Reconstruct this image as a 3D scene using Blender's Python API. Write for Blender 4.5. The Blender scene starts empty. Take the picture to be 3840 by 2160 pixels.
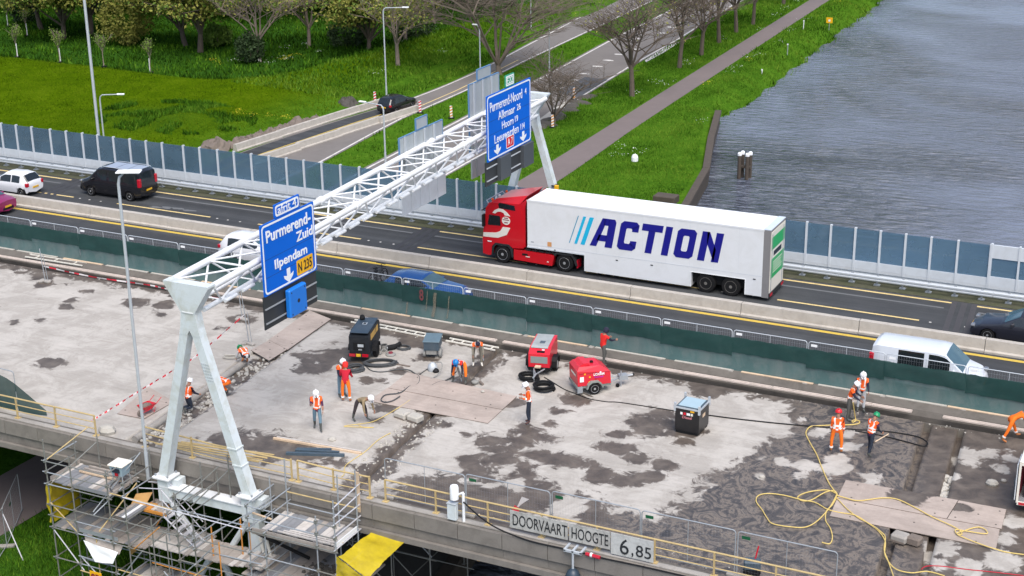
import bpy, bmesh, math, random
import numpy as np
from mathutils import Vector, Matrix, noise
random.seed(7)
rng = np.random.default_rng(11)
SC = bpy.context.scene
COL = SC.collection
PI = math.pi

# ---------------------------------------------------------------- camera, sky, sun, exposure
cd = bpy.data.cameras.new('camera'); cam = bpy.data.objects.new('camera', cd); COL.objects.link(cam)
cd.sensor_width = 36.0; cd.lens = 54.21; cd.clip_start = 0.5; cd.clip_end = 3000
R_ = Vector((0.897075, 0.441697, -0.012675)); U_ = Vector((-0.137907, 0.307106, 0.941630)); F_ = Vector((-0.419808, 0.842965, -0.336410))
cam.matrix_world = Matrix(((R_.x, U_.x, -F_.x, 35.0), (R_.y, U_.y, -F_.y, -63.4), (R_.z, U_.z, -F_.z, 27.664), (0, 0, 0, 1)))
SC.camera = cam
w = bpy.data.worlds.new('World'); SC.world = w; w.use_nodes = True
nt = w.node_tree; bg = nt.nodes['Background']
sky = nt.nodes.new('ShaderNodeTexSky'); sky.sky_type = 'NISHITA'; sky.sun_disc = False
SUN_EL, SUN_AZ = math.radians(58), math.radians(140)      # azimuth clockwise from +Y
sky.sun_elevation = SUN_EL; sky.sun_rotation = SUN_AZ
sky.air_density = 1.0; sky.dust_density = 3.0; sky.ozone_density = 1.0
nt.links.new(sky.outputs[0], bg.inputs[0]); bg.inputs[1].default_value = 0.10
sl = bpy.data.lights.new('sun', 'SUN'); sl.energy = 1.7; sl.angle = math.radians(45); sl.color = (1, 0.96, 0.9)
so = bpy.data.objects.new('sun', sl); COL.objects.link(so)
sd = Vector((math.sin(SUN_AZ) * math.cos(SUN_EL), math.cos(SUN_AZ) * math.cos(SUN_EL), math.sin(SUN_EL)))
so.rotation_euler = (-sd).to_track_quat('-Z', 'Y').to_euler(); so.location = (0, 0, 80)
SC.view_settings.view_transform = 'Standard'; SC.view_settings.look = 'None'
SC.view_settings.exposure = 0.97; SC.view_settings.gamma = 1.0; SC.view_settings.use_curve_mapping = False

# ---------------------------------------------------------------- materials
MATS = {}
def node(nt, t, **kw):
    n = nt.nodes.new(t)
    for k, v in kw.items(): setattr(n, k, v)
    return n
def mat(name, col, rough=0.6, *, streak=0.0, metal=0.0, var=0.12, scale=3.0, bump=0.0, bscale=30.0, dirt=0.0, dirtcol=(0.09, 0.075, 0.06), dscale=1.2, world=False, spec=0.5, coat=0.0, alpha=1.0):
    m = bpy.data.materials.new(name); m.use_nodes = True; n = m.node_tree; p = n.nodes['Principled BSDF']
    p.inputs['Roughness'].default_value = rough; p.inputs['Metallic'].default_value = metal
    p.inputs['Specular IOR Level'].default_value = spec; p.inputs['Coat Weight'].default_value = coat
    p.inputs['Coat Roughness'].default_value = 0.08
    if world: co = node(n, 'ShaderNodeNewGeometry').outputs['Position']
    else: co = node(n, 'ShaderNodeTexCoord').outputs['Object']
    nz = node(n, 'ShaderNodeTexNoise'); nz.inputs['Scale'].default_value = scale; nz.inputs['Detail'].default_value = 6; nz.inputs['Roughness'].default_value = 0.65
    n.links.new(co, nz.inputs['Vector'])
    mx = node(n, 'ShaderNodeMix', data_type='RGBA')
    c = np.array(col[:3]); lo = tuple(np.clip(c * (1 - var), 0, 1)) + (1,); hi = tuple(np.clip(c * (1 + var), 0, 1)) + (1,)
    mx.inputs[6].default_value = lo; mx.inputs[7].default_value = hi
    n.links.new(nz.outputs['Fac'], mx.inputs[0]); out = mx.outputs[2]
    if dirt > 0:
        n2 = node(n, 'ShaderNodeTexNoise'); n2.inputs['Scale'].default_value = dscale; n2.inputs['Detail'].default_value = 8; n2.inputs['Roughness'].default_value = 0.7; n2.inputs['Distortion'].default_value = 0.6
        n.links.new(co, n2.inputs['Vector'])
        mr = node(n, 'ShaderNodeMapRange'); mr.inputs[1].default_value = 0.45; mr.inputs[2].default_value = 0.72; mr.inputs[4].default_value = dirt
        n.links.new(n2.outputs['Fac'], mr.inputs[0])
        m2 = node(n, 'ShaderNodeMix', data_type='RGBA'); n.links.new(mr.outputs[0], m2.inputs[0]); n.links.new(out, m2.inputs[6]); m2.inputs[7].default_value = tuple(dirtcol) + (1,)
        out = m2.outputs[2]
    if streak > 0:
        mp = node(n, 'ShaderNodeMapping'); mp.inputs['Scale'].default_value = (0.03, 1.5, 1); n.links.new(co, mp.inputs['Vector'])
        n4 = node(n, 'ShaderNodeTexNoise'); n4.inputs['Scale'].default_value = 1.0; n4.inputs['Detail'].default_value = 6; n.links.new(mp.outputs[0], n4.inputs['Vector'])
        m4 = node(n, 'ShaderNodeMapRange'); m4.inputs[1].default_value = 0.3; m4.inputs[2].default_value = 0.7; m4.inputs[3].default_value = 1 - streak; m4.inputs[4].default_value = 1 + streak; n.links.new(n4.outputs['Fac'], m4.inputs[0])
        vm = node(n, 'ShaderNodeVectorMath', operation='SCALE'); n.links.new(out, vm.inputs[0]); n.links.new(m4.outputs[0], vm.inputs['Scale']); out = vm.outputs[0]
    n.links.new(out, p.inputs['Base Color'])
    if bump > 0:
        n3 = node(n, 'ShaderNodeTexNoise'); n3.inputs['Scale'].default_value = bscale; n3.inputs['Detail'].default_value = 5
        n.links.new(co, n3.inputs['Vector'])
        b = node(n, 'ShaderNodeBump'); b.inputs['Strength'].default_value = bump; b.inputs['Distance'].default_value = 0.03
        n.links.new(n3.outputs['Fac'], b.inputs['Height']); n.links.new(b.outputs[0], p.inputs['Normal'])
    if alpha < 1:
        p.inputs['Alpha'].default_value = alpha
    MATS[name] = m
    return m
white = mat('white_paint', (0.74, 0.76, 0.78), 0.45, var=0.05, dirt=0.25, dirtcol=(0.33, 0.31, 0.26), dscale=1.1)
gantry_white = mat('gantry_white', (0.60, 0.66, 0.69), 0.5, var=0.08, dirt=0.6, dirtcol=(0.38, 0.38, 0.29), dscale=1.3)
panel_white = mat('panel_white', (0.56, 0.60, 0.65), 0.5, var=0.06, dirt=0.3, dirtcol=(0.36, 0.36, 0.36), dscale=1.4)
galv = mat('galvanised_steel', (0.36, 0.39, 0.42), 0.45, metal=0.35, var=0.15, scale=6)
galv_light = mat('galvanised_light', (0.50, 0.54, 0.58), 0.45, metal=0.25, var=0.12, scale=5)
steel_dark = mat('dark_steel', (0.03, 0.033, 0.036), 0.5, metal=0.3, var=0.2)
scaf_steel = mat('scaffold_steel', (0.24, 0.25, 0.24), 0.5, metal=0.4, var=0.25, scale=4, dirt=0.4, dirtcol=(0.25, 0.17, 0.08), dscale=3)
scaf_white = mat('aluminium_tube', (0.62, 0.62, 0.66), 0.4, metal=0.3, var=0.1)
orange_steel = mat('orange_painted_steel', (0.62, 0.26, 0.05), 0.5, var=0.2, dirt=0.3)
board = mat('scaffold_board', (0.35, 0.315, 0.285), 0.85, var=0.25, scale=4, bump=0.3, dirt=0.5, dirtcol=(0.12, 0.1, 0.09))
board_grey = mat('scaffold_board_grey', (0.22, 0.23, 0.25), 0.8, var=0.25, scale=4, dirt=0.4)
board_pale = mat('scaffold_board_pale', (0.54, 0.51, 0.48), 0.85, var=0.2, scale=4, dirt=0.4)
timber = mat('pale_timber', (0.62, 0.47, 0.33), 0.8, var=0.2, scale=8, dirt=0.25)
ply = mat('plywood', (0.45, 0.385, 0.345), 0.85, var=0.12, scale=2, dirt=0.35, dirtcol=(0.26, 0.22, 0.2), dscale=1.6)
ply_orange = mat('orange_plywood', (0.55, 0.32, 0.12), 0.7, var=0.12)
concrete = mat('concrete', (0.34, 0.32, 0.295), 0.9, var=0.16, scale=1.5, bump=0.3, dirt=0.55, dirtcol=(0.13, 0.115, 0.1), dscale=0.9, world=True)
concrete_light = mat('barrier_concrete', (0.44, 0.41, 0.37), 0.9, var=0.12, scale=2, bump=0.2, dirt=0.45, dirtcol=(0.24, 0.21, 0.18), dscale=1.6, world=True)
edge_concrete = mat('edge_panel_concrete', (0.205, 0.188, 0.168), 0.9, var=0.2, scale=1.3, bump=0.3, dirt=0.6, dirtcol=(0.10, 0.09, 0.078), dscale=1.1, world=True)
concrete_dark = mat('weathered_concrete', (0.17, 0.155, 0.135), 0.9, var=0.25, scale=1.0, bump=0.3, dirt=0.7, dirtcol=(0.07, 0.06, 0.05), dscale=1.3, world=True)
asphalt = mat('asphalt', (0.039, 0.042, 0.046), 0.85, streak=0.32, var=0.16, scale=0.7, bump=0.25, bscale=60, dirt=0.35, dirtcol=(0.075, 0.077, 0.08), dscale=0.45, world=True)
asphalt_grey = mat('old_asphalt', (0.17, 0.155, 0.145), 0.9, var=0.14, scale=0.8, bump=0.2, dirt=0.4, dirtcol=(0.11, 0.1, 0.095), dscale=0.5, world=True)
asphalt_patch = mat('new_asphalt_patch', (0.075, 0.08, 0.09), 0.85, var=0.15, world=True)
asphalt_brown = mat('red_grey_asphalt', (0.165, 0.135, 0.13), 0.9, var=0.12, scale=0.8, dirt=0.35, dirtcol=(0.11, 0.09, 0.088), dscale=0.4, world=True)
yellow_mark = mat('yellow_marking', (0.60, 0.42, 0.06), 0.7, var=0.12, scale=5, dirt=0.45, dirtcol=(0.25, 0.2, 0.1), dscale=2.5, world=True)
yellow_pale = mat('pale_yellow_marking', (0.72, 0.55, 0.24), 0.7, var=0.12, scale=5, dirt=0.4, dirtcol=(0.25, 0.2, 0.1), dscale=2.5, world=True)
white_mark = mat('white_marking', (0.62, 0.6, 0.57), 0.8, var=0.12, scale=4, dirt=0.55, dirtcol=(0.2, 0.19, 0.18), dscale=2, world=True)
grey_mark = mat('blanked_marking', (0.13, 0.135, 0.14), 0.8, var=0.15, world=True)
soil = mat('soil', (0.17, 0.14, 0.12), 0.95, var=0.35, scale=2, bump=0.8, bscale=6)
soil_dark = mat('dark_soil', (0.075, 0.068, 0.06), 0.95, var=0.4, scale=2, bump=0.8, bscale=6)
rust_rail = mat('yellow_railing_paint', (0.50, 0.38, 0.18), 0.6, var=0.15, dirt=0.55, dirtcol=(0.35, 0.25, 0.12), dscale=2)
black = mat('black_plastic', (0.009, 0.0095, 0.011), 0.6, var=0.2, spec=0.25)
rubber = mat('rubber', (0.011, 0.011, 0.012), 0.85, var=0.25, spec=0.2)
hose_m = mat('hose_rubber', (0.06, 0.065, 0.07), 0.7, var=0.25)
rope_m = mat('yellow_rope', (0.62, 0.47, 0.16), 0.8, var=0.15, scale=20)
rim = mat('wheel_rim', (0.45, 0.46, 0.47), 0.4, metal=0.5, var=0.2)
rim_dirty = mat('steel_rim_dirty', (0.2, 0.19, 0.175), 0.6, metal=0.3, var=0.3)
red_machine = mat('red_machine_paint', (0.62, 0.012, 0.03), 0.4, var=0.1, coat=0.2, dirt=0.15)
red_dark = mat('maroon_panel', (0.20, 0.02, 0.035), 0.5, var=0.12)
truck_red = mat('truck_red', (0.52, 0.006, 0.014), 0.3, var=0.05, coat=0.5)
truck_white = mat('trailer_white', (0.70, 0.72, 0.745), 0.4, var=0.03, dirt=0.3, dirtcol=(0.52, 0.52, 0.50), dscale=0.9)
navy = mat('navy_print', (0.008, 0.008, 0.22), 0.4, var=0.03)
cyan1 = mat('cyan_print', (0.01, 0.42, 0.68), 0.4, var=0.03)
cyan2 = mat('blue_teal_print', (0.07, 0.30, 0.45), 0.4, var=0.03)
cream = mat('cream_print', (0.72, 0.69, 0.62), 0.4, var=0.03)
green_print = mat('green_print', (0.015, 0.36, 0.11), 0.5, var=0.06)
sign_blue = mat('sign_blue', (0.0, 0.118, 0.60), 0.6, var=0.06, scale=0.8, spec=0.2)
sign_white = mat('sign_white', (0.8, 0.82, 0.84), 0.5, var=0.03)
sign_back = mat('sign_back', (0.42, 0.46, 0.48), 0.45, metal=0.2, var=0.12, scale=2)
sign_edge = mat('sign_edge_blue', (0.10, 0.22, 0.40), 0.5, var=0.2)
sign_yellow = mat('sign_yellow', (0.80, 0.42, 0.008), 0.5, var=0.03)
sign_red = mat('sign_red', (0.62, 0.01, 0.03), 0.5, var=0.03)
sign_green = mat('sign_green', (0.01, 0.30, 0.17), 0.5, var=0.05)
sign_black = mat('sign_black', (0.012, 0.012, 0.014), 0.6, var=0.1)
matrix_dark = mat('matrix_board_dark', (0.024, 0.028, 0.032), 0.6, var=0.15, scale=1)
net_dark = mat('green_netting', (0.006, 0.048, 0.044), 0.85, var=0.3, scale=1.2, alpha=0.88, dirt=0.3, dirtcol=(0.05, 0.09, 0.085))
net_light = mat('grey_green_netting', (0.060, 0.125, 0.125), 0.85, var=0.35, scale=1.1, alpha=0.86, dirt=0.7, dirtcol=(0.17, 0.20, 0.195), dscale=0.7)
net_yellow = mat('yellow_debris_net', (0.50, 0.385, 0.004), 0.75, var=0.35, scale=1.8, alpha=0.86, dirt=0.6, dirtcol=(0.3, 0.22, 0.01))
car_glass = mat('car_glass', (0.012, 0.016, 0.019), 0.08, var=0.1, spec=0.8)
car_glass_blue = mat('car_windscreen', (0.05, 0.10, 0.13), 0.08, var=0.3, spec=0.9)
car_white = mat('car_white', (0.72, 0.73, 0.76), 0.3, var=0.03, coat=0.5)
car_black = mat('car_black', (0.009, 0.009, 0.012), 0.25, var=0.1, coat=0.6)
car_maroon = mat('car_maroon', (0.24, 0.010, 0.085), 0.3, var=0.05, coat=0.5)
car_blue = mat('car_blue', (0.008, 0.055, 0.20), 0.25, var=0.06, coat=0.7)
car_silver = mat('car_silver', (0.60, 0.64, 0.70), 0.35, metal=0.0, var=0.05, coat=0.4)
car_dark = mat('car_dark_grey', (0.016, 0.017, 0.026), 0.3, var=0.08, coat=0.6)
lamp_red = mat('tail_lamp_red', (0.45, 0.005, 0.02), 0.25, var=0.05, coat=0.5)
lamp_dull = mat('headlamp_dull', (0.16, 0.17, 0.19), 0.15, var=0.1, coat=0.6)
lamp_clear = mat('headlamp_clear', (0.7, 0.72, 0.75), 0.2, var=0.05, coat=0.5)
plate_yellow = mat('plate_yellow', (0.72, 0.42, 0.02), 0.5, var=0.05)
skin_m = mat('skin', (0.36, 0.18, 0.12), 0.6, var=0.08)
hv_orange = mat('hi_vis_orange', (0.90, 0.12, 0.010), 0.75, var=0.12, scale=8)
hv_red = mat('hi_vis_red', (0.72, 0.02, 0.015), 0.75, var=0.1, scale=8)
hv_amber = mat('orange_trousers', (0.86, 0.17, 0.008), 0.8, var=0.12, scale=8)
reflect = mat('reflective_tape', (0.78, 0.76, 0.74), 0.4, var=0.05)
jeans = mat('jeans', (0.13, 0.22, 0.29), 0.85, var=0.2, scale=8)
trouser_navy = mat('navy_trousers', (0.014, 0.022, 0.040), 0.85, var=0.2, scale=8)
trouser_grey = mat('grey_trousers', (0.085, 0.085, 0.08), 0.85, var=0.2, scale=8)
trouser_dust = mat('dusty_trousers', (0.20, 0.185, 0.15), 0.9, var=0.25, scale=6)
trouser_white = mat('pale_trousers', (0.48, 0.50, 0.53), 0.85, var=0.1, scale=8)
shirt_olive = mat('olive_jacket', (0.25, 0.19, 0.11), 0.85, var=0.2, scale=8)
shirt_navy = mat('navy_jacket', (0.014, 0.014, 0.035), 0.85, var=0.2, scale=8)
shirt_white = mat('white_shirt', (0.6, 0.6, 0.6), 0.85, var=0.08)
shirt_purple = mat('plum_shirt', (0.08, 0.02, 0.07), 0.85, var=0.15)
boot_m = mat('rubber_boot', (0.07, 0.075, 0.07), 0.7, var=0.2)
boot_tan = mat('tan_boot', (0.45, 0.17, 0.06), 0.8, var=0.2)
hat_white = mat('helmet_white', (0.8, 0.8, 0.82), 0.35, var=0.02)
hat_green = mat('helmet_green', (0.01, 0.25, 0.10), 0.4, var=0.05)
hat_red = mat('helmet_red', (0.6, 0.01, 0.02), 0.4, var=0.05)
hat_blue = mat('helmet_blue', (0.01, 0.20, 0.55), 0.4, var=0.05)
bark = mat('bark', (0.115, 0.09, 0.07), 0.95, var=0.3, scale=3, bump=0.4, bscale=12)
bark_pale = mat('pale_bark', (0.24, 0.19, 0.155), 0.95, var=0.25, scale=3)
twig = mat('twig_grey', (0.15, 0.12, 0.095), 0.95, var=0.3, scale=1)
leaf_olive = mat('olive_leaves', (0.225, 0.225, 0.038), 0.8, var=0.5, scale=1.2)
leaf_green = mat('green_leaves', (0.11, 0.185, 0.018), 0.8, var=0.5, scale=1.2)
leaf_dark = mat('dark_leaves', (0.022, 0.048, 0.010), 0.8, var=0.45, scale=1.5)
petal_white = mat('white_petals', (0.62, 0.66, 0.58), 0.8, var=0.1)
petal_yellow = mat('yellow_petals', (0.62, 0.5, 0.02), 0.8, var=0.1)
tape_red = mat('barrier_tape_red', (0.60, 0.03, 0.05), 0.6, var=0.1)
tape_white = mat('barrier_tape_white', (0.72, 0.68, 0.68), 0.6, var=0.05)
stone_m = mat('broken_concrete', (0.42, 0.40, 0.36), 0.9, var=0.2, scale=4)
bucket_grey = mat('dusty_grey', (0.24, 0.24, 0.23), 0.8, var=0.2, scale=5)
trough_blue = mat('slate_steel', (0.055, 0.085, 0.115), 0.55, var=0.25, scale=3, dirt=0.3, dirtcol=(0.2, 0.2, 0.19))
comp_black = mat('black_machine_paint', (0.012, 0.015, 0.020), 0.5, var=0.3, dirt=0.3, dirtcol=(0.06, 0.06, 0.058), spec=0.3)
pale_blue = mat('pale_blue_lid', (0.34, 0.46, 0.53), 0.5, var=0.08)
wood_pile = mat('pile_wood', (0.075, 0.06, 0.048), 0.9, var=0.4, scale=3)
brick_m = mat('quay_paving', (0.10, 0.095, 0.09), 0.95, var=0.2, world=True)

def glass_mat(name, tint, refl, dens):
    m = bpy.data.materials.new(name); m.use_nodes = True; n = m.node_tree; n.nodes.clear()
    o = node(n, 'ShaderNodeOutputMaterial'); tr = node(n, 'ShaderNodeBsdfTransparent'); tr.inputs[0].default_value = tint + (1,)
    di = node(n, 'ShaderNodeBsdfDiffuse'); di.inputs[0].default_value = refl + (1,)
    gl = node(n, 'ShaderNodeBsdfGlossy'); gl.inputs[1].default_value = 0.08; gl.inputs[0].default_value = (0.8, 0.9, 1, 1)
    tc = node(n, 'ShaderNodeNewGeometry'); nz = node(n, 'ShaderNodeTexNoise'); nz.inputs['Scale'].default_value = 0.7; nz.inputs['Detail'].default_value = 5
    n.links.new(tc.outputs['Position'], nz.inputs['Vector'])
    mr = node(n, 'ShaderNodeMapRange'); mr.inputs[1].default_value = 0.3; mr.inputs[2].default_value = 0.7; mr.inputs[3].default_value = dens * 0.85; mr.inputs[4].default_value = min(1, dens * 1.15)
    n.links.new(nz.outputs['Fac'], mr.inputs[0])
    a = node(n, 'ShaderNodeMixShader'); n.links.new(mr.outputs[0], a.inputs[0]); n.links.new(tr.outputs[0], a.inputs[1]); n.links.new(di.outputs[0], a.inputs[2])
    lw = node(n, 'ShaderNodeLayerWeight'); lw.inputs[0].default_value = 0.35
    b = node(n, 'ShaderNodeMixShader'); n.links.new(lw.outputs['Fresnel'], b.inputs[0]); n.links.new(a.outputs[0], b.inputs[1]); n.links.new(gl.outputs[0], b.inputs[2])
    n.links.new(b.outputs[0], o.inputs[0]); MATS[name] = m
    return m
screen_glass = glass_mat('tinted_screen_glass', (0.52, 0.70, 0.82), (0.15, 0.25, 0.34), 0.50)

def water_mat():
    m = bpy.data.materials.new('canal_water'); m.use_nodes = True; n = m.node_tree; p = n.nodes['Principled BSDF']
    p.inputs['Base Color'].default_value = (0.135, 0.150, 0.185, 1); p.inputs['Roughness'].default_value = 0.14; p.inputs['IOR'].default_value = 1.40
    g = node(n, 'ShaderNodeNewGeometry')
    mp = node(n, 'ShaderNodeMapping'); mp.inputs['Rotation'].default_value = (0, 0, math.radians(-27)); mp.inputs['Scale'].default_value = (0.62, 1.9, 1)
    n.links.new(g.outputs['Position'], mp.inputs['Vector'])
    n1 = node(n, 'ShaderNodeTexNoise'); n1.inputs['Scale'].default_value = 0.85; n1.inputs['Detail'].default_value = 5; n1.inputs['Distortion'].default_value = 0.4
    n.links.new(mp.outputs[0], n1.inputs['Vector'])
    n2 = node(n, 'ShaderNodeTexNoise'); n2.inputs['Scale'].default_value = 0.035; n2.inputs['Detail'].default_value = 4; n2.inputs['Distortion'].default_value = 1.0
    n.links.new(g.outputs['Position'], n2.inputs['Vector'])
    mr = node(n, 'ShaderNodeMapRange'); mr.inputs[1].default_value = 0.35; mr.inputs[2].default_value = 0.65; mr.inputs[3].default_value = 0.12; mr.inputs[4].default_value = 1.0
    wr = node(n, 'ShaderNodeValToRGB'); e = wr.color_ramp.elements; e[0].position = 0.33; e[0].color = (0.180, 0.205, 0.270, 1); e[1].position = 0.68; e[1].color = (0.095, 0.110, 0.150, 1)  # pale and dark bands painted into the colour for wind-patch reflections
    n.links.new(n2.outputs['Fac'], wr.inputs[0]); n.links.new(wr.outputs[0], p.inputs['Base Color'])
    n.links.new(n2.outputs['Fac'], mr.inputs[0])
    b = node(n, 'ShaderNodeBump'); b.inputs['Distance'].default_value = 4.0
    n.links.new(mr.outputs[0], b.inputs['Strength']); n.links.new(n1.outputs['Fac'], b.inputs['Height']); n.links.new(b.outputs[0], p.inputs['Normal'])
    MATS['canal_water'] = m
    return m
water_m = water_mat()

def grass_mat():
    m = bpy.data.materials.new('meadow_grass'); m.use_nodes = True; n = m.node_tree; p = n.nodes['Principled BSDF']
    p.inputs['Roughness'].default_value = 1.0; p.inputs['Specular IOR Level'].default_value = 0.0
    mead = node(n, 'ShaderNodeAttribute', attribute_name='meadow')
    g = node(n, 'ShaderNodeNewGeometry'); at = node(n, 'ShaderNodeAttribute', attribute_name='lush')
    def nz(s, d=5):
        x = node(n, 'ShaderNodeTexNoise'); x.inputs['Scale'].default_value = s; x.inputs['Detail'].default_value = d; x.inputs['Roughness'].default_value = 0.65
        n.links.new(g.outputs['Position'], x.inputs['Vector']); return x.outputs['Fac']
    r1 = node(n, 'ShaderNodeValToRGB'); e = r1.color_ramp.elements
    e[0].position = 0.30; e[0].color = (0.022, 0.066, 0.006, 1); e[1].position = 0.72; e[1].color = (0.11, 0.205, 0.020, 1)
    k = r1.color_ramp.elements.new(0.5); k.color = (0.056, 0.138, 0.010, 1)
    r3 = node(n, 'ShaderNodeValToRGB'); e = r3.color_ramp.elements
    e[0].position = 0.30; e[0].color = (0.026, 0.058, 0.002, 1); e[1].position = 0.72; e[1].color = (0.105, 0.160, 0.006, 1)
    k = r3.color_ramp.elements.new(0.5); k.color = (0.058, 0.108, 0.002, 1)
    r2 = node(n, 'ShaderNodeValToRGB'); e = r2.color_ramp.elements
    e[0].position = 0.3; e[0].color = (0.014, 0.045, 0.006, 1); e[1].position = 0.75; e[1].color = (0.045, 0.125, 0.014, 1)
    a = node(n, 'ShaderNodeMath', operation='MULTIPLY_ADD'); n.links.new(nz(0.55), a.inputs[0]); a.inputs[1].default_value = 0.5
    b = node(n, 'ShaderNodeMath', operation='MULTIPLY'); n.links.new(nz(4.5, 6), b.inputs[0]); b.inputs[1].default_value = 0.5
    n.links.new(b.outputs[0], a.inputs[2])
    n.links.new(a.outputs[0], r1.inputs[0]); n.links.new(a.outputs[0], r2.inputs[0]); n.links.new(a.outputs[0], r3.inputs[0])
    mm_ = node(n, 'ShaderNodeMix', data_type='RGBA'); n.links.new(mead.outputs['Fac'], mm_.inputs[0]); n.links.new(r1.outputs[0], mm_.inputs[6]); n.links.new(r3.outputs[0], mm_.inputs[7])
    mx = node(n, 'ShaderNodeMix', data_type='RGBA'); n.links.new(at.outputs['Fac'], mx.inputs[0]); n.links.new(mm_.outputs[2], mx.inputs[6]); n.links.new(r2.outputs[0], mx.inputs[7])
    n.links.new(mx.outputs[2], p.inputs['Base Color'])
    bp = node(n, 'ShaderNodeBump'); bp.inputs['Strength'].default_value = 0.9; bp.inputs['Distance'].default_value = 0.15
    n.links.new(nz(3.0, 8), bp.inputs['Height']); n.links.new(bp.outputs[0], p.inputs['Normal'])
    MATS['meadow_grass'] = m
    return m
grass_m = grass_mat()

def blade_mat(name, lo, mid, hi):
    m = bpy.data.materials.new(name); m.use_nodes = True; n = m.node_tree; p = n.nodes['Principled BSDF']
    p.inputs['Roughness'].default_value = 1.0; p.inputs['Specular IOR Level'].default_value = 0.0
    at = node(n, 'ShaderNodeAttribute', attribute_name='tone'); r = node(n, 'ShaderNodeValToRGB'); e = r.color_ramp.elements
    e[0].color = lo + (1,); e[1].color = hi + (1,); k = e.new(0.45); k.color = mid + (1,)
    n.links.new(at.outputs['Fac'], r.inputs[0]); n.links.new(r.outputs[0], p.inputs['Base Color'])
    MATS[name] = m
    return m
blade_m = blade_mat('grass_blades', (0.012, 0.036, 0.004), (0.055, 0.142, 0.010), (0.16, 0.25, 0.028))
meadow_m = blade_mat('meadow_blades', (0.018, 0.042, 0.002), (0.058, 0.110, 0.003), (0.13, 0.185, 0.010))

def deck_mat(name, dry, dry2):
    m = bpy.data.materials.new(name); m.use_nodes = True; n = m.node_tree; p = n.nodes['Principled BSDF']
    g = node(n, 'ShaderNodeNewGeometry'); wet = node(n, 'ShaderNodeAttribute', attribute_name='wet'); mil = node(n, 'ShaderNodeAttribute', attribute_name='milled')
    def nz(s, d=6, dist=0.0, rough=0.6):
        x = node(n, 'ShaderNodeTexNoise'); x.inputs['Scale'].default_value = s; x.inputs['Detail'].default_value = d; x.inputs['Roughness'].default_value = rough; x.inputs['Distortion'].default_value = dist
        n.links.new(g.outputs['Position'], x.inputs['Vector']); return x.outputs['Fac']
    def ramp(src, pts):
        r = node(n, 'ShaderNodeValToRGB'); e = r.color_ramp.elements
        e[0].position = pts[0][0]; e[0].color = pts[0][1] + (1,); e[1].position = pts[-1][0]; e[1].color = pts[-1][1] + (1,)
        for q, c in pts[1:-1]:
            k = e.new(q); k.color = c + (1,)
        n.links.new(src, r.inputs[0]); return r.outputs[0]
    def mixc(f, a, b):
        x = node(n, 'ShaderNodeMix', data_type='RGBA'); n.links.new(f, x.inputs[0]); n.links.new(a, x.inputs[6]); n.links.new(b, x.inputs[7]); return x.outputs[2]
    dryc = ramp(nz(0.55, 10, 0.5, 0.74), [(0.33, tuple(c * .84 for c in dry2)), (0.47, dry2), (0.55, dry), (0.72, tuple(min(1, c * 1.16) for c in dry))])
    fine = ramp(nz(9, 4), [(0.3, tuple(c * 0.85 for c in dry)), (0.7, tuple(c * 1.08 for c in dry))])
    x = node(n, 'ShaderNodeMix', data_type='RGBA'); x.inputs[0].default_value = 0.3; n.links.new(dryc, x.inputs[6]); n.links.new(fine, x.inputs[7]); dryc = x.outputs[2]
    mpg = node(n, 'ShaderNodeMapping'); mpg.inputs['Scale'].default_value = (0.22, 2.6, 1); mpg.inputs['Rotation'].default_value = (0, 0, 0.12); n.links.new(g.outputs['Position'], mpg.inputs['Vector'])
    st = node(n, 'ShaderNodeTexNoise'); st.inputs['Scale'].default_value = 1.6; st.inputs['Detail'].default_value = 7; st.inputs['Roughness'].default_value = 0.7; n.links.new(mpg.outputs[0], st.inputs['Vector'])
    stc = ramp(st.outputs['Fac'], [(0.30, (0.80, 0.79, 0.77)), (0.44, (1.0, 1.0, 1.0)), (0.75, (1.12, 1.12, 1.12))])
    xm = node(n, 'ShaderNodeMix', data_type='RGBA', blend_type='MULTIPLY'); xm.inputs[0].default_value = 0.8; n.links.new(dryc, xm.inputs[6]); n.links.new(stc, xm.inputs[7]); dryc = xm.outputs[2]
    wetc = ramp(nz(1.3, 6, 0.4), [(0.3, (0.060, 0.048, 0.040)), (0.5, (0.105, 0.085, 0.070)), (0.72, (0.165, 0.137, 0.112))])
    milc = ramp(nz(0.9, 9, 3.2, 0.72), [(0.34, (0.040, 0.038, 0.040)), (0.48, (0.085, 0.075, 0.070)), (0.555, (0.205, 0.17, 0.138)), (0.61, (0.10, 0.09, 0.085)), (0.70, (0.055, 0.052, 0.052))])
    wc = mixc(mil.outputs['Fac'], wetc, milc)
    # threshold
    a = node(n, 'ShaderNodeMath', operation='SUBTRACT'); n.links.new(nz(1.15, 10, 0.55, 0.68), a.inputs[0]); a.inputs[1].default_value = 0.5
    b = node(n, 'ShaderNodeMath', operation='MULTIPLY_ADD'); n.links.new(a.outputs[0], b.inputs[0]); b.inputs[1].default_value = 3.6; n.links.new(wet.outputs['Fac'], b.inputs[2])
    mr = node(n, 'ShaderNodeMapRange', interpolation_type='SMOOTHSTEP'); mr.inputs[1].default_value = -0.22; mr.inputs[2].default_value = 0.16; n.links.new(b.outputs[0], mr.inputs[0])
    colr = mixc(mr.outputs[0], dryc, wc)
    n.links.new(colr, p.inputs['Base Color'])
    rr = node(n, 'ShaderNodeMapRange'); rr.inputs[3].default_value = 0.9; rr.inputs[4].default_value = 0.5; n.links.new(mr.outputs[0], rr.inputs[0]); n.links.new(rr.outputs[0], p.inputs['Roughness'])
    bp = node(n, 'ShaderNodeBump'); bp.inputs['Strength'].default_value = 0.3; bp.inputs['Distance'].default_value = 0.04
    n.links.new(nz(6, 6), bp.inputs['Height']); n.links.new(bp.outputs[0], p.inputs['Normal'])
    MATS[name] = m
    return m
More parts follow.
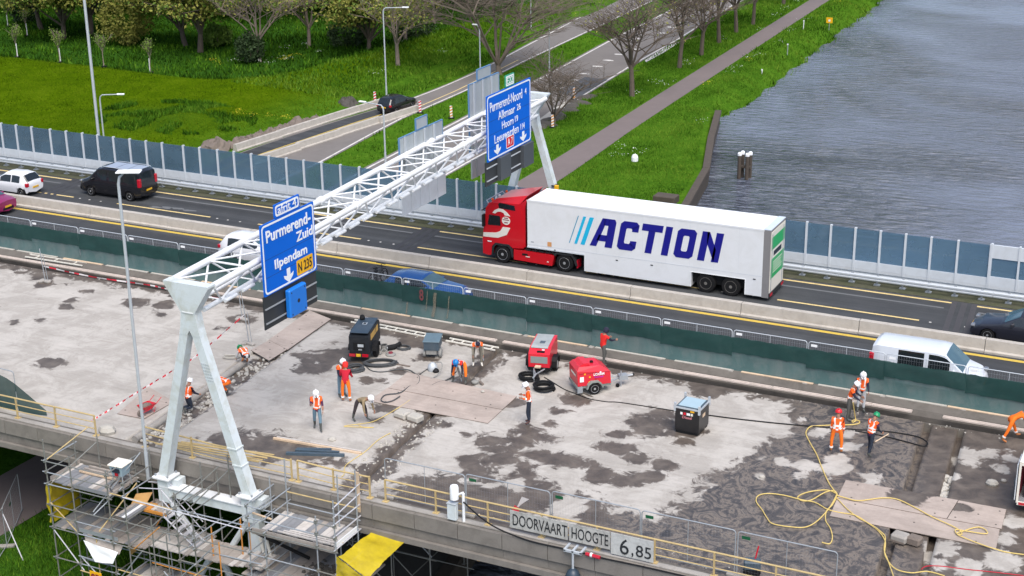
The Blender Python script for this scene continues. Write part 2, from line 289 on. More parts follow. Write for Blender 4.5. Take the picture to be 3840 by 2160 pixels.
deck_m = deck_mat('stripped_deck_concrete', (0.425, 0.40, 0.368), (0.335, 0.31, 0.28))
plate_m = deck_mat('cover_plate_board', (0.40, 0.335, 0.295), (0.34, 0.285, 0.25))

# ---------------------------------------------------------------- mesh helpers
class MB:
    def __init__(s): s.v = []; s.f = []; s.m = []; s.cur = 0
    def add(s, vs, fs, M=None):
        o = len(s.v)
        s.v += [tuple(M @ Vector(p)) for p in vs] if M is not None else [tuple(p) for p in vs]
        for f in fs: s.f.append(tuple(o + i for i in f)); s.m.append(s.cur)
        return s
    def box(s, x0, x1, y0, y1, z0, z1, M=None, bev=0.0):
        if bev <= 0:
            return s.add([(x0, y0, z0), (x1, y0, z0), (x1, y1, z0), (x0, y1, z0), (x0, y0, z1), (x1, y0, z1), (x1, y1, z1), (x0, y1, z1)],
                  [(0, 3, 2, 1), (4, 5, 6, 7), (0, 1, 5, 4), (1, 2, 6, 5), (2, 3, 7, 6), (3, 0, 4, 7)], M)
        b = min(bev, (x1 - x0) * .49, (y1 - y0) * .49, (z1 - z0) * .49)
        def ring(i, z): return [(x0 + i, y0 + b + 0, z), (x0 + b, y0 + i, z), (x1 - b, y0 + i, z), (x1 - i, y0 + b, z), (x1 - i, y1 - b, z), (x1 - b, y1 - i, z), (x0 + b, y1 - i, z), (x0 + i, y1 - b, z)]
        def inner(z): return [(x0 + b, y0 + b, z), (x0 + b, y0 + b, z), (x1 - b, y0 + b, z), (x1 - b, y0 + b, z), (x1 - b, y1 - b, z), (x1 - b, y1 - b, z), (x0 + b, y1 - b, z), (x0 + b, y1 - b, z)]
        vs = inner(z0) + ring(0, z0 + b) + ring(0, z1 - b) + inner(z1)
        fs = []
        for r in range(3):
            for i in range(8):
                j = (i + 1) % 8; a, bb, c, d = r * 8 + i, r * 8 + j, (r + 1) * 8 + j, (r + 1) * 8 + i
                if vs[a] == vs[bb]: fs.append((a, c, d))
                elif vs[c] == vs[d]: fs.append((a, bb, c))
                else: fs.append((a, bb, c, d))
        fs.append((6, 4, 2, 0)); fs.append((24, 26, 28, 30))
        return s.add(vs, fs, M)
    def tube(s, pts, r, n=6, cap=True, r1=None):
        pts = [Vector(p) for p in pts]; N = len(pts); vs = []; fs = []
        prev = None
        for i, p in enumerate(pts):
            t = (pts[min(i + 1, N - 1)] - pts[max(i - 1, 0)])
            if t.length < 1e-9: t = Vector((0, 0, 1))
            t.normalize()
            if prev is None:
                a = t.cross(Vector((0, 0, 1)) if abs(t.z) < .9 else Vector((1, 0, 0))).normalized()
            else:
                a = (prev - t * prev.dot(t))
                a = a.normalized() if a.length > 1e-6 else t.orthogonal().normalized()
            prev = a; b = t.cross(a); rr = r if r1 is None else r + (r1 - r) * i / max(1, N - 1)
            for k in range(n):
                q = 2 * PI * k / n; vs.append(p + a * (math.cos(q) * rr) + b * (math.sin(q) * rr))
        for i in range(N - 1):
            for k in range(n):
                fs.append((i * n + k, i * n + (k + 1) % n, (i + 1) * n + (k + 1) % n, (i + 1) * n + k))
        if cap: fs.append(tuple(range(n - 1, -1, -1))); fs.append(tuple((N - 1) * n + k for k in range(n)))
        return s.add(vs, fs)
    def cyl(s, p0, p1, r, n=12, r1=None): return s.tube([p0, p1], r, n, True, r1)
    def prism(s, poly, axis, a0, a1, M=None):
        # poly in the two other axes; axis 'y': poly (x,z); 'x': (y,z); 'z': (x,y)
        def P(u, v, a): return {'y': (u, a, v), 'x': (a, u, v), 'z': (u, v, a)}[axis]
        n = len(poly); vs = [P(u, v, a0) for u, v in poly] + [P(u, v, a1) for u, v in poly]
        fs = [tuple(range(n)), tuple(range(2 * n - 1, n - 1, -1))] + [(i, i + n, (i + 1) % n + n, (i + 1) % n) for i in range(n)]
        return s.add(vs, fs, M)
    def quad(s, a, b, c, d): return s.add([a, b, c, d], [(0, 1, 2, 3)])
    def lathe(s, prof, n=16, M=None):
        vs = []; fs = []
        for r, z in prof:
            for k in range(n): q = 2 * PI * k / n; vs.append((r * math.cos(q), r * math.sin(q), z))
        for i in range(len(prof) - 1):
            for k in range(n): fs.append((i * n + k, i * n + (k + 1) % n, (i + 1) * n + (k + 1) % n, (i + 1) * n + k))
        fs.append(tuple(range(n - 1, -1, -1))); fs.append(tuple((len(prof) - 1) * n + k for k in range(n)))
        return s.add(vs, fs, M)
    def mesh(s, name, mats, smooth=False):
        me = bpy.data.meshes.new(name); me.from_pydata(s.v, [], s.f); 
        for m in (mats if isinstance(mats, (list, tuple)) else [mats]): me.materials.append(m)
        if any(s.m): me.polygons.foreach_set('material_index', s.m)
        bm = bmesh.new(); bm.from_mesh(me); bmesh.ops.recalc_face_normals(bm, faces=bm.faces); bm.to_mesh(me); bm.free()
        if smooth:
            try: me.shade_smooth()
            except Exception: pass
            if smooth != 'all':
                try: me.set_sharp_from_angle(angle=math.radians(40))
                except Exception: pass
        me.update(); return me
def link(name, me, parent=None, loc=(0, 0, 0), rotz=0.0):
    o = bpy.data.objects.new(name, me); COL.objects.link(o); o.location = loc
    if rotz: o.rotation_euler = (0, 0, rotz)
    if parent is not None: o.parent = parent
    return o
def part(name, mb, mats, parent, loc=(0, 0, 0), smooth=False, label=None):
    o = link(name, mb.mesh(name, mats, smooth), parent, loc)
    if label: o['label'] = label
    return o
def tag(o, label, cat, group=None, kind=None):
    o['label'] = label; o['category'] = cat
    if group: o['group'] = group
    if kind: o['kind'] = kind
    return o
def thing(name, label, cat, loc=(0, 0, 0), rotz=0.0, group=None):
    o = bpy.data.objects.new(name, None); o.empty_display_size = 0.3; COL.objects.link(o); o.location = loc; o.rotation_euler = (0, 0, rotz)
    return tag(o, label, cat, group)
def struct(name, mb, mats, smooth=False, kind='structure', parent=None):
    o = link(name, mb.mesh(name, mats, smooth) if isinstance(mb, MB) else mb, parent)
    if parent is None: o['kind'] = kind
    return o
def copytree(o, parent=None):
    c = o.copy(); COL.objects.link(c)
    if parent is not None: c.parent = parent
    for ch in list(o.children): copytree(ch, c)
    return c
ORD = 'first second third fourth fifth sixth seventh eighth ninth tenth eleventh twelfth thirteenth fourteenth fifteenth sixteenth seventeenth eighteenth nineteenth twentieth'.split()
def nth(i): return ORD[i] if i < len(ORD) else ORD[i - 20] + ' after the twentieth'
def smooth_path(pts, sub=6, closed=False):
    P = [Vector(p) for p in pts]; out = []; n = len(P)
    for i in range(n - 1):
        p0 = P[max(i - 1, 0)]; p1 = P[i]; p2 = P[i + 1]; p3 = P[min(i + 2, n - 1)]
        for k in range(sub):
            t = k / sub; out.append(0.5 * ((2 * p1) + (p2 - p0) * t + (2 * p0 - 5 * p1 + 4 * p2 - p3) * t * t + (3 * p1 - p0 - 3 * p2 + p3) * t ** 3))
    out.append(P[-1]); return out
_fc = {}
def text_mesh(s, width, height, bold=0.02, depth=0.012):
    key = (s, round(width, 3), round(height, 3), bold)
    if key in _fc: return _fc[key]
    c = bpy.data.curves.new('lettering', 'FONT'); c.body = s; c.size = 1.0; c.offset = bold; c.extrude = 0.01; c.resolution_u = 3
    o = bpy.data.objects.new('lettering', c); COL.objects.link(o)
    dg = bpy.context.evaluated_depsgraph_get(); me = bpy.data.meshes.new_from_object(o.evaluated_get(dg))
    COL.objects.unlink(o); bpy.data.objects.remove(o)
    n = len(me.vertices); co = np.empty(n * 3, np.float32); me.vertices.foreach_get('co', co); co = co.reshape(-1, 3)
    mn = co.min(0); mx = co.max(0); d = np.maximum(mx - mn, 1e-6)
    sx = width / d[0] if width else height / d[1]
    co[:, 0] = (co[:, 0] - mn[0]) * sx; co[:, 1] = (co[:, 1] - mn[1]) * (height / d[1]); co[:, 2] = (co[:, 2] - mn[2]) / d[2] * depth
    me.vertices.foreach_set('co', co.ravel()); me.update(); me.materials.clear(); _fc[key] = me
    return me
FACE_X = Matrix(((0, 0, 1, 0), (1, 0, 0, 0), (0, 1, 0, 0), (0, 0, 0, 1)))      # reads along +Y, faces +X
FACE_MY = Matrix(((1, 0, 0, 0), (0, 0, -1, 0), (0, 1, 0, 0), (0, 0, 0, 1)))    # reads along +X, faces -Y
FACE_MX = Matrix(((0, 0, -1, 0), (-1, 0, 0, 0), (0, 1, 0, 0), (0, 0, 0, 1)))   # reads along -Y, faces -X
def lettering(s, parent, pos, width, height, m, face, bold=0.02, name='lettering', depth=0.012):
    me = text_mesh(s, width, height, bold, depth).copy(); me.materials.append(m)
    o = bpy.data.objects.new(name, me); COL.objects.link(o)
    if parent is not None: o.parent = parent
    o.matrix_local = Matrix.Translation(pos) @ face
    return o
def rrect(w, h, r, n=4):
    out = []
    for cx, cy, a in ((w - r, r, -PI / 2), (w - r, h - r, 0), (r, h - r, PI / 2), (r, r, PI)):
        for k in range(n + 1): q = a + PI / 2 * k / n; out.append((cx + r * math.cos(q), cy + r * math.sin(q)))
    return out
def frame_ring(outer, inner, a0, a1, axis='x'):
    mb = MB(); n = len(outer)
    def P(u, v, a): return {'y': (u, a, v), 'x': (a, u, v)}[axis]
    vs = [P(u, v, a0) for u, v in outer] + [P(u, v, a0) for u, v in inner] + [P(u, v, a1) for u, v in outer] + [P(u, v, a1) for u, v in inner]
    fs = []
    for i in range(n):
        j = (i + 1) % n
        fs += [(i, j, n + j, n + i), (2 * n + i, 3 * n + i, 3 * n + j, 2 * n + j), (i, 2 * n + i, 2 * n + j, j), (n + i, n + j, 3 * n + j, 3 * n + i)]
    return mb.add(vs, fs)
def np_mesh(name, v, f, mats, attrs=None, smooth=False, nv=4):
    me = bpy.data.meshes.new(name); nf = len(f)
    me.vertices.add(len(v)); me.vertices.foreach_set('co', np.asarray(v, np.float32).ravel())
    me.loops.add(nf * nv); me.loops.foreach_set('vertex_index', np.asarray(f, np.int32).ravel())
    me.polygons.add(nf); me.polygons.foreach_set('loop_start', np.arange(0, nf * nv, nv, dtype=np.int32))
    for m in (mats if isinstance(mats, (list, tuple)) else [mats]): me.materials.append(m)
    for k, a in (attrs or {}).items():
        at = me.attributes.new(k, 'FLOAT', 'POINT'); at.data.foreach_set('value', np.asarray(a, np.float32))
    me.update(calc_edges=True)
    if smooth: me.shade_smooth()
    return me
def grid_mesh(name, X, Y, Z, mats, attrs=None, smooth=False):
    h, wd = X.shape; idx = np.arange(h * wd).reshape(h, wd)
    f = np.stack([idx[:-1, :-1], idx[:-1, 1:], idx[1:, 1:], idx[1:, :-1]], -1).reshape(-1, 4)
    return np_mesh(name, np.stack([X, Y, Z], -1).reshape(-1, 3), f, mats, {k: a.ravel() for k, a in (attrs or {}).items()}, smooth)
# ---------------------------------------------------------------- ground, canal, roads
GZ = -6.8; WZ = -8.1
BANK = [(-130, 26.0), (-60, 14.0), (-9.5, 5.35), (20, 0.2), (54.3, -5.7), (76.0, -12.4), (78.5, -11.6), (88, -10.6), (96, -11.0), (103, -11.4), (126, -12.3), (157, -13.7), (220, -16.5), (420, -24)]
BY = np.array([p[0] for p in BANK]); BX = np.array([p[1] for p in BANK])
def bankx(y): return np.interp(y, BY, BX)
def smoothstep(a, b, x):
    t = np.clip((x - a) / (b - a), 0, 1); return t * t * (3 - 2 * t)
def vnoise(x, y, s, seed=0):
    # cheap smooth value noise
    X = x / s + seed * 17.3; Y = y / s + seed * 5.1; xi = np.floor(X); yi = np.floor(Y); fx = X - xi; fy = Y - yi
    fx = fx * fx * (3 - 2 * fx); fy = fy * fy * (3 - 2 * fy)
    def h(a, b): q = np.sin(a * 127.1 + b * 311.7 + seed * 74.7) * 43758.5453; return q - np.floor(q)
    return (h(xi, yi) * (1 - fx) + h(xi + 1, yi) * fx) * (1 - fy) + (h(xi, yi + 1) * (1 - fx) + h(xi + 1, yi + 1) * fx) * fy
CREST = [(-230, 69), (-94.7, 66.9), (-79.4, 66.9), (-69.5, 65.9), (-63.5, 67.0), (-59.7, 70.1), (-57.5, 80), (-56, 95), (-55, 120)]
CX = np.array([p[0] for p in CREST]); CYv = np.array([p[1] for p in CREST])
def crest_d(x, y):
    # signed distance behind the crest of the meadow (positive = beyond it)
    best = np.full(np.shape(x), 1e9); sg = np.zeros(np.shape(x))
    for (x0, y0), (x1, y1) in zip(CREST[:-1], CREST[1:]):
        dx, dy = x1 - x0, y1 - y0; L = math.hypot(dx, dy); t = np.clip(((x - x0) * dx + (y - y0) * dy) / L / L, 0, 1)
        d = np.hypot(x - x0 - t * dx, y - y0 - t * dy); s = np.sign((y - y0) * dx - (x - x0) * dy)
        k = d < best; best = np.where(k, d, best); sg = np.where(k, s, sg)
    return best * np.where(sg == 0, 1, sg)
def ground_z(x, y):
    u = x - bankx(y)
    z = np.full(np.shape(x), GZ)
    z = z + 0.9 * smoothstep(-20, 0, crest_d(x, y)) * (x < -47) * (y > 35) - 1.2 * smoothstep(0.0, 3.5, crest_d(x, y)) * (x < -47) * (y > 35)
    z = z + (vnoise(x, y, 5, 1) - .5) * 0.25 * (x < -47)
    mound = np.exp(-(((x + 60) / 7) ** 2 + ((y - 52) / 4.5) ** 2)); z = z + 0.7 * mound
    pile = (y > 48) & (y < 77.5)
    slope = np.where(pile | (y < 48), smoothstep(-0.3, 0.25, u), smoothstep(-4.2, 0.4, u + (vnoise(x, y, 2.2, 3) - .5) * 1.0))
    z = z - slope * 2.2 + np.where(y > 77, (vnoise(x, y, 1.3, 5) - .5) * 0.35 * smoothstep(-6, -3, u) * (1 - smoothstep(0.5, 2, u)), 0)
    right = smoothstep(70, 73, u); z = z + right * 2.0
    return z
us = np.concatenate([np.linspace(-330, -90, 25)[:-1], np.linspace(-90, -8, 65)[:-1], np.linspace(-8, 2.4, 40), np.linspace(4, 69, 10), np.linspace(69.5, 74, 7), np.array([80, 140, 300])])
ys = np.concatenate([np.linspace(-160, -30, 14)[:-1], np.linspace(-30, 75, 84)[:-1], np.linspace(75, 79, 9)[:-1], np.linspace(79, 180, 90)[:-1], np.linspace(180, 520, 18)])
UU, YY = np.meshgrid(us, ys); XX = UU + bankx(YY); ZZ = ground_z(XX, YY)
LUSH = smoothstep(-0.5, 2.0, crest_d(XX, YY)) * (XX < -47) * (YY > 35)
LUSH = np.maximum(LUSH, 0.5 * np.exp(-(((XX + 60) / 6) ** 2 + ((YY - 51) / 4) ** 2)))
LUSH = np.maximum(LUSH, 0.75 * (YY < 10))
struct('ground', grid_mesh('ground', XX, YY, ZZ, grass_m, {'lush': LUSH, 'meadow': ((XX < -47) & (YY > 20)) * smoothstep(-46, -56, XX)}, True), None)
wx = np.array([0.05, 75.0]); wy = np.linspace(-160, 520, 120)
WU, WY = np.meshgrid(np.array([-4.0, 20, 45, 80.0]), wy); struct('water', grid_mesh('water', WU + bankx(WY), WY, np.full(WU.shape, WZ), water_m), None)
def strip(name, left, right, z, m, sub=5, kind='structure', parent=None):
    L = smooth_path([(a[0], a[1], z) for a in left], sub); Rr = smooth_path([(a[0], a[1], z) for a in right], sub)
    n = 60
    def res(P):
        d = [0]; 
        for a, b in zip(P[:-1], P[1:]): d.append(d[-1] + (b - a).length)
        t = np.linspace(0, d[-1], n); return np.stack([np.interp(t, d, [p[k] for p in P]) for k in range(3)], -1)
    A, B = res(L), res(Rr); mb = MB(); mb.add(np.concatenate([A, B]).tolist(), [(i, n + i, n + i + 1, i + 1) for i in range(n - 1)])
    return struct(name, mb, m, parent=parent)
def offset_line(pts, d):
    out = []
    for i, p in enumerate(pts):
        a = Vector(pts[max(i - 1, 0)][:2]); b = Vector(pts[min(i + 1, len(pts) - 1)][:2]); t = (b - a).normalized(); out.append((p[0] + t.y * d, p[1] - t.x * d))
    return out
PATHL = [(-21.0, -45), (-19.0, -13), (-19.2, 20), (-19.0, 45), (-19.6, 65), (-20.53, 89.4), (-22.57, 145), (-25, 220), (-33, 420)]
PATHR = [(-17.0, -45), (-14.4, -17), (-16.2, 20), (-16.0, 46.6), (-17.0, 65), (-17.7, 82.2), (-20.07, 146), (-22.4, 220), (-30, 420)]
strip('path', PATHL, PATHR, GZ + 0.03, asphalt_brown)
R2L = [(-27, -60), (-28, -15), (-30.5, 20), (-33.0, 45.3), (-33.8, 61), (-35.2, 88), (-36.5, 106.5), (-37.6, 132), (-42, 220), (-52, 420)]
R2R = [(-20.5, -60), (-21.5, -15), (-24.0, 20), (-25.4, 50), (-25.6, 64), (-26.84, 78.4), (-28.0, 94), (-28.7, 110), (-30.5, 135), (-34, 220), (-44, 420)]
road2 = strip('road', R2L, R2R, GZ + 0.03, asphalt_grey)
R1L = [(-44, -60), (-45, 0), (-45.8, 45), (-44.2, 60), (-42.9, 68), (-42.6, 75), (-42.8, 84), (-44.9, 105), (-47.1, 127), (-53, 220), (-65, 420)]
R1R = [(-35, -60), (-36, 0), (-37.2, 45), (-38.4, 56), (-38.9, 62), (-39.0, 75), (-40.1, 92), (-41.0, 114), (-42, 135), (-46, 220), (-57, 420)]
road1 = strip('road', R1L, R1R, GZ + 0.034, asphalt_grey)
strip('road', [(-45.2, 30), (-45.6, 45), (-44.0, 60), (-42.9, 66)], [(-42.2, 30), (-42.0, 45), (-41.2, 55), (-40.7, 63)], GZ + 0.038, asphalt).name = 'road_lane'
def line_on(edge, off, wdt, z, m, y0, y1, parent, name='road_marking', dash=None):
    P = offset_line(edge, off); ys_ = np.array([p[1] for p in P]); xs_ = np.array([p[0] for p in P]); mb = MB(); y = y0
    while y < y1:
        e = min(y1, y + (dash[0] if dash else 4.0)); n = 3
        for i in range(n):
            a = y + (e - y) * i / n; b = y + (e - y) * (i + 1) / n; xa, xb = np.interp(a, ys_, xs_), np.interp(b, ys_, xs_)
            mb.quad((xa - wdt / 2, a, z), (xa + wdt / 2, a, z), (xb + wdt / 2, b, z), (xb - wdt / 2, b, z))
        y = e + (dash[1] if dash else 0)
    return struct(name, mb, m, parent=parent)
line_on(R2L, 0.35, 0.22, GZ + 0.036, white_mark, 40, 200, road2)
line_on(R2R, -0.3, 0.22, GZ + 0.036, white_mark, 40, 200, road2)
line_on(R1L, 0.35, 0.20, GZ + 0.042, white_mark, 68, 200, road1)
line_on(R1R, -0.25, 0.20, GZ + 0.042, white_mark, 30, 200, road1)
line_on(R1R, -1.1, 0.14, GZ + 0.042, yellow_pale, 64, 92, road1)
line_on(R1L, 2.0, 0.16, GZ + 0.046, yellow_mark, 35, 65, road1)
line_on(R2L, 0.9, 0.3, GZ + 0.037, yellow_mark, -40, 30, road2)
# lane arrows / dots along the right lane of the far road
mb = MB()
for (x, y) in [p[:2] for p in [(-30.95,76.98,-6.76),(-30.95,80.55,-6.76),(-31.14,84.53,-6.76),(-31.33,88.02,-6.76),(-31.56,92.17,-6.76),(-31.73,95.71,-6.76),(-31.88,99.39,-6.76),(-31.68,102.92,-6.76),(-34.04,109.20,-6.76),(-32.06,113.82,-6.76),(-32.61,118.04,-6.76),(-32.77,121.55,-6.76)]]:
    a = [(x + rr * math.cos(q) * .95, y + rr * math.sin(q) * 0.5, GZ + 0.04) for q, rr in [(2 * PI * k / 9, random.uniform(.55, .8)) for k in range(9)]]
    mb.add(a, [tuple(range(9))])
struct('road_marking', mb, white_mark, parent=road2)
mb = MB(); mb.add([(p[0], p[1], GZ + 0.041) for p in [(-30.34,78.73,-6.76),(-30.54,86.48,-6.76),(-27.78,86.16,-6.76),(-27.20,78.36,-6.76),(-27.51,76.90,-6.76)]], [(0, 1, 2, 3, 4)])
struct('road_patch', mb, asphalt_patch, parent=road2)
mb = MB(); P1 = [(-27.95,97.28,-6.76),(-28.40,102.97,-6.76),(-28.58,109.58,-6.76),(-28.07,108.42,-6.76),(-27.55,101.61,-6.76),(-27.46,96.43,-6.76)]; mb.add([(p[0], p[1], GZ + 0.043) for p in P1], [tuple(range(6))]); struct('road_marking', mb, white_mark, parent=road2)
# dark broken edge and worn shoulder beside the right lane
mb = MB()
for i, (x, y, z) in enumerate([(-25.39,63.94,-6.80),(-25.49,65.61,-6.80),(-25.59,67.31,-6.80),(-25.80,69.30,-6.80),(-26.02,71.34,-6.80),(-26.13,73.16,-6.80),(-26.24,75.03,-6.80),(-26.47,77.54,-6.80)]):
    mb.lathe([(1.0, 0), (0.75, 0.16), (0.3, 0.25)], 9, Matrix.Translation((x, y, GZ)) @ Matrix.Rotation(i * 1.3, 4, 'Z') @ Matrix.Diagonal((0.75, 1.5, 1, 1)))
struct('rubble', mb, soil_dark, kind='stuff')
mb = MB(); P1 = [(-25.77,64.45,-6.76),(-26.21,67.75,-6.76),(-26.67,71.19,-6.76),(-27.26,75.05,-6.76),(-27.63,75.21,-6.76),(-27.38,71.50,-6.76),(-26.91,68.05,-6.76),(-26.57,65.26,-6.76)]; mb.add([(p[0], p[1], GZ + 0.045) for p in P1], [tuple(range(8))]); struct('road_patch', mb, stone_m, parent=road2)

# quay under the bridge, pile wall
mb = MB(); mb.add([(-1.5, -30, GZ + .02), (bankx(-30) - .1, -30, GZ + .02), (bankx(12) - .1, 12, GZ + .02), (-2.5, 12, GZ + .02)], [(0, 1, 2, 3)])
struct('pavement', mb, brick_m)
qw = thing('quay_wall', 'long dark timber capped pile wall between the grass bank and the canal', 'quay wall', (0, 0, 0))
for y0, y1 in [(-60, -40), (-40, -20), (-20, 0), (0, 20), (20, 33), (33, 46), (46, 56), (56, 66), (66, 76.5)]:
    x0, x1 = bankx(y0), bankx(y1); d = Vector((x1 - x0, y1 - y0, 0)); L = d.length; M = Matrix.Translation((x0, y0, 0)) @ Matrix.Rotation(math.atan2(d.y, d.x), 4, 'Z')
    mb = MB(); mb.box(0.02, L - .02, -0.42, 0.18, GZ - 0.12, GZ + 0.22, M); part('cap_beam', mb, wood_pile, qw)
    mb = MB(); mb.box(0.0, L, -0.30, 0.06, GZ - 3, GZ - 0.12, M); part('wall_panel', mb, wood_pile, qw)

# ---------------------------------------------------------------- viaduct
XA, XB = -120.0, 95.0
def uy(u, y): return u - 0.088 * y
mb = MB(); mb.box(XA, XB, -18.15, 15.9, -1.3, -0.62); struct('bridge_slab', mb, concrete_dark)
mb = MB()
for x in (-58, -30, -1.2, 27, 55):
    for y in (-13, -5, 3, 11): mb.box(x - .6, x + .6, y - 1.2, y + 1.2, GZ - 2.5, -1.75, bev=.15)
    mb.box(x - .8, x + .8, -17.2, 15, -1.75, -1.3)
struct('bridge_pier', mb, concrete_dark)
# motorway carriageway
mb = MB(); mb.box(XA, XB, -0.12, 13.48, -0.6, 0.0); road = struct('motorway', mb, asphalt)
mb = MB(); mb.box(XA, XB, 13.48, 15.32, -0.6, 0.02); struct('verge', mb, mat('verge_soil', (0.055, 0.060, 0.028), 0.95, var=0.5, scale=2.5, bump=0.7, bscale=8, dirt=0.6, dirtcol=(0.11, 0.095, 0.075), dscale=1.2, world=True))
mb = MB(); mb.box(XA, XB, 15.32, 15.85, -0.6, 0.12); struct('bridge_kerb', mb, concrete)
def marking(y, x0, x1, wdt, m, z=0.004, name='road_marking'):
    mb = MB(); n = max(1, int((x1 - x0) / 6))
    for i in range(n):
        a = x0 + (x1 - x0) * i / n; b = x0 + (x1 - x0) * (i + 1) / n
        mb.quad((a, y - wdt / 2, z), (b, y - wdt / 2, z), (b, y + wdt / 2, z), (a, y + wdt / 2, z))
    return struct(name, mb, m, parent=road)
for a, b in ((XA, -36.0), (-35.2, -8.95), (-8.05, 22.2), (23.2, XB)): marking(13.14, a, b, 0.17, yellow_pale)
marking(6.48, XA, XB, 0.26, yellow_mark)
for a, b in ((XA, -36.2), (-35.0, -9.2), (-7.7, 21.9), (23.6, XB)): marking(12.22, a, b, 0.17, grey_mark)
k = -7.86
for i in range(-9, 8):
    a = -7.86 + i * 10.85; marking(9.95, a, a + 7.3, 0.15, yellow_pale)
for i in range(-9, 8):
    for q in (7.8, 8.6, 9.5): 
        a = -7.86 + i * 10.85 + q; marking(9.93 + random.uniform(-.04, .04), a, a + 0.12, 0.12, white_mark, 0.005)
# transverse joints in the asphalt
for u in (-34.3, -7.35, 5.2, 23.9):
    mb = MB()
    for d, wdt, y0, y1 in ((-0.5, .28, 7.5, 13.4), (0, .3, 7.5, 13.4), (0.5, .28, 7.5, 13.4), (-.35, .2, 0.2, 6.2), (.2, .2, .2, 6.2)):
        mb.quad((uy(u + d - wdt / 2, y0), y0, .007), (uy(u + d + wdt / 2, y0), y0, .007), (uy(u + d + wdt / 2, y1), y1, .007), (uy(u + d - wdt / 2, y1), y1, .007))
    struct('road_joint', mb, mat('joint_asphalt_%d' % int(u), (0.038, 0.038, 0.043) if u != 23.9 else (0.055, 0.053, 0.057), 0.7, var=0.3, scale=3, world=True), parent=road)
mb = MB()
for (x, y) in [p[:2] for p in [(-26.71,10.31,-0.00),(-26.00,10.47,-0.00),(-25.29,10.62,0.00),(-24.33,10.57,-0.00)]]:
    mb.add([(x + .5 * math.cos(q) * random.uniform(.5, 1.2), y + .22 * math.sin(q) * random.uniform(.5, 1.2), .006) for q in [k * PI / 5 for k in range(10)]], [tuple(range(10))])
struct('road_stain', mb, grey_mark, parent=road)

# stripped deck with stains, joints and trenches
def poly_sd(x, y, P):
    P = [np.array(p[:2]) for p in P]; d = np.full(x.shape, 1e9); ins = np.zeros(x.shape, bool)
    for a, b in zip(P, P[1:] + P[:1]):
        e = b - a; t = np.clip(((x - a[0]) * e[0] + (y - a[1]) * e[1]) / (e @ e), 0, 1)
        d = np.minimum(d, np.hypot(x - a[0] - t * e[0], y - a[1] - t * e[1]))
        c = ((a[1] > y) != (b[1] > y)) & (x < (b[0] - a[0]) * (y - a[1]) / (b[1] - a[1] + 1e-12) + a[0]); ins ^= c
    return np.where(ins, d, -d)
DARK = [[(15.63,-1.10,0.00),(17.43,-1.52,0.00),(18.51,-2.70,0.00),(19.16,-4.90,0.00),(18.40,-7.99,0.00),(17.50,-10.78,0.00),(17.27,-14.18,0.00),(15.77,-14.88,0.00),(13.76,-14.38,0.00),(11.30,-14.22,0.00),(9.89,-15.24,0.00),(7.75,-14.90,0.00),(6.83,-15.52,0.00),(6.15,-17.16,0.00),(9.69,-19.07,0.00),(19.56,-20.31,-0.00),(32.75,-18.78,0.00),(30.38,1.36,0.00),(23.50,0.53,0.00)],
        [(-3.63,-16.44,0.00),(-2.60,-15.32,0.00),(-0.06,-14.59,0.00),(1.55,-14.92,0.00),(3.90,-15.89,0.00),(1.15,-16.95,0.00),(-1.70,-16.83,0.00)],
        [(8.02,-14.38,0.00),(8.32,-11.80,0.00),(8.62,-10.17,0.00),(9.63,-9.93,-0.00),(10.47,-12.86,0.00),(12.37,-14.29,0.00),(9.02,-15.27,0.00)]]
BLOBS = [(p[0], p[1], r) for p, r in zip([(-16.45,-4.18,0.00),(-14.92,-3.93,0.00),(-14.84,-12.53,0.00),(-20.46,-9.09,0.00),(-19.38,-8.35,0.00),(-20.20,-3.96,0.00),(-21.60,-3.30,0.00),(-23.10,-3.86,0.00),(-23.95,-2.92,0.00),(-25.37,-2.94,0.00),(-19.96,-5.43,0.00),(-19.47,-6.09,0.00),(-14.14,-4.97,0.00),(-10.00,-3.94,0.00),(-10.00,-2.79,0.00),(-10.19,-5.36,0.00),(-3.27,-7.98,0.00),(-2.69,-7.63,0.00),(-3.13,-6.48,0.00),(-4.46,-6.62,0.00),(-3.90,-4.68,0.00),(-3.71,-7.20,0.00)],
         [.62, .55, .55, .22, .17, .2, .2, .5, .6, .35, .3, .3, .22, .6, .25, .2, .6, .5, .75, .4, .3, .35])]
BLOBS += [(p[0], p[1], r) for p, r in zip([(-2.64,-6.12,0.00),(-2.87,-6.57,0.00),(-2.15,-6.33,0.00),(-1.54,-6.48,0.00),(-0.04,-8.10,0.00),(0.59,-7.94,0.00),(2.61,-11.69,0.00),(2.25,-10.29,0.00)], [.95, .7, .8, .5, .36, .28, .25, .5])]
BLOBS += [(p[0], p[1], r) for p, r in zip([(-1.52,-2.52,0.00),(-0.89,-2.71,0.00),(-0.37,-3.27,0.00),(0.07,-3.07,0.00),(0.70,-6.55,0.00),(1.92,-6.65,0.00),(1.16,-4.56,0.00)], [.5, .5, .5, .5, .35, .3, .45])]
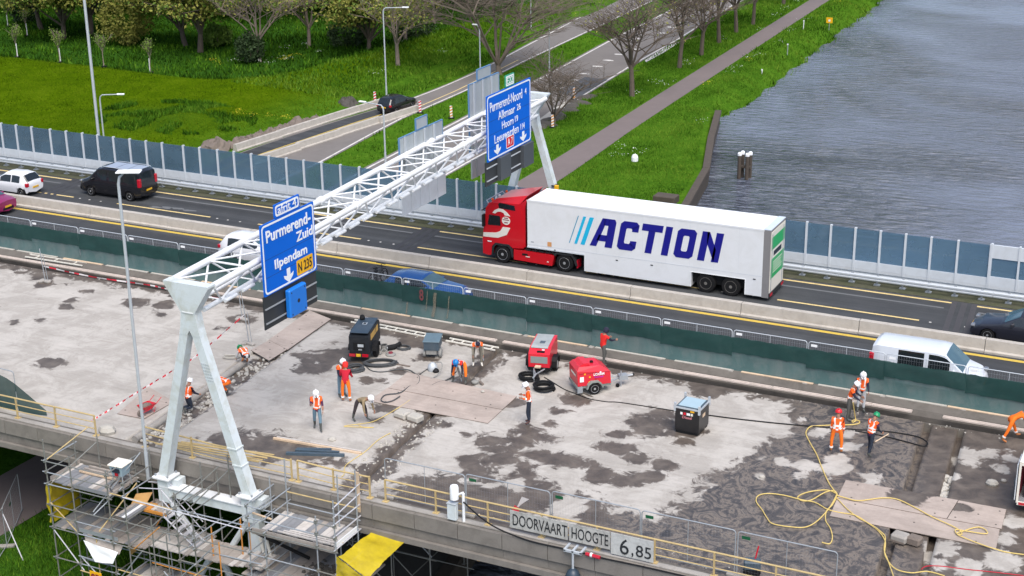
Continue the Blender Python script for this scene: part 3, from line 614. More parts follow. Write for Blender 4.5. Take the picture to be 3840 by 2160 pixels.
BLOBS += [(p[0], p[1], r) for p, r in zip([(8.97,-9.91,0.00),(7.97,-11.52,-0.00),(8.61,-12.06,0.00),(9.40,-12.66,0.00),(9.87,-10.36,0.00),(9.40,-7.61,0.00),(9.50,-8.93,0.00),(12.59,-8.54,-0.00),(13.14,-8.43,0.00),(12.68,-9.91,0.00),(13.32,-9.89,-0.00),(14.24,-10.43,0.00),(13.46,-7.26,0.00),(13.43,-5.92,0.00),(13.90,-7.93,0.00),(7.29,-7.49,0.00),(15.39,-10.57,0.00),(15.34,-11.76,0.00),(15.00,-12.17,0.00),(14.38,-12.45,0.00),(12.24,-11.88,0.00),(11.26,-11.93,0.00),(10.42,-11.91,0.00),(9.28,-11.06,0.00),(8.03,-13.42,0.00),(10.16,-13.11,0.00),(13.48,-12.48,0.00),(8.39,-13.65,0.00),(9.45,-6.02,0.00),(6.79,-11.42,0.00),(12.64,-6.59,0.00),(5.29,-10.78,-0.00)],
         [.55, .5, .5, .6, .45, .3, .22, .4, .2, .45, .55, .5, .7, .55, .5, .35, .5, .4, .5, .5, .5, .6, .5, .4, .4, .5, .6, .3, .6, .25, .25, .3])]
BLOBS += [(p[0], p[1], r) for p, r in zip([(14.49,-2.75,0.00),(14.18,-6.88,0.00),(14.81,-7.47,0.00),(15.47,-7.40,0.00),(15.41,-8.05,0.00),(15.40,-8.38,0.00),(15.80,-6.96,-0.00),(13.95,-6.09,0.00)], [.75, .6, .5, .45, .35, .2, .3, .3])]
LIGHT = [(p[0], p[1], r) for p, r in zip([(19.68,-8.32,0.00),(20.57,-8.18,0.00),(20.66,-9.05,0.00),(21.77,-8.02,0.00),(21.62,-7.03,0.00),(21.75,-5.88,0.00),(21.42,-4.62,-0.00),(20.29,-5.00,0.00),(23.15,-8.02,0.00),(23.39,-8.55,0.00),(26.81,-12.74,0.00),(26.04,-4.59,0.00),(26.42,-5.22,0.00),(27.11,-4.10,-0.00),(27.73,-4.08,0.00),(27.77,-5.25,0.00),(28.82,-9.50,-0.00),(28.93,-12.69,-0.00),(27.98,-13.74,0.00),(28.84,-11.04,0.00),(26.96,-13.91,0.00),(26.18,-6.63,0.00),(19.27,-9.81,0.00),(19.15,-4.05,0.00),(24.46,-14.46,0.00)],
         [.42, .65, .3, .75, .6, .55, .4, .5, .5, .4, .7, .6, .5, .45, .5, .4, .55, .85, .6, .45, .5, .35, .2, .3, .0])]
LIGHT += [(p[0], p[1], r) for p, r in zip([(10.83,-14.60,0.00),(13.39,-15.37,0.00),(12.24,-14.07,0.00),(16.42,-14.67,0.00),(5.50,-12.65,0.00),(6.35,-15.26,0.00),(9.87,-13.50,-0.00),(12.66,-16.64,-0.00),(13.82,-16.56,0.00)], [.6, .9, .3, .5, .6, .6, .4, .5, .5])]
def wet_field(x, y):
    w_ = np.full(x.shape, -0.95)
    for k_, P in enumerate(DARK): w_ = np.maximum(w_, np.clip(poly_sd(x, y, P) / 1.3, -1, (1.05, 0.5, 0.16)[k_]))
    for bx, by, r in BLOBS:
        d = np.hypot((x - bx) * 0.9, (y - by)); w_ = np.maximum(w_, np.clip((r * 1.1 - d) / 0.62, -1, 0.7))
    for bx, by, r in LIGHT:
        if r > 0: d = np.hypot(x - bx, (y - by) * 0.8); w_ = np.minimum(w_, np.clip((d - r * 0.80) / 0.5, -0.7, 1))
    u = x + 0.088 * y
    # joints stay damp
    j2 = np.exp(-((u - 3.6) / 0.75) ** 2); w_ = np.maximum(w_, j2 * 1.3 - 0.75)
    j1 = np.exp(-((u + 6.6) / 0.7) ** 2); w_ = np.maximum(w_, j1 * 1.1 - 0.72)
    w_ = np.maximum(w_, np.clip(0.55 - (-2.0 - y) / 1.1, -1, 0.6))
    w_ = np.maximum(w_, np.where(u > 23.7, 0.35, -1)) if False else w_
    return w_
MILL = [(16.12,-0.88,0.00),(18.55,-2.21,0.00),(19.21,-5.09,0.00),(18.23,-8.48,0.00),(17.42,-11.01,0.00),(17.25,-14.54,-0.00),(15.00,-14.17,-0.00),(15.43,-16.74,0.00),(19.56,-20.31,-0.00),(26.70,-16.98,0.00),(23.68,-0.33,0.00)]
def milled_field(x, y): return np.clip(poly_sd(x, y, MILL) / 1.0 + 0.5, 0, 1)
def seg(a, b, st): n = max(2, int(abs(b - a) / st) + 1); return np.linspace(a, b, n)
e = 0.002
ucols = np.concatenate([seg(-110, -52, 2.0), seg(-51.5, -7.55, .14), seg(-7.55 + e, -5.95, .1), seg(-5.95 + e, 3.44, .13), seg(3.44 + e, 3.72, .1), seg(3.72 + e, 23.78, .13), seg(23.78 + e, 24.14, .12), seg(24.14 + e, 25.2, .13), seg(25.2 + e, 25.5, .1), seg(25.5 + e, 48, .16), seg(49, 90, 2.0)])
yrows = np.concatenate([np.linspace(-17.86, -2.10, 122)])
DU, DY = np.meshgrid(ucols, yrows); DX = uy(DU, DY)
def deck_depth(u, y):
    z = (vnoise(u, y, 1.7, 8) - .5) * 0.02
    n = (vnoise(u, y, 0.35, 4) - .5)
    z = np.where((u > -7.55 + e / 2) & (u < -5.95 + e / 2), -0.13 + n * 0.14, z)
    z = np.where((u > 3.44 + e / 2) & (u < 3.72 + e / 2), -0.40, z)
    z = np.where((u > 2.7) & (u < 3.44 + e / 2), -0.04 + n * .05, z); z = np.where((u > 3.72 + e / 2) & (u < 4.5), -0.03 + n * .05, z)
    z = np.where((u > 23.78 + e / 2) & (u < 24.14 + e / 2), -0.45, z); z = np.where((u > 25.2 + e / 2) & (u < 25.5 + e / 2), -0.42, z)
    return np.where((u > 24.14 + e / 2) & (u < 25.2 + e / 2), -0.07 + n * 0.03, z)
DZ = deck_depth(DU, DY)
struct('bridge_deck', grid_mesh('bridge_deck', DX, DY, DZ, deck_m, {'wet': wet_field(DX, DY), 'milled': milled_field(DX, DY)}, False), None)
mb = MB(); mb.box(XA, XB, -17.87, -2.10, -0.62, -0.47); struct('deck_underlayer', mb, concrete_dark)
mb = MB(); mb.box(XA, XB, -2.13, -2.09, -0.62, -0.02); struct('deck_edge', mb, concrete_dark)
# trench floor and kerb between deck and carriageway
mb = MB(); mb.box(XA, XB, -2.07, -0.72, -0.72, -0.60); struct('trench_floor', mb, mat('wet_soil_painted_shade', (0.014, 0.012, 0.011), 0.8, var=0.4, scale=2, world=True))  # near-black wet floor colour with the trench's shade painted in
mb = MB(); mb.prism([(-0.92, -0.6), (-0.10, -0.6), (-0.10, 0.08), (-0.34, 0.08), (-0.80, -0.06), (-0.92, -0.30)], 'x', XA, XB); struct('bridge_kerb', mb, mat('kerb_concrete', (0.135, 0.122, 0.108), 0.9, var=0.2, scale=1.5, bump=0.3, dirt=0.6, dirtcol=(0.06, 0.052, 0.045), dscale=1.2, world=True))
# pale strips and edge boards on that kerb
ks = thing('edge_strip', 'row of pale boards lying on the kerb at the foot of the green netting', 'edge boards', (0, -0.26, 0.085))
x = -62.0; i = 0
while x < 48:
    L = random.uniform(2.2, 3.6); mb = MB(); mb.box(x, x + L, -0.07, 0.07 + random.uniform(0, .03), 0, 0.03); part('board', mb, stone_m if i % 3 else timber, ks); x += L + random.uniform(0.03, 0.5); i += 1
plank_pale = mat('plank_pale', (0.62, 0.53, 0.47), 0.85, var=0.15, scale=6, dirt=0.3)
# long planks over the trench
for lab, xs_ in (('long pale plank pair over the trench behind the left gantry leg', (-38.5, -14.2)), ('long pale plank pair over the trench behind the dark matrix board', (-13.8, 3.2)), ('long pale plank pair over the trench behind the red machines', (3.55, 23.3)), ('short pale plank pair beside the worker bending at the right edge', (24.6, 40.0))):
    t = thing('trench_planks', lab, 'planks', ((xs_[0] + xs_[1]) / 2, -1.30, 0.03)); h = (xs_[1] - xs_[0]) / 2; a = -h
    while a < h - .2:
        b = min(h, a + random.uniform(4.2, 5.6))
        for dy in (-0.095, 0.045):
            mb = MB(); mb.box(a, b - .02, dy, dy + 0.08, -0.03, 0.03 + random.uniform(0, .01)); part('plank', mb, plank_pale, t)
        a = b
# front edge beam: each precast panel is a part
eb = struct('edge_beam', MB().box(XA, XB, -18.30, -17.86, -1.22, 0.02), concrete_dark)
x = XA; i = 0
while x < XB:
    L = 1.86
    mb = MB(); mb.box(x + .012, x + L - .012, -18.46, -18.303, -0.62, 0.0 + random.uniform(-.008, .008)); mb.prism([(-18.303, -0.64), (-18.303, -1.02), (-18.36, -1.04), (-18.36, -0.64)], 'x', x + .006, x + L - .006)
    part('edge_panel', mb, edge_concrete, eb)
    x += L; i += 1
mb = MB(); mb.box(XA, XB, -18.30, -18.02, 0.021, 0.06); part('coping', mb, concrete, eb)
mb = MB(); mb.box(XA, XB, -18.52, -18.18, -1.30, -1.06); part('lower_ledge', mb, edge_concrete, eb)

# ---------------------------------------------------------------- barrier blocks in the middle of the motorway
def barrier_mesh(L=5.97):
    mb = MB(); mb.prism([(-.32, 0), (.32, 0), (.32, .10), (.22, .16), (.16, .64), (-.16, .64), (-.22, .16), (-.32, .10)], 'x', -L / 2, L / 2)
    return mb.mesh('concrete_barrier', concrete_light)
bme = barrier_mesh()
n = 0
for i in range(-7, 7):
    x = -2.15 + i * 6.0
    o = link('concrete_barrier', bme, None, (x, 7.16 + random.uniform(-.015, .015), 0))
    vis = i >= -6 and i <= 5
    lab = 'grey concrete barrier block between the motorway lanes, %s from the left' % nth(i + 7)
    tag(o, lab, 'barrier', 'concrete barrier blocks along the middle of the motorway')
# temporary barriers along the ramp where the black suv drives
pts = [(-46.0, 45.6), (-45.4, 51.4), (-44.7, 57.3), (-43.9, 63.2)]
for k, (x, y) in enumerate(pts):
    o = link('concrete_barrier', bme, None, (x - .1, y + 2.6, GZ + .02), math.radians(83)); tag(o, 'pale barrier block beside the soil heaps on the sunken ramp, %s from the bridge' % nth(k), 'barrier', 'barrier blocks along the ramp')
pts = [(-41.9, 45.0), (-41.3, 50.9), (-40.6, 56.8), (-39.6, 62.3)]
for k, (x, y) in enumerate(pts):
    o = link('concrete_barrier', bme, None, (x, y, GZ + .02), math.radians(82)); tag(o, 'pale barrier block between ramp and old road lane, %s from the bridge' % nth(k), 'barrier', 'barrier blocks along the ramp')

# ---------------------------------------------------------------- noise barrier
px = [-42.69, -41.28, -39.61, -38.2, -36.77, -35.45, -34.08, -32.7, -31.34, -30.0, -28.26, -26.94, -25.51, -24.2, -22.85, -21.47, -20.15, -18.83, -17.48] + [-17.48 + 1.377 * k for k in range(1, 7)] + [-7.84, -6.53, -5.19] + [-5.19 + 1.352 * k for k in range(1, 13)] + [12.39, 13.73, 15.07, 16.4, 17.75, 19.09, 20.42, 21.81, 23.47]
px = [px[0] - 1.37 * k for k in range(28, 0, -1)] + px
nb = thing('noise_barrier', 'long tinted glass noise barrier on white posts along the far motorway edge', 'noise barrier', (0, 15.4, 0))
pm = MB(); pm.box(-.055, .055, -.09, .09, 0.0, 2.66); pme = pm.mesh('post', panel_white)
for i, x in enumerate(px):
    link('post', pme, nb, (x, 0, 0.02))
    if i:
        a, b = px[i - 1], x
        mb = MB(); mb.box(a + .057, b - .057, -.012, .012, 0.86, 2.62); part('glass_pane', mb, screen_glass, nb)
        mb = MB(); mb.box(a + .057, b - .057, -.05, .05, 0.06, 0.855); mb.box(a + .057, b - .057, -.056, .056, 0.44, 0.455); part('base_panel', mb, panel_white, nb)
nb2 = thing('noise_barrier_wall', 'white solid noise wall with low windows at the right edge of the picture', 'noise wall', (0, 15.4, 0))
x = 23.47
for i in range(24):
    mb = MB(); mb.box(x, x + .1, -.1, .1, 0.02, 2.72); part('post', mb, panel_white, nb2)
    mb = MB(); mb.box(x + .102, x + 1.4, -.06, .06, 0.06, 0.95); part('base_panel', mb, panel_white, nb2)
    mb = MB(); mb.box(x + .102, x + 1.4, -.06, .06, 1.95, 2.66); part('top_panel', mb, panel_white, nb2)
    mb = MB(); mb.box(x + .102, x + 1.4, -.012, .012, .952, 1.948); part('glass_pane', mb, screen_glass, nb2)
    x += 1.402
# ---------------------------------------------------------------- guard rail
gr = thing('guard_rail', 'galvanised double steel guard rail in front of the noise barrier', 'guard rail', (0, 14.2, 0.02))
gp = MB(); gp.box(-.05, .05, -.05, .05, 0, .52); gp.box(-.16, .16, -.13, .13, 0, .04); gp.box(-.03, .03, -.22, .22, .46, .53); gpm = gp.mesh('rail_post', galv)
x = -78.0
while x < 56: link('rail_post', gpm, gr, (x, 0, 0)); x += 1.352
def wbeam(y, sgn, x0, x1):
    p = [(0, .27), (.05 * sgn, .32), (.05 * sgn, .38), (0, .42), (.05 * sgn, .46), (.05 * sgn, .54), (0, .58)]
    q = [(yy - .03 * sgn, z) for yy, z in reversed(p)]
    mb = MB(); mb.prism([(y + a, z) for a, z in p] + [(y + a, z) for a, z in q], 'x', x0, x1); return mb
x = -80.0
while x < 60:
    part('rail_beam', wbeam(-.26, -1, x + .01, x + 7.99), galv_light, gr); part('rail_beam', wbeam(.24, 1, x + .01, x + 7.99), galv_light, gr); x += 8.0
# ---------------------------------------------------------------- sign gantry
g = thing('sign_gantry', 'white steel lattice gantry spanning the viaduct on two forked columns', 'gantry', (0, 0, 0))
def g_column(y, xo, z0L, z0R, xL, xR, front):
    # fork column: neck, two legs, tapered head
    cx = xo
    mb = MB()
    def tapered(a, b, wa, wb, d0=.42, d1=.42):
        # box from a=(x,z) to b
        vs = []
        for (x, z), w_, d in ((a, wa, d0), (b, wb, d1)):
            vs += [(x - w_, y - d / 2, z), (x + w_, y - d / 2, z), (x + w_, y + d / 2, z), (x - w_, y + d / 2, z)]
        m = MB(); m.add(vs, [(0, 3, 2, 1), (4, 5, 6, 7), (0, 1, 5, 4), (1, 2, 6, 5), (2, 3, 7, 6), (3, 0, 4, 7)]); return m
    head = MB(); d = .22
    head.prism([(cx - 1.06, 8.13), (cx + 1.06, 8.13), (cx + 1.06, 8.05), (cx + .36, 7.0), (cx + .34, 6.92), (cx - .34, 6.92), (cx - .36, 7.0), (cx - 1.06, 8.05)], 'y', y - d, y + d)
    part('column_head', head, gantry_white, g)
    m = MB(); m.prism([(cx - .34, 6.918), (cx + .34, 6.918), (cx + .42, 6.3), (cx + .5, 6.0), (cx + .12, 6.0), (cx, 6.22), (cx - .12, 6.0), (cx - .5, 6.0), (cx - .42, 6.3)], 'y', y - .21, y + .21); part('column_neck', m, gantry_white, g)
    m = MB(); m.box(cx - .26, cx + .26, y - .235, y - .2205, 6.93, 6.98); part('weld_plate', m, white, g)
    for (bx, bz, s) in ((xL, z0L, -1), (xR, z0R, 1)):
        m = tapered((bx, bz), (cx + s * .30, 5.998), .215, .19, .44, .40); part('leg', m, gantry_white, g)
        m = MB(); m.box(bx - .42, bx + .42, y - .40, y + .40, bz - .12, bz, bev=.03); part('base_plate', m, white, g)
        for ax in (-.3, .3):
            for ay in (-.28, .28):
                m = MB(); m.cyl((bx + ax, y + ay, bz), (bx + ax, y + ay, bz + .09), .045, 6); part('bolt', m, galv, g)
    # bolted splice on the right leg
    if front:
        t = .22; X0 = cx + .30 + (xR - cx - .30) * t; Z0 = 6.0 + (z0R - 6.0) * t
        m = MB(); m.cur = 0
        for i in range(4):
            for j in range(6):
                zz = Z0 + (j - 2.5) * .13; xx = cx + .30 + (xR - cx - .30) * ((6.0 - zz) / (6.0 - z0R)) + (i - 1.5) * .1
                m.box(xx - .022, xx + .022, y - .235, y - .205, zz - .022, zz + .022)
        o = part('splice_bolts', m, galv_light, g); o['kind'] = 'stuff'
        for zc in (1.45, 0.75):
            m = MB(); xx = cx + .30 + (xR - cx - .30) * ((6.0 - zc) / (6.0 - z0R)); m.box(xx - .235, xx + .235, y - .24, y + .24, zc, zc + .06); part('collar', m, gantry_white, g)
Y0, X0g = -18.95, -1.0
Y1, X1g = 16.55, -3.32
g_column(Y0, X0g, -0.46, -0.42, -3.02, 1.12, True)
g_column(Y1, X1g, -0.2, -0.2, -5.4, -1.2, False)
def gl(t, dx, z): return (X0g + (X1g - X0g) * t + dx, Y0 + .25 + (Y1 - Y0 - .5) * t, z - .16 * t)
NB = 14
CH = [(-.95, 8.02, .14), (.95, 8.02, .14), (-.42, 6.98, .10), (.42, 6.98, .10)]
for dx, z, r in CH:
    for k in range(3):
        m = MB(); m.tube([gl(k / 3 + .0005, dx, z), gl((k + 1) / 3, dx, z)], r, 10); part('chord', m, white, g, smooth=True)
        if 0 < k and z > 7.5:
            m = MB(); m.tube([gl(k / 3 - .004, dx, z), gl(k / 3 + .004, dx, z)], r + .05, 10); part('flange', m, white, g)
for i in range(NB):
    a, b = i / NB, (i + 1) / NB; mid = (a + b) / 2
    def brace(p, q, r=.045):
        m = MB(); m.tube([p, q], r, 6); part('brace', m, white, g, smooth=True)
    brace(gl(a, -.95, 8.02), gl(a, .95, 8.02)); brace(gl(a, -.95, 8.02), gl(b, .95, 8.02), .04)
    brace(gl(a, .95, 8.02), gl(mid, .42, 6.98)); brace(gl(mid, .42, 6.98), gl(b, .95, 8.02))
    brace(gl(a, -.95, 8.02), gl(mid, -.42, 6.98)); brace(gl(mid, -.42, 6.98), gl(b, -.95, 8.02))
    brace(gl(mid, -.42, 6.98), gl(mid, .42, 6.98), .035)
# cable tray and sleeves below the lower chord
for i in range(1, 26):
    m = MB(); m.tube([gl(i / 27, .56, 6.92), gl(i / 27 + .024, .56, 6.92)], .075, 8); part('cable_sleeve', m, sign_white, g)
m = MB(); m.box(-1.1, -.95, 13.0, 13.3, -.2, .5)
# bracket frame under the front column
bf = thing('bracket_frame', 'white steel bracket frame below the front gantry legs amid the scaffold', 'steel frame', (-0.95, -18.95, 0))
m = MB(); m.box(-2.3, 2.32, -.2, .2, -1.35, -.95); part('cross_beam', m, gantry_white, bf); m = MB(); m.box(-2.25, 2.27, -.27, .27, -.948, -.90); part('flange', m, white, bf)
for sx in (-2.07, 2.07):
    m = MB(); m.box(sx - .26, sx + .26, -.26, .26, -1.6, -.59); part('stub_column', m, gantry_white, bf)
    m = MB(); m.tube([(sx * .95, 0, -1.6), (sx * 0.15, 0.15, -4.0)], .14, 8); part('raking_leg', m, gantry_white, bf)
    m = MB(); m.tube([(sx * 0.15, 0.15, -4.0), (sx * .95, 0.1, -6.7)], .14, 8); part('raking_leg', m, gantry_white, bf)
    m = MB(); m.box(sx + (.26 if sx > 0 else .26), sx + .62, -.05, .45, -1.05, -.62); part('gusset', m, gantry_white, bf)
m = MB(); m.box(2.0, 2.5, -.12, .28, -6.8, -1.6); part('raking_leg', m, gantry_white, bf)

def sign_panel(name, label, x, y0, y1, z0, z1, r=.18, rows=4, border=True, col=None, cat='road sign', edge=None):
    t = thing(name, label, cat, (x, y0, z0)); wd, h = y1 - y0, z1 - z0
    m = MB(); m.prism(rrect(wd, h, .02, 1), 'x', -.06, .0); part('panel', m, col or sign_blue, t)
    if border:
        o = rrect(wd - .10, h - .10, r); o = [(u + .05, v + .05) for u, v in o]; i = rrect(wd - .26, h - .26, r * .7); i = [(u + .13, v + .13) for u, v in i]
        part('border', frame_ring(o, i, .001, .006), sign_white, t)
    for k in range(1, rows):
        m = MB(); m.box(.0005, .003, .14, wd - .14, h * k / rows - .006, h * k / rows + .006); part('seam', m, sign_edge if False else trouser_navy, t)
    for yy in (.25 * wd, .75 * wd):
        m = MB(); m.box(-.16, -.061, yy - .05, yy + .05, .05, h - .05); part('back_rail', m, galv, t)
    return t
def down_arrow(t, y, z, w_, h):
    m = MB(); m.prism([(y - w_ * .17, z + h), (y + w_ * .17, z + h), (y + w_ * .17, z + h * .5), (y + w_ * .5, z + h * .62), (y + w_ * .42, z + h * .38), (y, z), (y - w_ * .42, z + h * .38), (y - w_ * .5, z + h * .62), (y - w_ * .17, z + h * .5)], 'x', .002, .008); part('arrow', m, sign_white, t)
# left sign
sx = 0.14
s1 = sign_panel('direction_sign', 'blue direction sign reading Purmerend-Zuid Ilpendam with a yellow N235 field', sx, -15.67, -11.85, 6.58, 9.57)
lettering('Purmerend-', s1, (.002, .33, 2.18), 3.2, .50, sign_white, FACE_X, .022)
lettering('Zuid', s1, (.002, 2.42, 1.62), 1.22, .42, sign_white, FACE_X, .022)
lettering('IIpendam', s1, (.002, .80, .82), 2.35, .52, sign_white, FACE_X, .022)
m = MB(); m.prism([(u + 2.33, v + .17) for u, v in rrect(1.2, .66, .07)], 'x', .002, .006); f = part('number_field', m, sign_yellow, s1)
lettering('N 235', f, (.007, 2.43, .29), 1.0, .42, sign_black, FACE_X, .012)
down_arrow(s1, 1.73, .10, .72, .62)
lettering('088 201', s1, (.002, 3.15, .085), .45, .07, sign_edge, FACE_X, 0)
s2 = sign_panel('exit_sign', 'small blue plate reading afrit 4 above the Purmerend-Zuid sign', sx, -14.64, -12.86, 9.60, 10.16, .12, 1)
lettering('afrit 4', s2, (.002, .22, .14), 1.32, .32, sign_white, FACE_X, .004)
# dark matrix board below it, with a blue cover
mbd = thing('matrix_board', 'dark grey matrix board below the Purmerend-Zuid sign with a blue cover', 'matrix board', (sx - .05, -15.72, 5.17))
m = MB(); m.box(-.05, .0, 0, 3.82, 0, 1.40); part('board_panel', m, matrix_dark, mbd)
for zz in (.25, .86):
    m = MB(); m.box(.001, .05, .05, 3.80, zz - .025, zz + .025); part('rail', m, galv, mbd)
bc = MB(); bc.box(.055, .30, 1.40, 2.66, .06, 1.28, bev=.05); f = part('blue_cover', bc, mat('bright_blue_plastic', (0.01, 0.17, 0.62), 0.4, var=0.08), mbd)
for (yy, zz, r) in ((2.03, .67, .09), (1.55, .2, .035), (2.5, .2, .035), (1.55, 1.14, .035), (2.5, 1.14, .035)):
    m = MB(); m.cyl((.301, yy, zz), (.306, yy, zz), r, 12); part('cover_hole', m, sign_black, f)
# right sign
sx = -1.25
s3 = sign_panel('direction_sign', 'blue direction sign reading Purmerend-Noord Alkmaar Hoorn Leeuwarden with a red A7 field', sx, 6.72, 12.02, 6.50, 10.05, .2, 5)
for txt, y, z, wd, h in (('Purmerend-Noord', .36, 2.62, 3.85, .52), ('4', 4.55, 2.74, .2, .34), ('Alkmaar', 1.3, 2.02, 2.0, .44), ('26', 3.55, 2.06, .46, .34), ('Hoorn', 1.72, 1.43, 1.38, .42), ('19', 3.3, 1.47, .36, .34), ('Leeuwarden', .82, .83, 2.9, .46), ('114', 3.98, .88, .5, .34)):
    lettering(txt, s3, (.002, y, z), wd, h, sign_white, FACE_X, .0)
m = MB(); m.prism([(u + 2.2, v + .22) for u, v in rrect(.95, .66, .08)], 'x', .002, .005); f = part('number_border', m, sign_white, s3)
m = MB(); m.prism([(u + 2.25, v + .27) for u, v in rrect(.85, .56, .05)], 'x', .0055, .008); f = part('number_field', m, sign_red, s3); lettering('A 7', f, (.009, 2.38, .37), .58, .38, sign_white, FACE_X, .0)
down_arrow(s3, 1.15, .18, .82, .56); down_arrow(s3, 4.3, .18, .82, .56)
e22 = sign_panel('route_shield', 'small green E22 plate on top of the Purmerend-Noord sign', sx, 8.95, 10.0, 10.08, 10.72, .05, 1, True, sign_green)
lettering('E22', e22, (.002, .17, .16), .72, .34, sign_white, FACE_X, .0)
mb2 = thing('matrix_board', 'dark grey matrix board with two lamp boxes below the Purmerend-Noord sign', 'matrix board', (sx - .05, 6.55, 5.2))
m = MB(); m.box(-.05, 0, 0, 5.4, 0, 1.32); part('board_panel', m, matrix_dark, mb2)
for y0 in (1.35, 4.2):
    m = MB(); m.box(.001, .22, y0, y0 + 1.25, .03, 1.29); part('lamp_box', m, mat('lamp_box_grey', (0.06, 0.07, 0.08), 0.5, var=0.1) if y0 < 2 else MATS['lamp_box_grey'], mb2)
for y0, y1 in ((.1, 1.3), (2.65, 4.15)):
    for zz in (.28, .98):
        m = MB(); m.box(.001, .05, y0, y1, zz - .025, zz + .025); part('rail', m, galv_light, mb2)
# signs seen from the back on the other side of the truss
def back_sign(label, x, y0, y1, z0, z1, cap, n, low=None):
    t = thing('direction_sign', label, 'road sign', (x, y0, z0)); wd = y1 - y0; h = z1 - z0
    for k in range(n):
        m = MB(); a = wd * k / n; b = wd * (k + 1) / n; m.box(-.06 + .012 * (k % 2), 0, a + .008, b - .008, 0.02, h - .02); part('back_panel', m, sign_back, t)
    m = frame_ring([(0, 0), (wd, 0), (wd, h), (0, h)], [(.03, .03), (wd - .03, .03), (wd - .03, h - .03), (.03, h - .03)], -.07, .02); part('blue_edge', m, sign_edge, t)
    for k in range(1, n, 2):
        m = MB(); m.box(.015, .10, wd * k / n - .06, wd * k / n + .06, .03, h - .03); part('back_rail', m, galv_light, t)
    if cap:
        y, w2, h2 = cap; m = MB(); m.box(-.06, 0, y, y + w2, h + .03, h + h2); part('cap_panel', m, sign_back, t)
        m = frame_ring([(y - .02, h + .02), (y + w2 + .02, h + .02), (y + w2 + .02, h + h2 + .02), (y - .02, h + h2 + .02)], [(y + .02, h + .05), (y + w2 - .02, h + .05), (y + w2 - .02, h + h2 - .02), (y + .02, h + h2 - .02)], -.07, .015); part('blue_edge', m, sign_edge, t)
    return t
back_sign('grey back of a road sign on the middle of the lattice gantry', -3.5, 1.45, 5.98, 5.9, 8.82, (1.75, 1.15, .6), 9)
back_sign('grey back of the tall road sign beside the E22 plate', -4.0, 9.93, 13.62, 5.95, 9.82, (1.05, 1.6, .62), 7)
t = thing('matrix_board', 'pale back of a matrix board hanging below the middle of the gantry', 'matrix board', (-3.45, 1.45, 4.75))
for k in range(5):
    m = MB(); m.box(-.06, 0, k * .93 + .03, k * .93 + .9, 0, 1.12); part('back_panel', m, panel_white, t)
t = thing('matrix_board', 'grey back of a matrix board hanging beside the right sign', 'matrix board', (-3.45, 9.1, 4.75)); m = MB(); m.box(-.08, 0, 0, 1.6, 0, 1.05); part('back_panel', m, sign_back, t); m = MB(); m.box(0.002, .05, .5, .6, 0, 1.05); part('back_rail', m, galv, t)
bx = thing('junction_box', 'yellow box strapped to the far right gantry leg', 'junction box', (-1.62, 16.2, 2.6)); m = MB(); m.box(-.12, .12, -.1, .1, -.17, .17, bev=.03); part('box_body', m, sign_yellow, bx)
for zz in (-.1, .1):
    m = MB(); m.box(-.36, -.118, -.02, .5, zz - .015, zz + .015); part('strap', m, steel_dark, bx)

# ---------------------------------------------------------------- yellow railing on the front edge
def railing(label, x0, x1, y=-18.1, droop=0.0):
    t = thing('yellow_railing', label, 'railing', (x0, y, 0.06)); n = max(1, round((x1 - x0) / 2.15)); L = x1 - x0
    for k in range(n + 1):
        m = MB(); m.box(L * k / n - .03, L * k / n + .03, -.03, .03, 0, .93); m.box(L * k / n - .12, L * k / n + .12, -.1, .1, 0, .03); part('post', m, rust_rail, t)
    for z, r in ((.93, .035), (.62, .022), (.32, .022)):
        m = MB(); m.tube([(-.3 if x0 < -14 else 0, 0, z), (L * .5, 0, z - droop), (L, 0, z - droop * .6)], r, 6); part('rail', m, rust_rail, t)
railing('yellow steel railing along the left part of the deck edge', -22.5, -7.3)
railing('bent yellow railing between the two gantry legs', -4.7, 2.6, droop=.12)
railing('short yellow railing stub right of the gantry leg above the scaffold', 2.9, 6.2, droop=.06)
railing('yellow railing carrying the clearance height boards at the front edge', 6.9, 40.0)
t = thing('yellow_bars', 'loose bundle of dismantled yellow rails lying between the gantry legs', 'loose rails', (-1.2, -17.6, .1))
for k in range(6):
    m = MB(); a = random.uniform(-.12, .12); m.tube([(-3.2 + k * .2, -.2 + k * .09, .03 + k * .02), (2.0 + k * .1, -.1 + k * .06 + a, .25 + .05 * k)], .028, 6); part('bar', m, rust_rail, t)
# clearance height boards
def hboard(label, x0, x1, txt, tx, tw, th, tz, col=None):
    t = thing('height_board', label, 'sign', (x0, -18.22, 0.06)); L = x1 - x0
    m = MB(); m.box(0, L, -.03, 0, .20, .90); part('board_panel', m, mat('worn_sign_white_%d' % int(x0 * 10), (0.45, 0.45, 0.43), 0.7, var=0.12, dirt=0.85, dirtcol=(0.15, 0.145, 0.135), dscale=3.0), t)
    lettering(txt, t, (tx, -.031, tz), tw, th, steel_dark, FACE_MY, .0)
X_ = lambda p: p[0]
hboard('worn white board with black letters DOORVAART on the front railing', X_((12.30,-18.20,0.68)), X_((14.64,-18.20,0.64)) - .02, 'DOORVAART', .12, X_((14.56,-18.20,0.62)) - X_((12.37,-18.20,0.69)), .46, .32)
hboard('worn white board with black letters HOOGTE on the front railing', X_((14.69,-18.20,0.65)), X_((16.31,-18.20,0.60)) - .02, 'HOOGTE', .1, X_((16.22,-18.20,0.58)) - X_((14.79,-18.20,0.67)), .45, .32)
t6 = thing('height_board', 'white board with black figures 6.85 on the front railing', 'sign', (X_((16.32,-18.20,0.60)), -18.22, 0.06))
L6 = X_((17.94,-18.20,0.64)) - X_((16.32,-18.20,0.60))
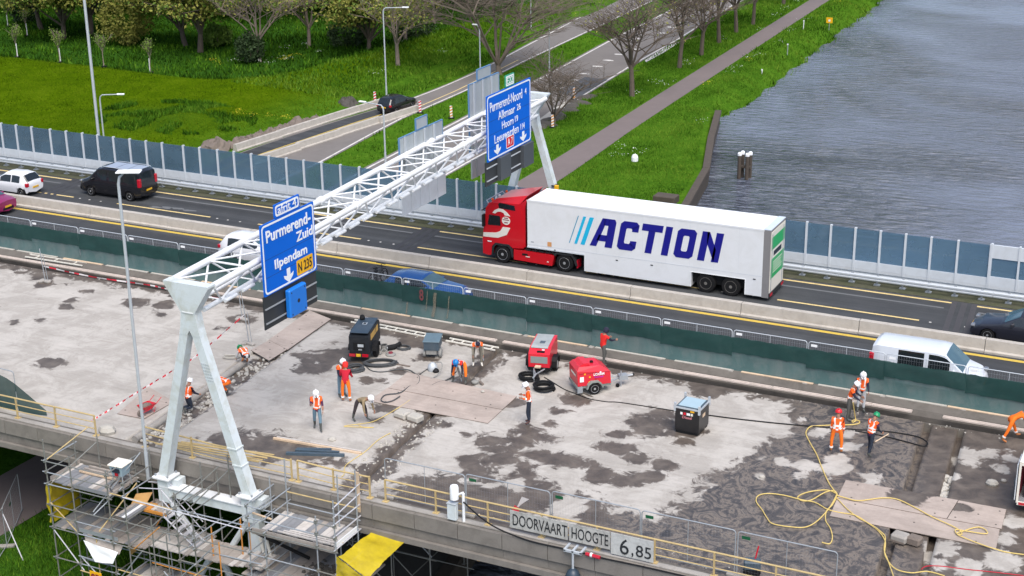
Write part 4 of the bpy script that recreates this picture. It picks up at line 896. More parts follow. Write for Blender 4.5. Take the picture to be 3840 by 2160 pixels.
m = MB(); m.box(0, L6, -.03, 0, .06, .90); part('board_panel', m, mat('worn_sign_white_685', (0.50, 0.51, 0.5), 0.7, var=0.08, dirt=0.6, dirtcol=(0.22, 0.22, 0.21), dscale=3), t6)
lettering('6', t6, (.35, -.031, .14), .34, .62, steel_dark, FACE_MY, .0); lettering(',', t6, (.80, -.031, .10), .07, .18, steel_dark, FACE_MY, .02); lettering('85', t6, (.96, -.031, .17), .58, .46, steel_dark, FACE_MY, .0)

# ---------------------------------------------------------------- mesh fences
def fence_meshes(W, H, net, seed):
    rr = random.Random(seed); out = {}
    m = MB(); r = .021; c = .12
    m.tube([(0, 0, .05), (0, 0, H - c)] + [(c - c * math.cos(q), 0, H - c + c * math.sin(q)) for q in (.4, .8, 1.2)] + [(c, 0, H), (W - c, 0, H)] + [(W - c + c * math.sin(q), 0, H - c + c * math.cos(q)) for q in (.4, .8, 1.2)] + [(W, 0, H - c), (W, 0, .05)], r, 6)
    m.tube([(0, 0, .12), (W, 0, .12)], r, 6); m.tube([(W / 2, 0, .12), (W / 2, 0, H)], .014, 4)
    out['frame'] = m.mesh('frame', galv_light if net else galv, True)
    m = MB(); k = .1; q = .0016 if net else .0008
    while k < W: m.box(k - q, k + q, -q, q, .14, H - .02); k += .11
    z = .3
    while z < H - .1: m.box(.02, W - .02, -q, q, z, z + 2 * q); z += .22
    out['mesh_infill'] = m.mesh('mesh_infill', galv)
    if net:
        for nm, z0, z1, yo, mt in (('netting', -.05, H - .34, -.055, net_light), ('netting_top_layer', H * (.40 if seed % 2 else .47), H - .32, -.095, net_dark)):
            nx, nz = 20, 8; X = np.linspace(-.045, W + .045, nx); Zs = np.linspace(z0, z1, nz); XX_, ZZ_ = np.meshgrid(X, Zs)
            sag = np.array([rr.uniform(-.035, .02) for _ in range(nx)]); YY_ = yo + 0.05 * (vnoise(XX_ + seed * 3.7, ZZ_ * 1.5, .5, seed) - .5) - .12 * smoothstep(.6, -.05, ZZ_)
            ZZ_ = ZZ_ + sag[None, :] * (np.arange(nz)[:, None] == nz - 1) + sag[None, ::-1] * (np.arange(nz)[:, None] == 0)
            out[nm] = grid_mesh(nm, XX_, YY_, ZZ_, mt, None, True)
    return out
def foot_mesh():
    m = MB(); m.box(-.12, .12, -.36, .36, 0, .13, bev=.03); return m.mesh('foot_block', concrete)
foot_me = foot_mesh()
tag_me = MB().box(0, .28, -.012, 0, -.055, .055).mesh('tag_plate', sign_white); tag_green = MB().box(0, .3, -.012, 0, -.06, .06).mesh('tag_plate', mat('dark_green_plate', (0.005, 0.09, 0.035), 0.5))
fvar = [fence_meshes(3.42, 2.02, True, s) for s in (1, 2, 3, 4)]

streak_m = mat('net_stain', (0.22, 0.19, 0.14), 0.9, var=0.4, scale=5, alpha=0.55)

for i in range(-9, 11):
    x = -6.24 + 3.5 * i; V = fvar[(i * 3 + 1) % 4]
    vis = x > -37
    lab = 'mesh fence panel with sagging green netting between road and deck, %s from the left' % nth(i + 9) 
    t = thing('mesh_fence', lab, 'fence panel', (x, 0.0 + random.uniform(-.03, .03), -0.02), random.uniform(-.006, .006), 'netted mesh fence panels along the motorway lane')
    for nm, me in V.items(): link(nm, me, t)
    if x < -1.5 < x + 3.42:
        for sx_, sw_, z0_, z1_ in ((1.95, .17, .25, 1.55), (1.5, .05, .5, 1.6), (2.75, .06, .3, 1.5), (.4, .08, .2, .8)):
            nz_ = 9; zz_ = np.linspace(z0_, z1_, nz_); xx_ = sx_ + sw_ * (np.array([[-.5, .5]]) + .25 * np.sin(zz_ * 7 + sx_)[:, None] * .4) - .12 * (1.6 - zz_)[:, None]
            link('stain_streak', grid_mesh('stain_streak', xx_, np.full(xx_.shape, -.155) - .1 * smoothstep(.6, 0, zz_)[:, None], np.repeat(zz_[:, None], 2, 1), streak_m), t)
    link('tag_plate', tag_me, t, (.12, -.03, 1.86)); link('foot_block', foot_me, t, (0.0, 0, 0.0))
# red figure and pale streaks on one panel
t = thing('panel_number', 'red painted number 8 on the green netting left of the blue car front', 'painted number', (-1.72,-0.14,1.00)); lettering('8', t, (0, 0, 0), .24, .60, mat('faded_red_paint', (0.16, 0.045, 0.05), 0.9, var=0.4, scale=6), FACE_MY, .02)
# bare fences in front
fpl = [(6.69,-17.72,1.70), (10.22,-17.72,1.76), (13.77,-17.72,1.81), (17.28,-17.72,1.80), (20.84,-17.72,1.79)]
fpr = [(10.17,-17.72,1.74), (13.69,-17.72,1.78), (17.22,-17.72,1.81), (20.75,-17.72,1.80), (24.32,-17.72,1.77)]
for i, (a, b) in enumerate(zip(fpl, fpr)):
    W = b[0] - a[0]; V = fence_meshes(W, a[2], False, i)
    t = thing('mesh_fence', 'bare mesh fence panel behind the front railing, %s from the left' % nth(i), 'fence panel', (a[0], -17.72, 0.0), 0, 'bare mesh fence panels at the front edge')
    for nm, me in V.items(): link(nm, me, t)
    if i: link('tag_plate', tag_green, t, (.15, -.03, a[2] - .18))
    link('foot_block', foot_me, t, (0, 0, 0)).rotation_euler = (0, 0, PI / 2)
# netted fence fragment at the left edge
V = fence_meshes(3.4, 1.9, False, 9)
t = thing('mesh_fence', 'slumped fence panel wrapped in dark green net at the left edge of the deck', 'fence panel', (-15.6, -17.3, 0), -.05)
for nm, me in V.items(): link(nm, me, t)
nx = 14; Xs = np.linspace(-1.2, 4.9, nx); Zs = np.linspace(0, 1, 7); XX_, ZZ_ = np.meshgrid(Xs, Zs)
top = np.interp(Xs, [-1.2, 1.5, 3.3, 4.2, 4.9], [1.75, 1.72, 1.5, .8, .25]); ZZ_ = ZZ_ * top[None, :] + .03; YY_ = -.06 + .14 * (vnoise(XX_, ZZ_, .5, 4) - .5) + .25 * (1 - ZZ_ / 1.8) * smoothstep(3, 5, XX_)
link('netting', grid_mesh('netting', XX_, YY_, ZZ_, net_dark, None, True), t)
# small fence end posts with feet on the left deck
for lab, p, h in (('thin steel fence stand with concrete foot near the trench at the left', (-23.16,-3.65,0.00), 1.9), ('steel fence stand holding red and white tape beside the cover boards', (-7.60,-6.64,0.00), 2.0), ('steel fence stand below the gantry lattice in a damp patch', (-9.88,-4.00,0.00), 2.1)):
    t = thing('fence_stand', lab, 'fence stand', (p[0], p[1], 0), .3); m = MB(); m.tube([(0, 0, .05), (-.08, 0, h * .6), (-.15, .05, h)], .024, 6); part('post', m, galv, t)
    m = MB(); m.tube([(.14, .02, .06), (0.02, 0, h * .85)], .018, 5); part('stay', m, galv, t)
    link('foot_block', foot_me, t, (0, 0, 0)).rotation_euler = (0, 0, PI / 2 - .5)
    m = MB(); m.box(-.35, -.1, -.18, .12, 0, .12, bev=.03); part('spare_block', m, concrete, t)
# barrier tape
def tape(label, pts, w_=.075):
    t = thing('barrier_tape', label, 'barrier tape', pts[0]); P = smooth_path(pts, 12); o = Vector(pts[0]); A = MB(); B = MB(); acc = 0
    segs = []
    for a, b in zip(P[:-1], P[1:]):
        n = max(1, int((b - a).length / .18))
        for k in range(n): segs.append((a.lerp(b, k / n) - o, a.lerp(b, (k + 1) / n) - o))
    for i, (a, b) in enumerate(segs):
        m = A if (i // 2) % 2 else B; tw = .02 * math.sin(i * .7)
        m.quad(a + Vector((tw, 0, -w_ / 2)), b + Vector((tw, 0, -w_ / 2)), b + Vector((0, tw, w_ / 2)), a + Vector((0, tw, w_ / 2)))
    part('red_stripes', A, tape_red, t)['kind'] = 'stuff'; part('white_stripes', B, tape_white, t)['kind'] = 'stuff'
a = (-7.60,-6.64,0.00)
tape('red and white barrier tape stretched across the left deck past the gantry legs', [(a[0] - .12, a[1], 1.55), (-7.18,-11.03,1.20), (-7.28,-12.49,1.05), (-7.43,-13.75,0.90), (-7.62,-14.87,0.75), (-7.83,-16.03,0.55), (-8.24,-16.68,0.25), (-8.55,-16.95,0.05)])
tape('red and white barrier tape laid along the trench edge at the left', [(-25.11,-1.65,0.02), (-21.34,-1.94,0.02), (-17.75,-1.75,0.02), (-15.96,-1.88,0.02), (-12.24,-1.99,0.05)])

# ---------------------------------------------------------------- lamp posts
def lamp_post(label, x, y, z0, h, r, arm, head, adir=0.0, m_=galv_light, r1=None, hl=.7, flat=False):
    t = thing('lamp_post', label, 'lamp post', (x, y, z0), adir)
    m = MB(); m.tube([(0, 0, 0), (0, 0, 1.2)], r * 1.25, 8); part('base_sleeve', m, m_, t)
    m = MB()
    if arm > 0: m.tube([(0, 0, 1.2), (0, 0, h - .5), (0.06, 0, h - .22), (.25, 0, h - .06), (arm, 0, h)], r, 8, r1=r * .55)
    else: m.tube([(0, 0, 1.2), (0, 0, h)], r, 8, r1=r * .6)
    part('pole', m, m_, t, smooth=True)
    if head:
        m = MB(); a0 = arm - .05; m.box(a0, a0 + hl, -.13 - .1 * flat, .13 + .1 * flat, h - .03, h + (.03 if flat else .08), bev=.02 if flat else .04); part('lamp_head', m, sign_white, t)
        m = MB(); m.box(a0 + .08, a0 + hl - .08, -.1, .1, h - .045, h - .031); part('lens', m, lamp_clear, t)
    return t
# front pole at the deck edge: foot -> head
p0 = (-4.52,-17.13,-0.30); top = (-3.74,-18.00,12.12)
lamp_post('tall grey lamp post with flat white head beside the left gantry leg', top[0] * .5 + p0[0] * .5, -18.75, -1.0, top[2] + 1.0, .068, .02, True, .45, hl=.95, flat=True)
q0 = (-36.06,16.20,0.52); q1 = (-36.15,16.20,11.59)
lamp_post('very tall thin lamp mast rising behind the noise barrier at the left', q0[0], 16.2, GZ, 23.5, .105, 0.3, True, .2)
for lab, base, k, hh, arm, ad in (('short curved street lamp behind the noise barrier beside the tall mast', (-55.46,38.56,-6.80), 0, 0, 1.6, .35),
    ('curved street lamp in front of the sunken ramp', (-31.67,46.50,-6.80), 0, 0, 1.9, PI - .1), ('tall curved street lamp behind the black suv', (-45.07,69.32,-6.80), 0, 0, 2.0, .3), ('straight street lamp with white head behind the grey tall sign', (-40.38,81.07,-6.80), 0, 0, .2, PI), ('slim grey pole between the two far roads right of the E22 plate', (-35.18,87.37,-6.80), 0, 0, 0, 0), ('slim lamp post on the far median near the top of the picture', (-47.39,108.28,-6.80), 0, 0, 1.2, -.4)):
    H = None
    if lab.startswith('short'): H = (-60.47,44.60,-1.01)[2] + 6.8
    elif lab.startswith('curved'): H = (-31.75,46.50,-1.48)[2] + 6.8
    elif lab.startswith('tall'): H = (-44.97,69.30,2.43)[2] + 6.8
    elif lab.startswith('straight'): H = (-40.25,81.00,-0.96)[2] + 6.8
    elif lab.startswith('slim grey'): H = 5.2
    else: H = 8.0
    lamp_post(lab, base[0], base[1], GZ, H, .075, arm, arm > 0, ad)
q = (-5.84,14.75,2.82); lamp_post('thin bare pole rising beside the guard rail in front of the truck cab', (-5.86,14.75,0.52)[0], 14.75, 0.02, 3.6, .07, 0, False)
# ---------------------------------------------------------------- scaffold
YF, YR = -20.6, -18.85
def scaffold(label, loc):
    return thing('scaffold', label, 'scaffold', loc)
def sc_tube(t, a, b, r=.026, m=None, name='ledger'):
    mb = MB(); mb.tube([a, b], r, 6); part(name, mb, m or random.choice([scaf_steel, scaf_steel, galv]), t, smooth=True)
def coupler(t, p):
    mb = MB(); mb.box(p[0] - .055, p[0] + .055, p[1] - .055, p[1] + .055, p[2] - .07, p[2] + .07); part('coupler', mb, scaf_steel, t)
def standard(t, x, y, z1, z0=GZ, m=None):
    mb = MB(); mb.tube([(x, y, z0), (x, y, z1)], .030, 7); part('standard', mb, m or scaf_steel, t, smooth=True)
    mb = MB(); mb.box(x - .09, x + .09, y - .09, y + .09, z0, z0 + .02); part('base_plate', mb, scaf_steel, t)
def platform(t, x0, x1, y0, y1, z, w_=.235, mats_=None):
    x = x0
    while x < x1 - .08:
        b = min(x1, x + w_); mb = MB(); mb.box(x + .006, b - .006, y0 + random.uniform(-.05, .05), y1 + random.uniform(-.04, .04), z - .045, z + random.uniform(-.004, .008)); part('deck_board', mb, random.choice(mats_ or [board, board, board_grey, board_pale, board_pale]), t); x = b
def toe(t, a, b, z, m=None):
    mb = MB(); d = Vector(b) - Vector(a); M = Matrix.Translation((a[0], a[1], z)) @ Matrix.Rotation(math.atan2(d.y, d.x), 4, 'Z'); mb.box(0, d.length, -.015, .015, 0, .16, M); part('toe_board', mb, m or board, t)
# left tower
s = scaffold('left scaffold tower with two boarded levels and yellow net at its end', (0, 0, 0))
for x, zf, zr in ((-7.87, .84, .35), (-6.58, .35, .55), (-4.70, .1, -.1)):
    standard(s, x, YF, zf); standard(s, x, YR, zr)
platform(s, -7.95, -4.72, -20.42, -18.62, -1.12, mats_=[board_pale, board_pale, board, board_grey]); platform(s, -7.95, -4.0, -20.55, -18.3, -3.12, mats_=[board_grey, board, board_grey])
for z in (-.62, -.12, -1.17, -2.62, -2.12, -3.18, -4.6, -5.6):
    for y in (YF, YR):
        if y == YR and z > -1: continue
        sc_tube(s, (-8.05, y - .03, z), (-6.5, y - .03, z)); sc_tube(s, (-6.6, y - .03, z + .01), (-4.5, y - .03, z + .01))
    for x in (-7.87, -6.58, -4.7):
        if x == -6.58 and z > -1: continue
        sc_tube(s, (x, YF - .1, z + .05), (x, YR + .15, z + .05), name='transom')
        coupler(s, (x, YF, z))
sc_tube(s, (-7.87, YF, -.12), (-6.9, YR - .1, 0.9), m=rust_rail, name='brace'); sc_tube(s, (-7.9, YF, -1.3), (-6.5, -19, .3), name='brace'); sc_tube(s, (-7.95, YF, -3.2), (-6.45, YF, -4.9), m=scaf_white, name='brace'); sc_tube(s, (-6.6, YF, -4.2), (-4.7, YF, -5.8), m=scaf_white, name='brace')
sc_tube(s, (-5.5, -20.7, -1.9), (-4.2, -19.0, .3), m=galv, name='brace'); sc_tube(s, (-5.1, -20.9, -2.6), (-4.2, -19.4, -.9), m=rust_rail, name='brace'); sc_tube(s, (-5.3, -20.9, -1.9), (-4.5, -19.9, -.9), m=galv, name='brace')
toe(s, (-6.55, YF + .06), (-4.75, YF + .06), -1.1, board_grey); toe(s, (-7.9, -20.4), (-7.9, -18.6), -1.1); toe(s, (-6.5, YF + .06), (-4.5, YF + .06), -3.1, galv); toe(s, (-4.62, -20.4), (-4.62, -18.9), -1.1)
for k in range(3):
    mb = MB(); mb.box(-7.3, -5.0, -19.35 + k * .14, -19.25 + k * .14, -1.08, -1.0 + .02 * k, Matrix.Translation((0, .1 * k, 0)) @ Matrix.Rotation(.004 * k, 4, 'Z')); part('loose_board', mb, random.choice([timber, board, board_pale]), s)
# centre bay with stair
s = scaffold('middle scaffold bay with steep aluminium stair below the gantry beam', (0, 0, 0))
for x, zf, zr in ((-3.87, -.6, .43), (-2.6, -1.6, -1.2), (-1.31, -.17, .39), (-.50, -.95, .11)):
    standard(s, x, YF, zf); standard(s, x, YR + .0, zr)
platform(s, -4.05, -2.75, -19.4, -18.55, -2.0, .2, [board, board_pale, board]); platform(s, -3.1, -1.1, -20.2, -18.4, -3.12, .235, [board, board_pale, board]); platform(s, -1.05, 1.3, -20.3, -18.9, -3.0, .235, [board, board_pale, board])
mb = MB(); mb.box(-4.0, -3.62, -19.42, -18.9, -1.985, -1.975); part('yellow_panel', mb, orange_steel, s); mb = MB(); mb.box(-4.2, -2.75, -19.5, -19.44, -2.1, -1.98); part('edge_bar', mb, orange_steel, s)
for k in range(4):
    mb = MB(); mb.box(-4.55 + .17 * k, -4.40 + .17 * k, -20.5, -19.3, -1.96, -1.93); part('deck_board', mb, [board, board_grey, sign_white, board_grey][k], s)
platform(s, -4.5, -3.15, -20.5, -18.7, -3.14, .235, [board, board_grey]); platform(s, 1.35, 2.4, -20.3, -19.0, -2.9, .235, [board, board_pale])
for a_, b_ in (((-4.7, YF, -5.0), (-3.2, YF, -3.2)), ((-3.9, YR, -3.1), (-2.6, YR, -1.2)), ((-.5, YR, -3.0), (1.0, YR, -1.2)), ((-2.6, -19.6, -5.6), (-2.6, -19.6, -1.4)), ((.7, YF, -5.6), (.7, YF, -1.9)), ((-3.2, YF + .5, -4.0), (1.4, YF + .5, -4.05)), ((-3.9, YF + .9, -2.6), (-1.2, YF + .9, -2.65)), ((.7, YF, -2.45), (2.7, YF, -2.4))): sc_tube(s, a_, b_, .026, random.choice([galv, scaf_steel, orange_steel, scaf_white]), 'brace')
# stair: stringers, treads, handrails
for yy in (-19.65, -19.05):
    for dz, r in ((0, .035), (.55, .022), (1.0, .022)):
        sc_tube(s, (-2.75, yy, -2.0 + dz + (.2 if dz else 0)), (-1.25, yy, -3.1 + dz + (-.1 if dz else 0)), r, scaf_white, 'handrail' if dz else 'stringer')
    sc_tube(s, (-3.9, yy, -.95), (-2.7, yy, -.75), .022, scaf_white, 'handrail'); sc_tube(s, (-2.75, yy, -2), (-2.75, yy, -.75), .02, scaf_white, 'handrail')
for k in range(6):
    mb = MB(); x = -2.65 + 1.35 * k / 5; mb.box(x - .1, x + .1, -19.62, -19.08, -2.1 - 1.0 * k / 5, -2.07 - 1.0 * k / 5); part('tread', mb, scaf_white, s)
for z in (-.35, -.9, -2.5, -2.05, -3.2, -4.4, -5.4):
    if z < -1 or z == -.9: sc_tube(s, (-4.6, YF, z), (-1.3, YF, z - .05), m=random.choice([galv, scaf_steel, rust_rail])); sc_tube(s, (-1.4, YF + .03, z), (2.0, YF + .03, z + .02))
    sc_tube(s, (-4.6, YR, z - .1), (-1.2, YR, z - .1)) if z < -2 else None
    for x in (-3.87, -1.31, -.5): sc_tube(s, (x, YF - .15, z + .06), (x, YR + .1, z + .06), name='transom'); coupler(s, (x, YF, z))
sc_tube(s, (-3.8, YF, -3.1), (-.5, -18.7, .3), m=scaf_steel, name='brace'); sc_tube(s, (-2.6, YF, -2.7), (.1, -18.7, .35), m=scaf_steel, name='brace'); sc_tube(s, (-1.3, YF, -2.8), (2.0, -19.2, -.6), m=galv, name='brace'); sc_tube(s, (-3.6, YF - .05, -3.2), (-2.2, YF, -1.9), m=orange_steel, name='brace'); sc_tube(s, (-1.3, YF, -3.9), (.4, YF, -2.2), m=galv, name='brace'); sc_tube(s, (-2.2, YF, -3.9), (-.4, YF, -5.6), name='brace'); sc_tube(s, (.8, YF, -4.4), (1.9, -20, -3.0), m=orange_steel, name='brace')
sc_tube(s, (-3.9, YF - .1, -.88), (2.0, YF - .1, -.98), .026, scaf_white)
for (x, y, z0, z1) in ((.1, YR, -1.2, 1.0), (.9, -19.4, -3.1, -1.4), (1.3, -19.4, -3.1, -1.5), (-.1, -20, -3.0, -1.7)):
    sc_tube(s, (x, y, z0), (x, y, z1), .03, orange_steel if z0 < -2 else scaf_steel, 'post')
for (a_, b_) in (((-7.9, YF, -2.0), (-6.6, YF, -3.1)), ((-6.6, YR, -1.2), (-4.7, YR, -3.1)), ((-6.6, YF - .06, -4.2), (-4.7, YF - .06, -4.25)), ((-6.6, YF - .06, -4.9), (-1.3, YF - .06, -5.0)), ((-5.6, YF, -5.6), (-5.6, YF, -3.2)), ((-3.2, YF + .4, -5.8), (-3.2, YF + .4, -3.1)), ((-1.9, YF, -5.8), (-1.9, YF, -2.2)), ((-4.7, YF + .9, -4.2), (1.9, YF + .9, -4.3)), ((-.5, -20.9, -3.6), (-.5, -18.9, -3.6)), ((1.98, -20.9, -3.9), (1.98, -18.9, -3.9)), ((-2.6, -20.9, -4.4), (-2.6, -18.8, -4.4))): sc_tube(s, a_, b_, .026, random.choice([galv, scaf_steel, rust_rail, scaf_steel]), 'brace')
platform(s, -4.4, -.6, -20.5, -19.2, -4.75, .235, [board, board_grey, board_pale]); platform(s, -.4, 1.9, -20.6, -19.3, -4.6, .235, [board, board_grey])
# right tower
s = scaffold('right scaffold tower with a wide grey boarded deck under the edge beam', (0, 0, 0))
for x, zf, zr in ((1.98, -.14, .4), (2.75, .2, 1.3), (5.15, .13, 1.12), (5.98, .95, 1.5)):
    if x == 2.75: zf = -1.3
    standard(s, x, YF + .25, zf, m=galv); standard(s, x, YR + .1, zr, m=galv)
platform(s, 2.45, 5.95, -20.1, -18.55, -1.12, .235, [board_grey, board_pale, board_pale, board, board_grey]); platform(s, 1.5, 6.3, -20.4, -17.4, -3.2, .235, [board_grey, board])
for z in (-.12, -.62, -1.18, -2.2, -2.7, -3.26, -4.5, -5.5):
    sc_tube(s, (1.9, YF + .22, z), (5.2, YF + .22, z - .02), m=random.choice([galv, scaf_steel])); sc_tube(s, (5.1, YF + .22, z - .01), (6.1, YF + .22, z - .03))
    if z > -1 or z < -3: sc_tube(s, (2.7, YR + .13, z), (6.1, YR + .13, z - .02), m=rust_rail if z == -.12 else galv)
    for x in (1.98, 2.75, 5.98): sc_tube(s, (x, YF + .15, z + .06), (x, YR + .35, z + .06), m=scaf_white if x > 5 else galv, name='transom'); coupler(s, (x, YF + .25, z))
    coupler(s, (5.15, YF + .25, z))
for z in (.35, .75): sc_tube(s, (5.98, YF + .2, z - .1), (5.98, YR + .4, z + .05), m=scaf_white, name='transom')
mb = MB(); mb.box(2.1, 5.9, -20.28, -20.24, -1.35, -1.10); part('fascia', mb, board, s)
mb = MB(); mb.box(5.9, 5.95, -20.2, -18.7, -1.10, -.92); part('toe_board', mb, sign_white, s)
for k in range(3): mb = MB(); mb.box(3.2, 5.6, -20.15 + .09 * k, -20.08 + .09 * k, -1.1, -1.05, Matrix.Rotation(.01 * k, 4, 'Z')); part('loose_board', mb, board_pale, s)
mb = MB(); mb.box(3.6, 4.6, -19.6, -19.52, -1.105, -1.06, Matrix.Translation((0.6, .6, 0)) @ Matrix.Rotation(-.14, 4, 'Z')); part('loose_board', mb, timber, s)
mb = MB(); mb.box(5.86, 6.0, -18.55, -18.5, -.4, 1.3); part('upright_plank', mb, timber, s)
sc_tube(s, (1.6, -19.7, -1.6), (3.4, -18.4, -3.1), .07, black, 'dust_chute')
for x in (1.75, 2.05): mb = MB(); mb.prism([(x, -3.1), (x + .12, -3.1), (x - .05, -2.2), (x - .17, -2.2)], 'y', -19.2, -19.15); part('warning_stripe', mb, cream, s)
mb = MB()
for k in range(150):
    x, y = random.gauss(4.4, .35), random.gauss(-18.9, .3); r = random.uniform(.03, .1); mb.lathe([(r, 0), (r * .8, r * .7), (r * .2, r)], 5, Matrix.Translation((x, y, -3.19)) @ Matrix.Rotation(k, 4, 'Z'))
struct('rubble', mb, soil_dark, kind='stuff')
# under-deck scaffold on the quay
s = scaffold('low scaffold standing on the quay in the shade below the deck', (0, 0, 0))
for x in (6.6, 8.4, 10.2):
    for y in (-16.6, -13.5, -10.5): 
        if x < bankx(y) + 4.2: standard(s, x - 2.3, y, -1.4)
for z in (-3.0, -5.0):
    for y in (-16.6, -13.5): sc_tube(s, (4.0, y, z), (8.2, y, z)); sc_tube(s, (4.0, y, z), (6.2, y, z - 1.9), name='brace')
    for x in (4.3, 6.1): sc_tube(s, (x, -17, z), (x, -10, z), name='transom')
# yellow nets
def sheet(name, label, cat, corners, m, n=12, amp=.10, seed=1, solid=0):
    a, b, c, d = [Vector(p) for p in corners]; t_ = np.linspace(0, 1, n); P = np.array([[(a.lerp(b, u)).lerp(d.lerp(c, u), v)[:] for u in t_] for v in t_]); nrm = (b - a).cross(d - a).normalized()
    dd = (vnoise(P[..., 0] * 1.0 + P[..., 2], P[..., 1] + P[..., 2] * .7, .5, seed) - .5) * amp * 2 + (vnoise(P[..., 0] * .4 + P[..., 1], P[..., 1] * 1.5 + P[..., 2] * 2, .16, seed + 2) - .5) * amp * .8
    P = P + dd[..., None] * np.array(nrm[:])
    o = link(name, grid_mesh(name, P[..., 0], P[..., 1], P[..., 2], m, None, True)); tag(o, label, cat); return o
sheet('debris_net', 'yellow debris net slung from the edge beam down to the right scaffold', 'netting', [(6.45, -18.25, -1.2), (7.95, -18.25, -1.2), (7.46, -20.55, -1.85), (6.2, -20.55, -1.27)], net_yellow, 26, .06, 3)
sheet('debris_net', 'yellow debris net hanging in a fold below the right scaffold deck corner', 'netting', [(6.12, -20.5, -1.25), (7.44, -20.6, -1.88), (7.3, -20.75, -3.0), (6.1, -20.7, -3.0)], net_yellow, 20, .10, 5)
sheet('debris_net', 'yellow debris net closing the left end of the scaffold', 'netting', [(-8.0, -20.45, -1.2), (-8.0, -18.7, -1.15), (-8.0, -18.7, -3.0), (-8.0, -20.4, -3.05)], net_yellow, 14, .10, 7)
sheet('debris_net', 'yellow debris net bunched on the front left scaffold post', 'netting', [(-8.12, -20.5, -1.25), (-7.8, -20.55, -1.4), (-7.95, -20.6, -3.0), (-8.06, -20.55, -3.0)], net_yellow, 10, .10, 9)
o = sheet('tarpaulin', 'white tarpaulin sagging under the lower left scaffold boards', 'tarpaulin', [(-6.2, -20.7, -3.35), (-4.4, -20.7, -3.5), (-4.6, -20.9, -4.0), (-5.5, -20.9, -4.1)], sign_white, 10, .06, 2)
o = sheet('tarpaulin', 'grey sheet hanging below the lower left scaffold level', 'tarpaulin', [(-6.3, -20.5, -3.2), (-4.3, -20.5, -3.3), (-4.4, -20.68, -3.62), (-6.1, -20.68, -3.5)], board, 8, .03, 6)
for lab, pts in (('orange plywood sheet leaning inside the scaffold below the middle platform', ((-4.9, -19.5, -3.6), (-3.9, -19.5, -3.0), (-4.1, -19.4, -3.7), (-5.0, -19.4, -4.5))), ('orange plywood board beside the top of the aluminium stair', ((-4.75, -18.9, -1.75), (-3.95, -18.8, -1.55), (-3.98, -19.3, -1.95), (-4.7, -19.4, -2.1)))):
    t = thing('plywood_sheet', lab, 'plywood', pts[0]); P = [Vector(p) - Vector(pts[0]) for p in pts]; nn = (P[1] - P[0]).cross(P[3] - P[0]).normalized() * .02
    m = MB(); m.add(P + [p + nn for p in P], [(0, 1, 2, 3), (7, 6, 5, 4), (0, 4, 5, 1), (1, 5, 6, 2), (2, 6, 7, 3), (3, 7, 4, 0)]); part('sheet', m, ply_orange, t)
# hopper box on legs standing on the left platform
t = thing('mixing_hopper', 'blue and white hopper box on four legs standing on the upper scaffold boards', 'hopper', (-4.85, -19.55, -1.11), .05)
m = MB(); m.add([(-.24, -.24, .55), (.24, -.24, .55), (.24, .24, .55), (-.24, .24, .55), (-.32, -.32, 1.0), (.32, -.32, 1.0), (.32, .32, 1.0), (-.32, .32, 1.0)], [(0, 3, 2, 1), (4, 5, 6, 7), (0, 1, 5, 4), (1, 2, 6, 5), (2, 3, 7, 6), (3, 0, 4, 7)]); part('tub', m, pale_blue, t)
m = MB(); m.box(-.37, .37, -.37, .37, 1.0, 1.08, bev=.03); part('lid', m, cream, t); m = MB(); m.box(-.18, .18, -.33, -.29, .74, .92); part('control_panel', m, trouser_navy, t); m = MB(); m.box(-.05, .08, -.335, -.27, .6, .72); part('valve', m, lamp_red, t)
for a in (-.22, .22):
    for b in (-.22, .22): m = MB(); m.tube([(a, b, .6), (a * 1.3, b * 1.3, 0)], .025, 5); part('leg', m, galv, t)
tag(link('hose', MB().tube(smooth_path([(-4.8, -19.8, -.6), (-5.0, -20.1, -.95), (-4.7, -20.2, -1.05), (-4.4, -19.7, -1.03), (-4.7, -19.3, -1.05), (-5.05, -19.5, -1.05)]), .03, 6).mesh('hose', hose_m, True)), 'dark hose coiled round the legs of the scaffold hopper', 'hose')
t = thing('scaffold_sign', 'yellow plate with dark red 8B at the bottom left below the scaffold', 'sign', (-5.3, -21.5, -4.75)); m = MB(); m.box(0, .62, -.02, 0, 0, .62, bev=.02); part('plate', m, sign_yellow, t); lettering('8B', t, (.07, -.022, .1), .48, .42, red_dark, FACE_MY, .03)
m = MB(); m.cyl((.3, .03, -2.0), (.3, .03, .5), .03, 6); part('post', m, galv, t)
# ------------- small fittings on the edge beam
t = thing('sensor_mast', 'white cylinder on a cranked pipe mast standing on the edge beam', 'sensor mast', (10.37, -18.24, 0.06))
m = MB(); m.cyl((0, 0, 0), (0, 0, 1.15), .055, 10); part('mast', m, sign_white, t); m = MB(); m.tube([(0, 0, 1.13), (0, 0, 1.2), (-.16, 0, 1.1), (-.3, 0, .98)], .04, 8); part('arm', m, sign_white, t)
m = MB(); m.lathe([(.1, .84), (.17, .86), (.17, 1.33), (.14, 1.4), (.02, 1.42)], 14, Matrix.Translation((-.38, 0, 0))); part('cylinder_head', m, sign_white, t, smooth=True)
t = thing('cabinet', 'light grey metal cabinet fixed to the railing left of the sensor mast', 'cabinet', (9.93, -18.3, 0.06)); m = MB(); m.box(-.19, .19, -.1, .1, 0.02, .68, bev=.02); part('case', m, gantry_white, t); m = MB(); m.box(-.2, .2, -.12, .12, .68, .71); part('lid', m, galv_light, t)
t = thing('navigation_lamp', 'dark navigation lamp hanging on a steel pole from the edge beam', 'lamp', (15.0, -18.62, 0))
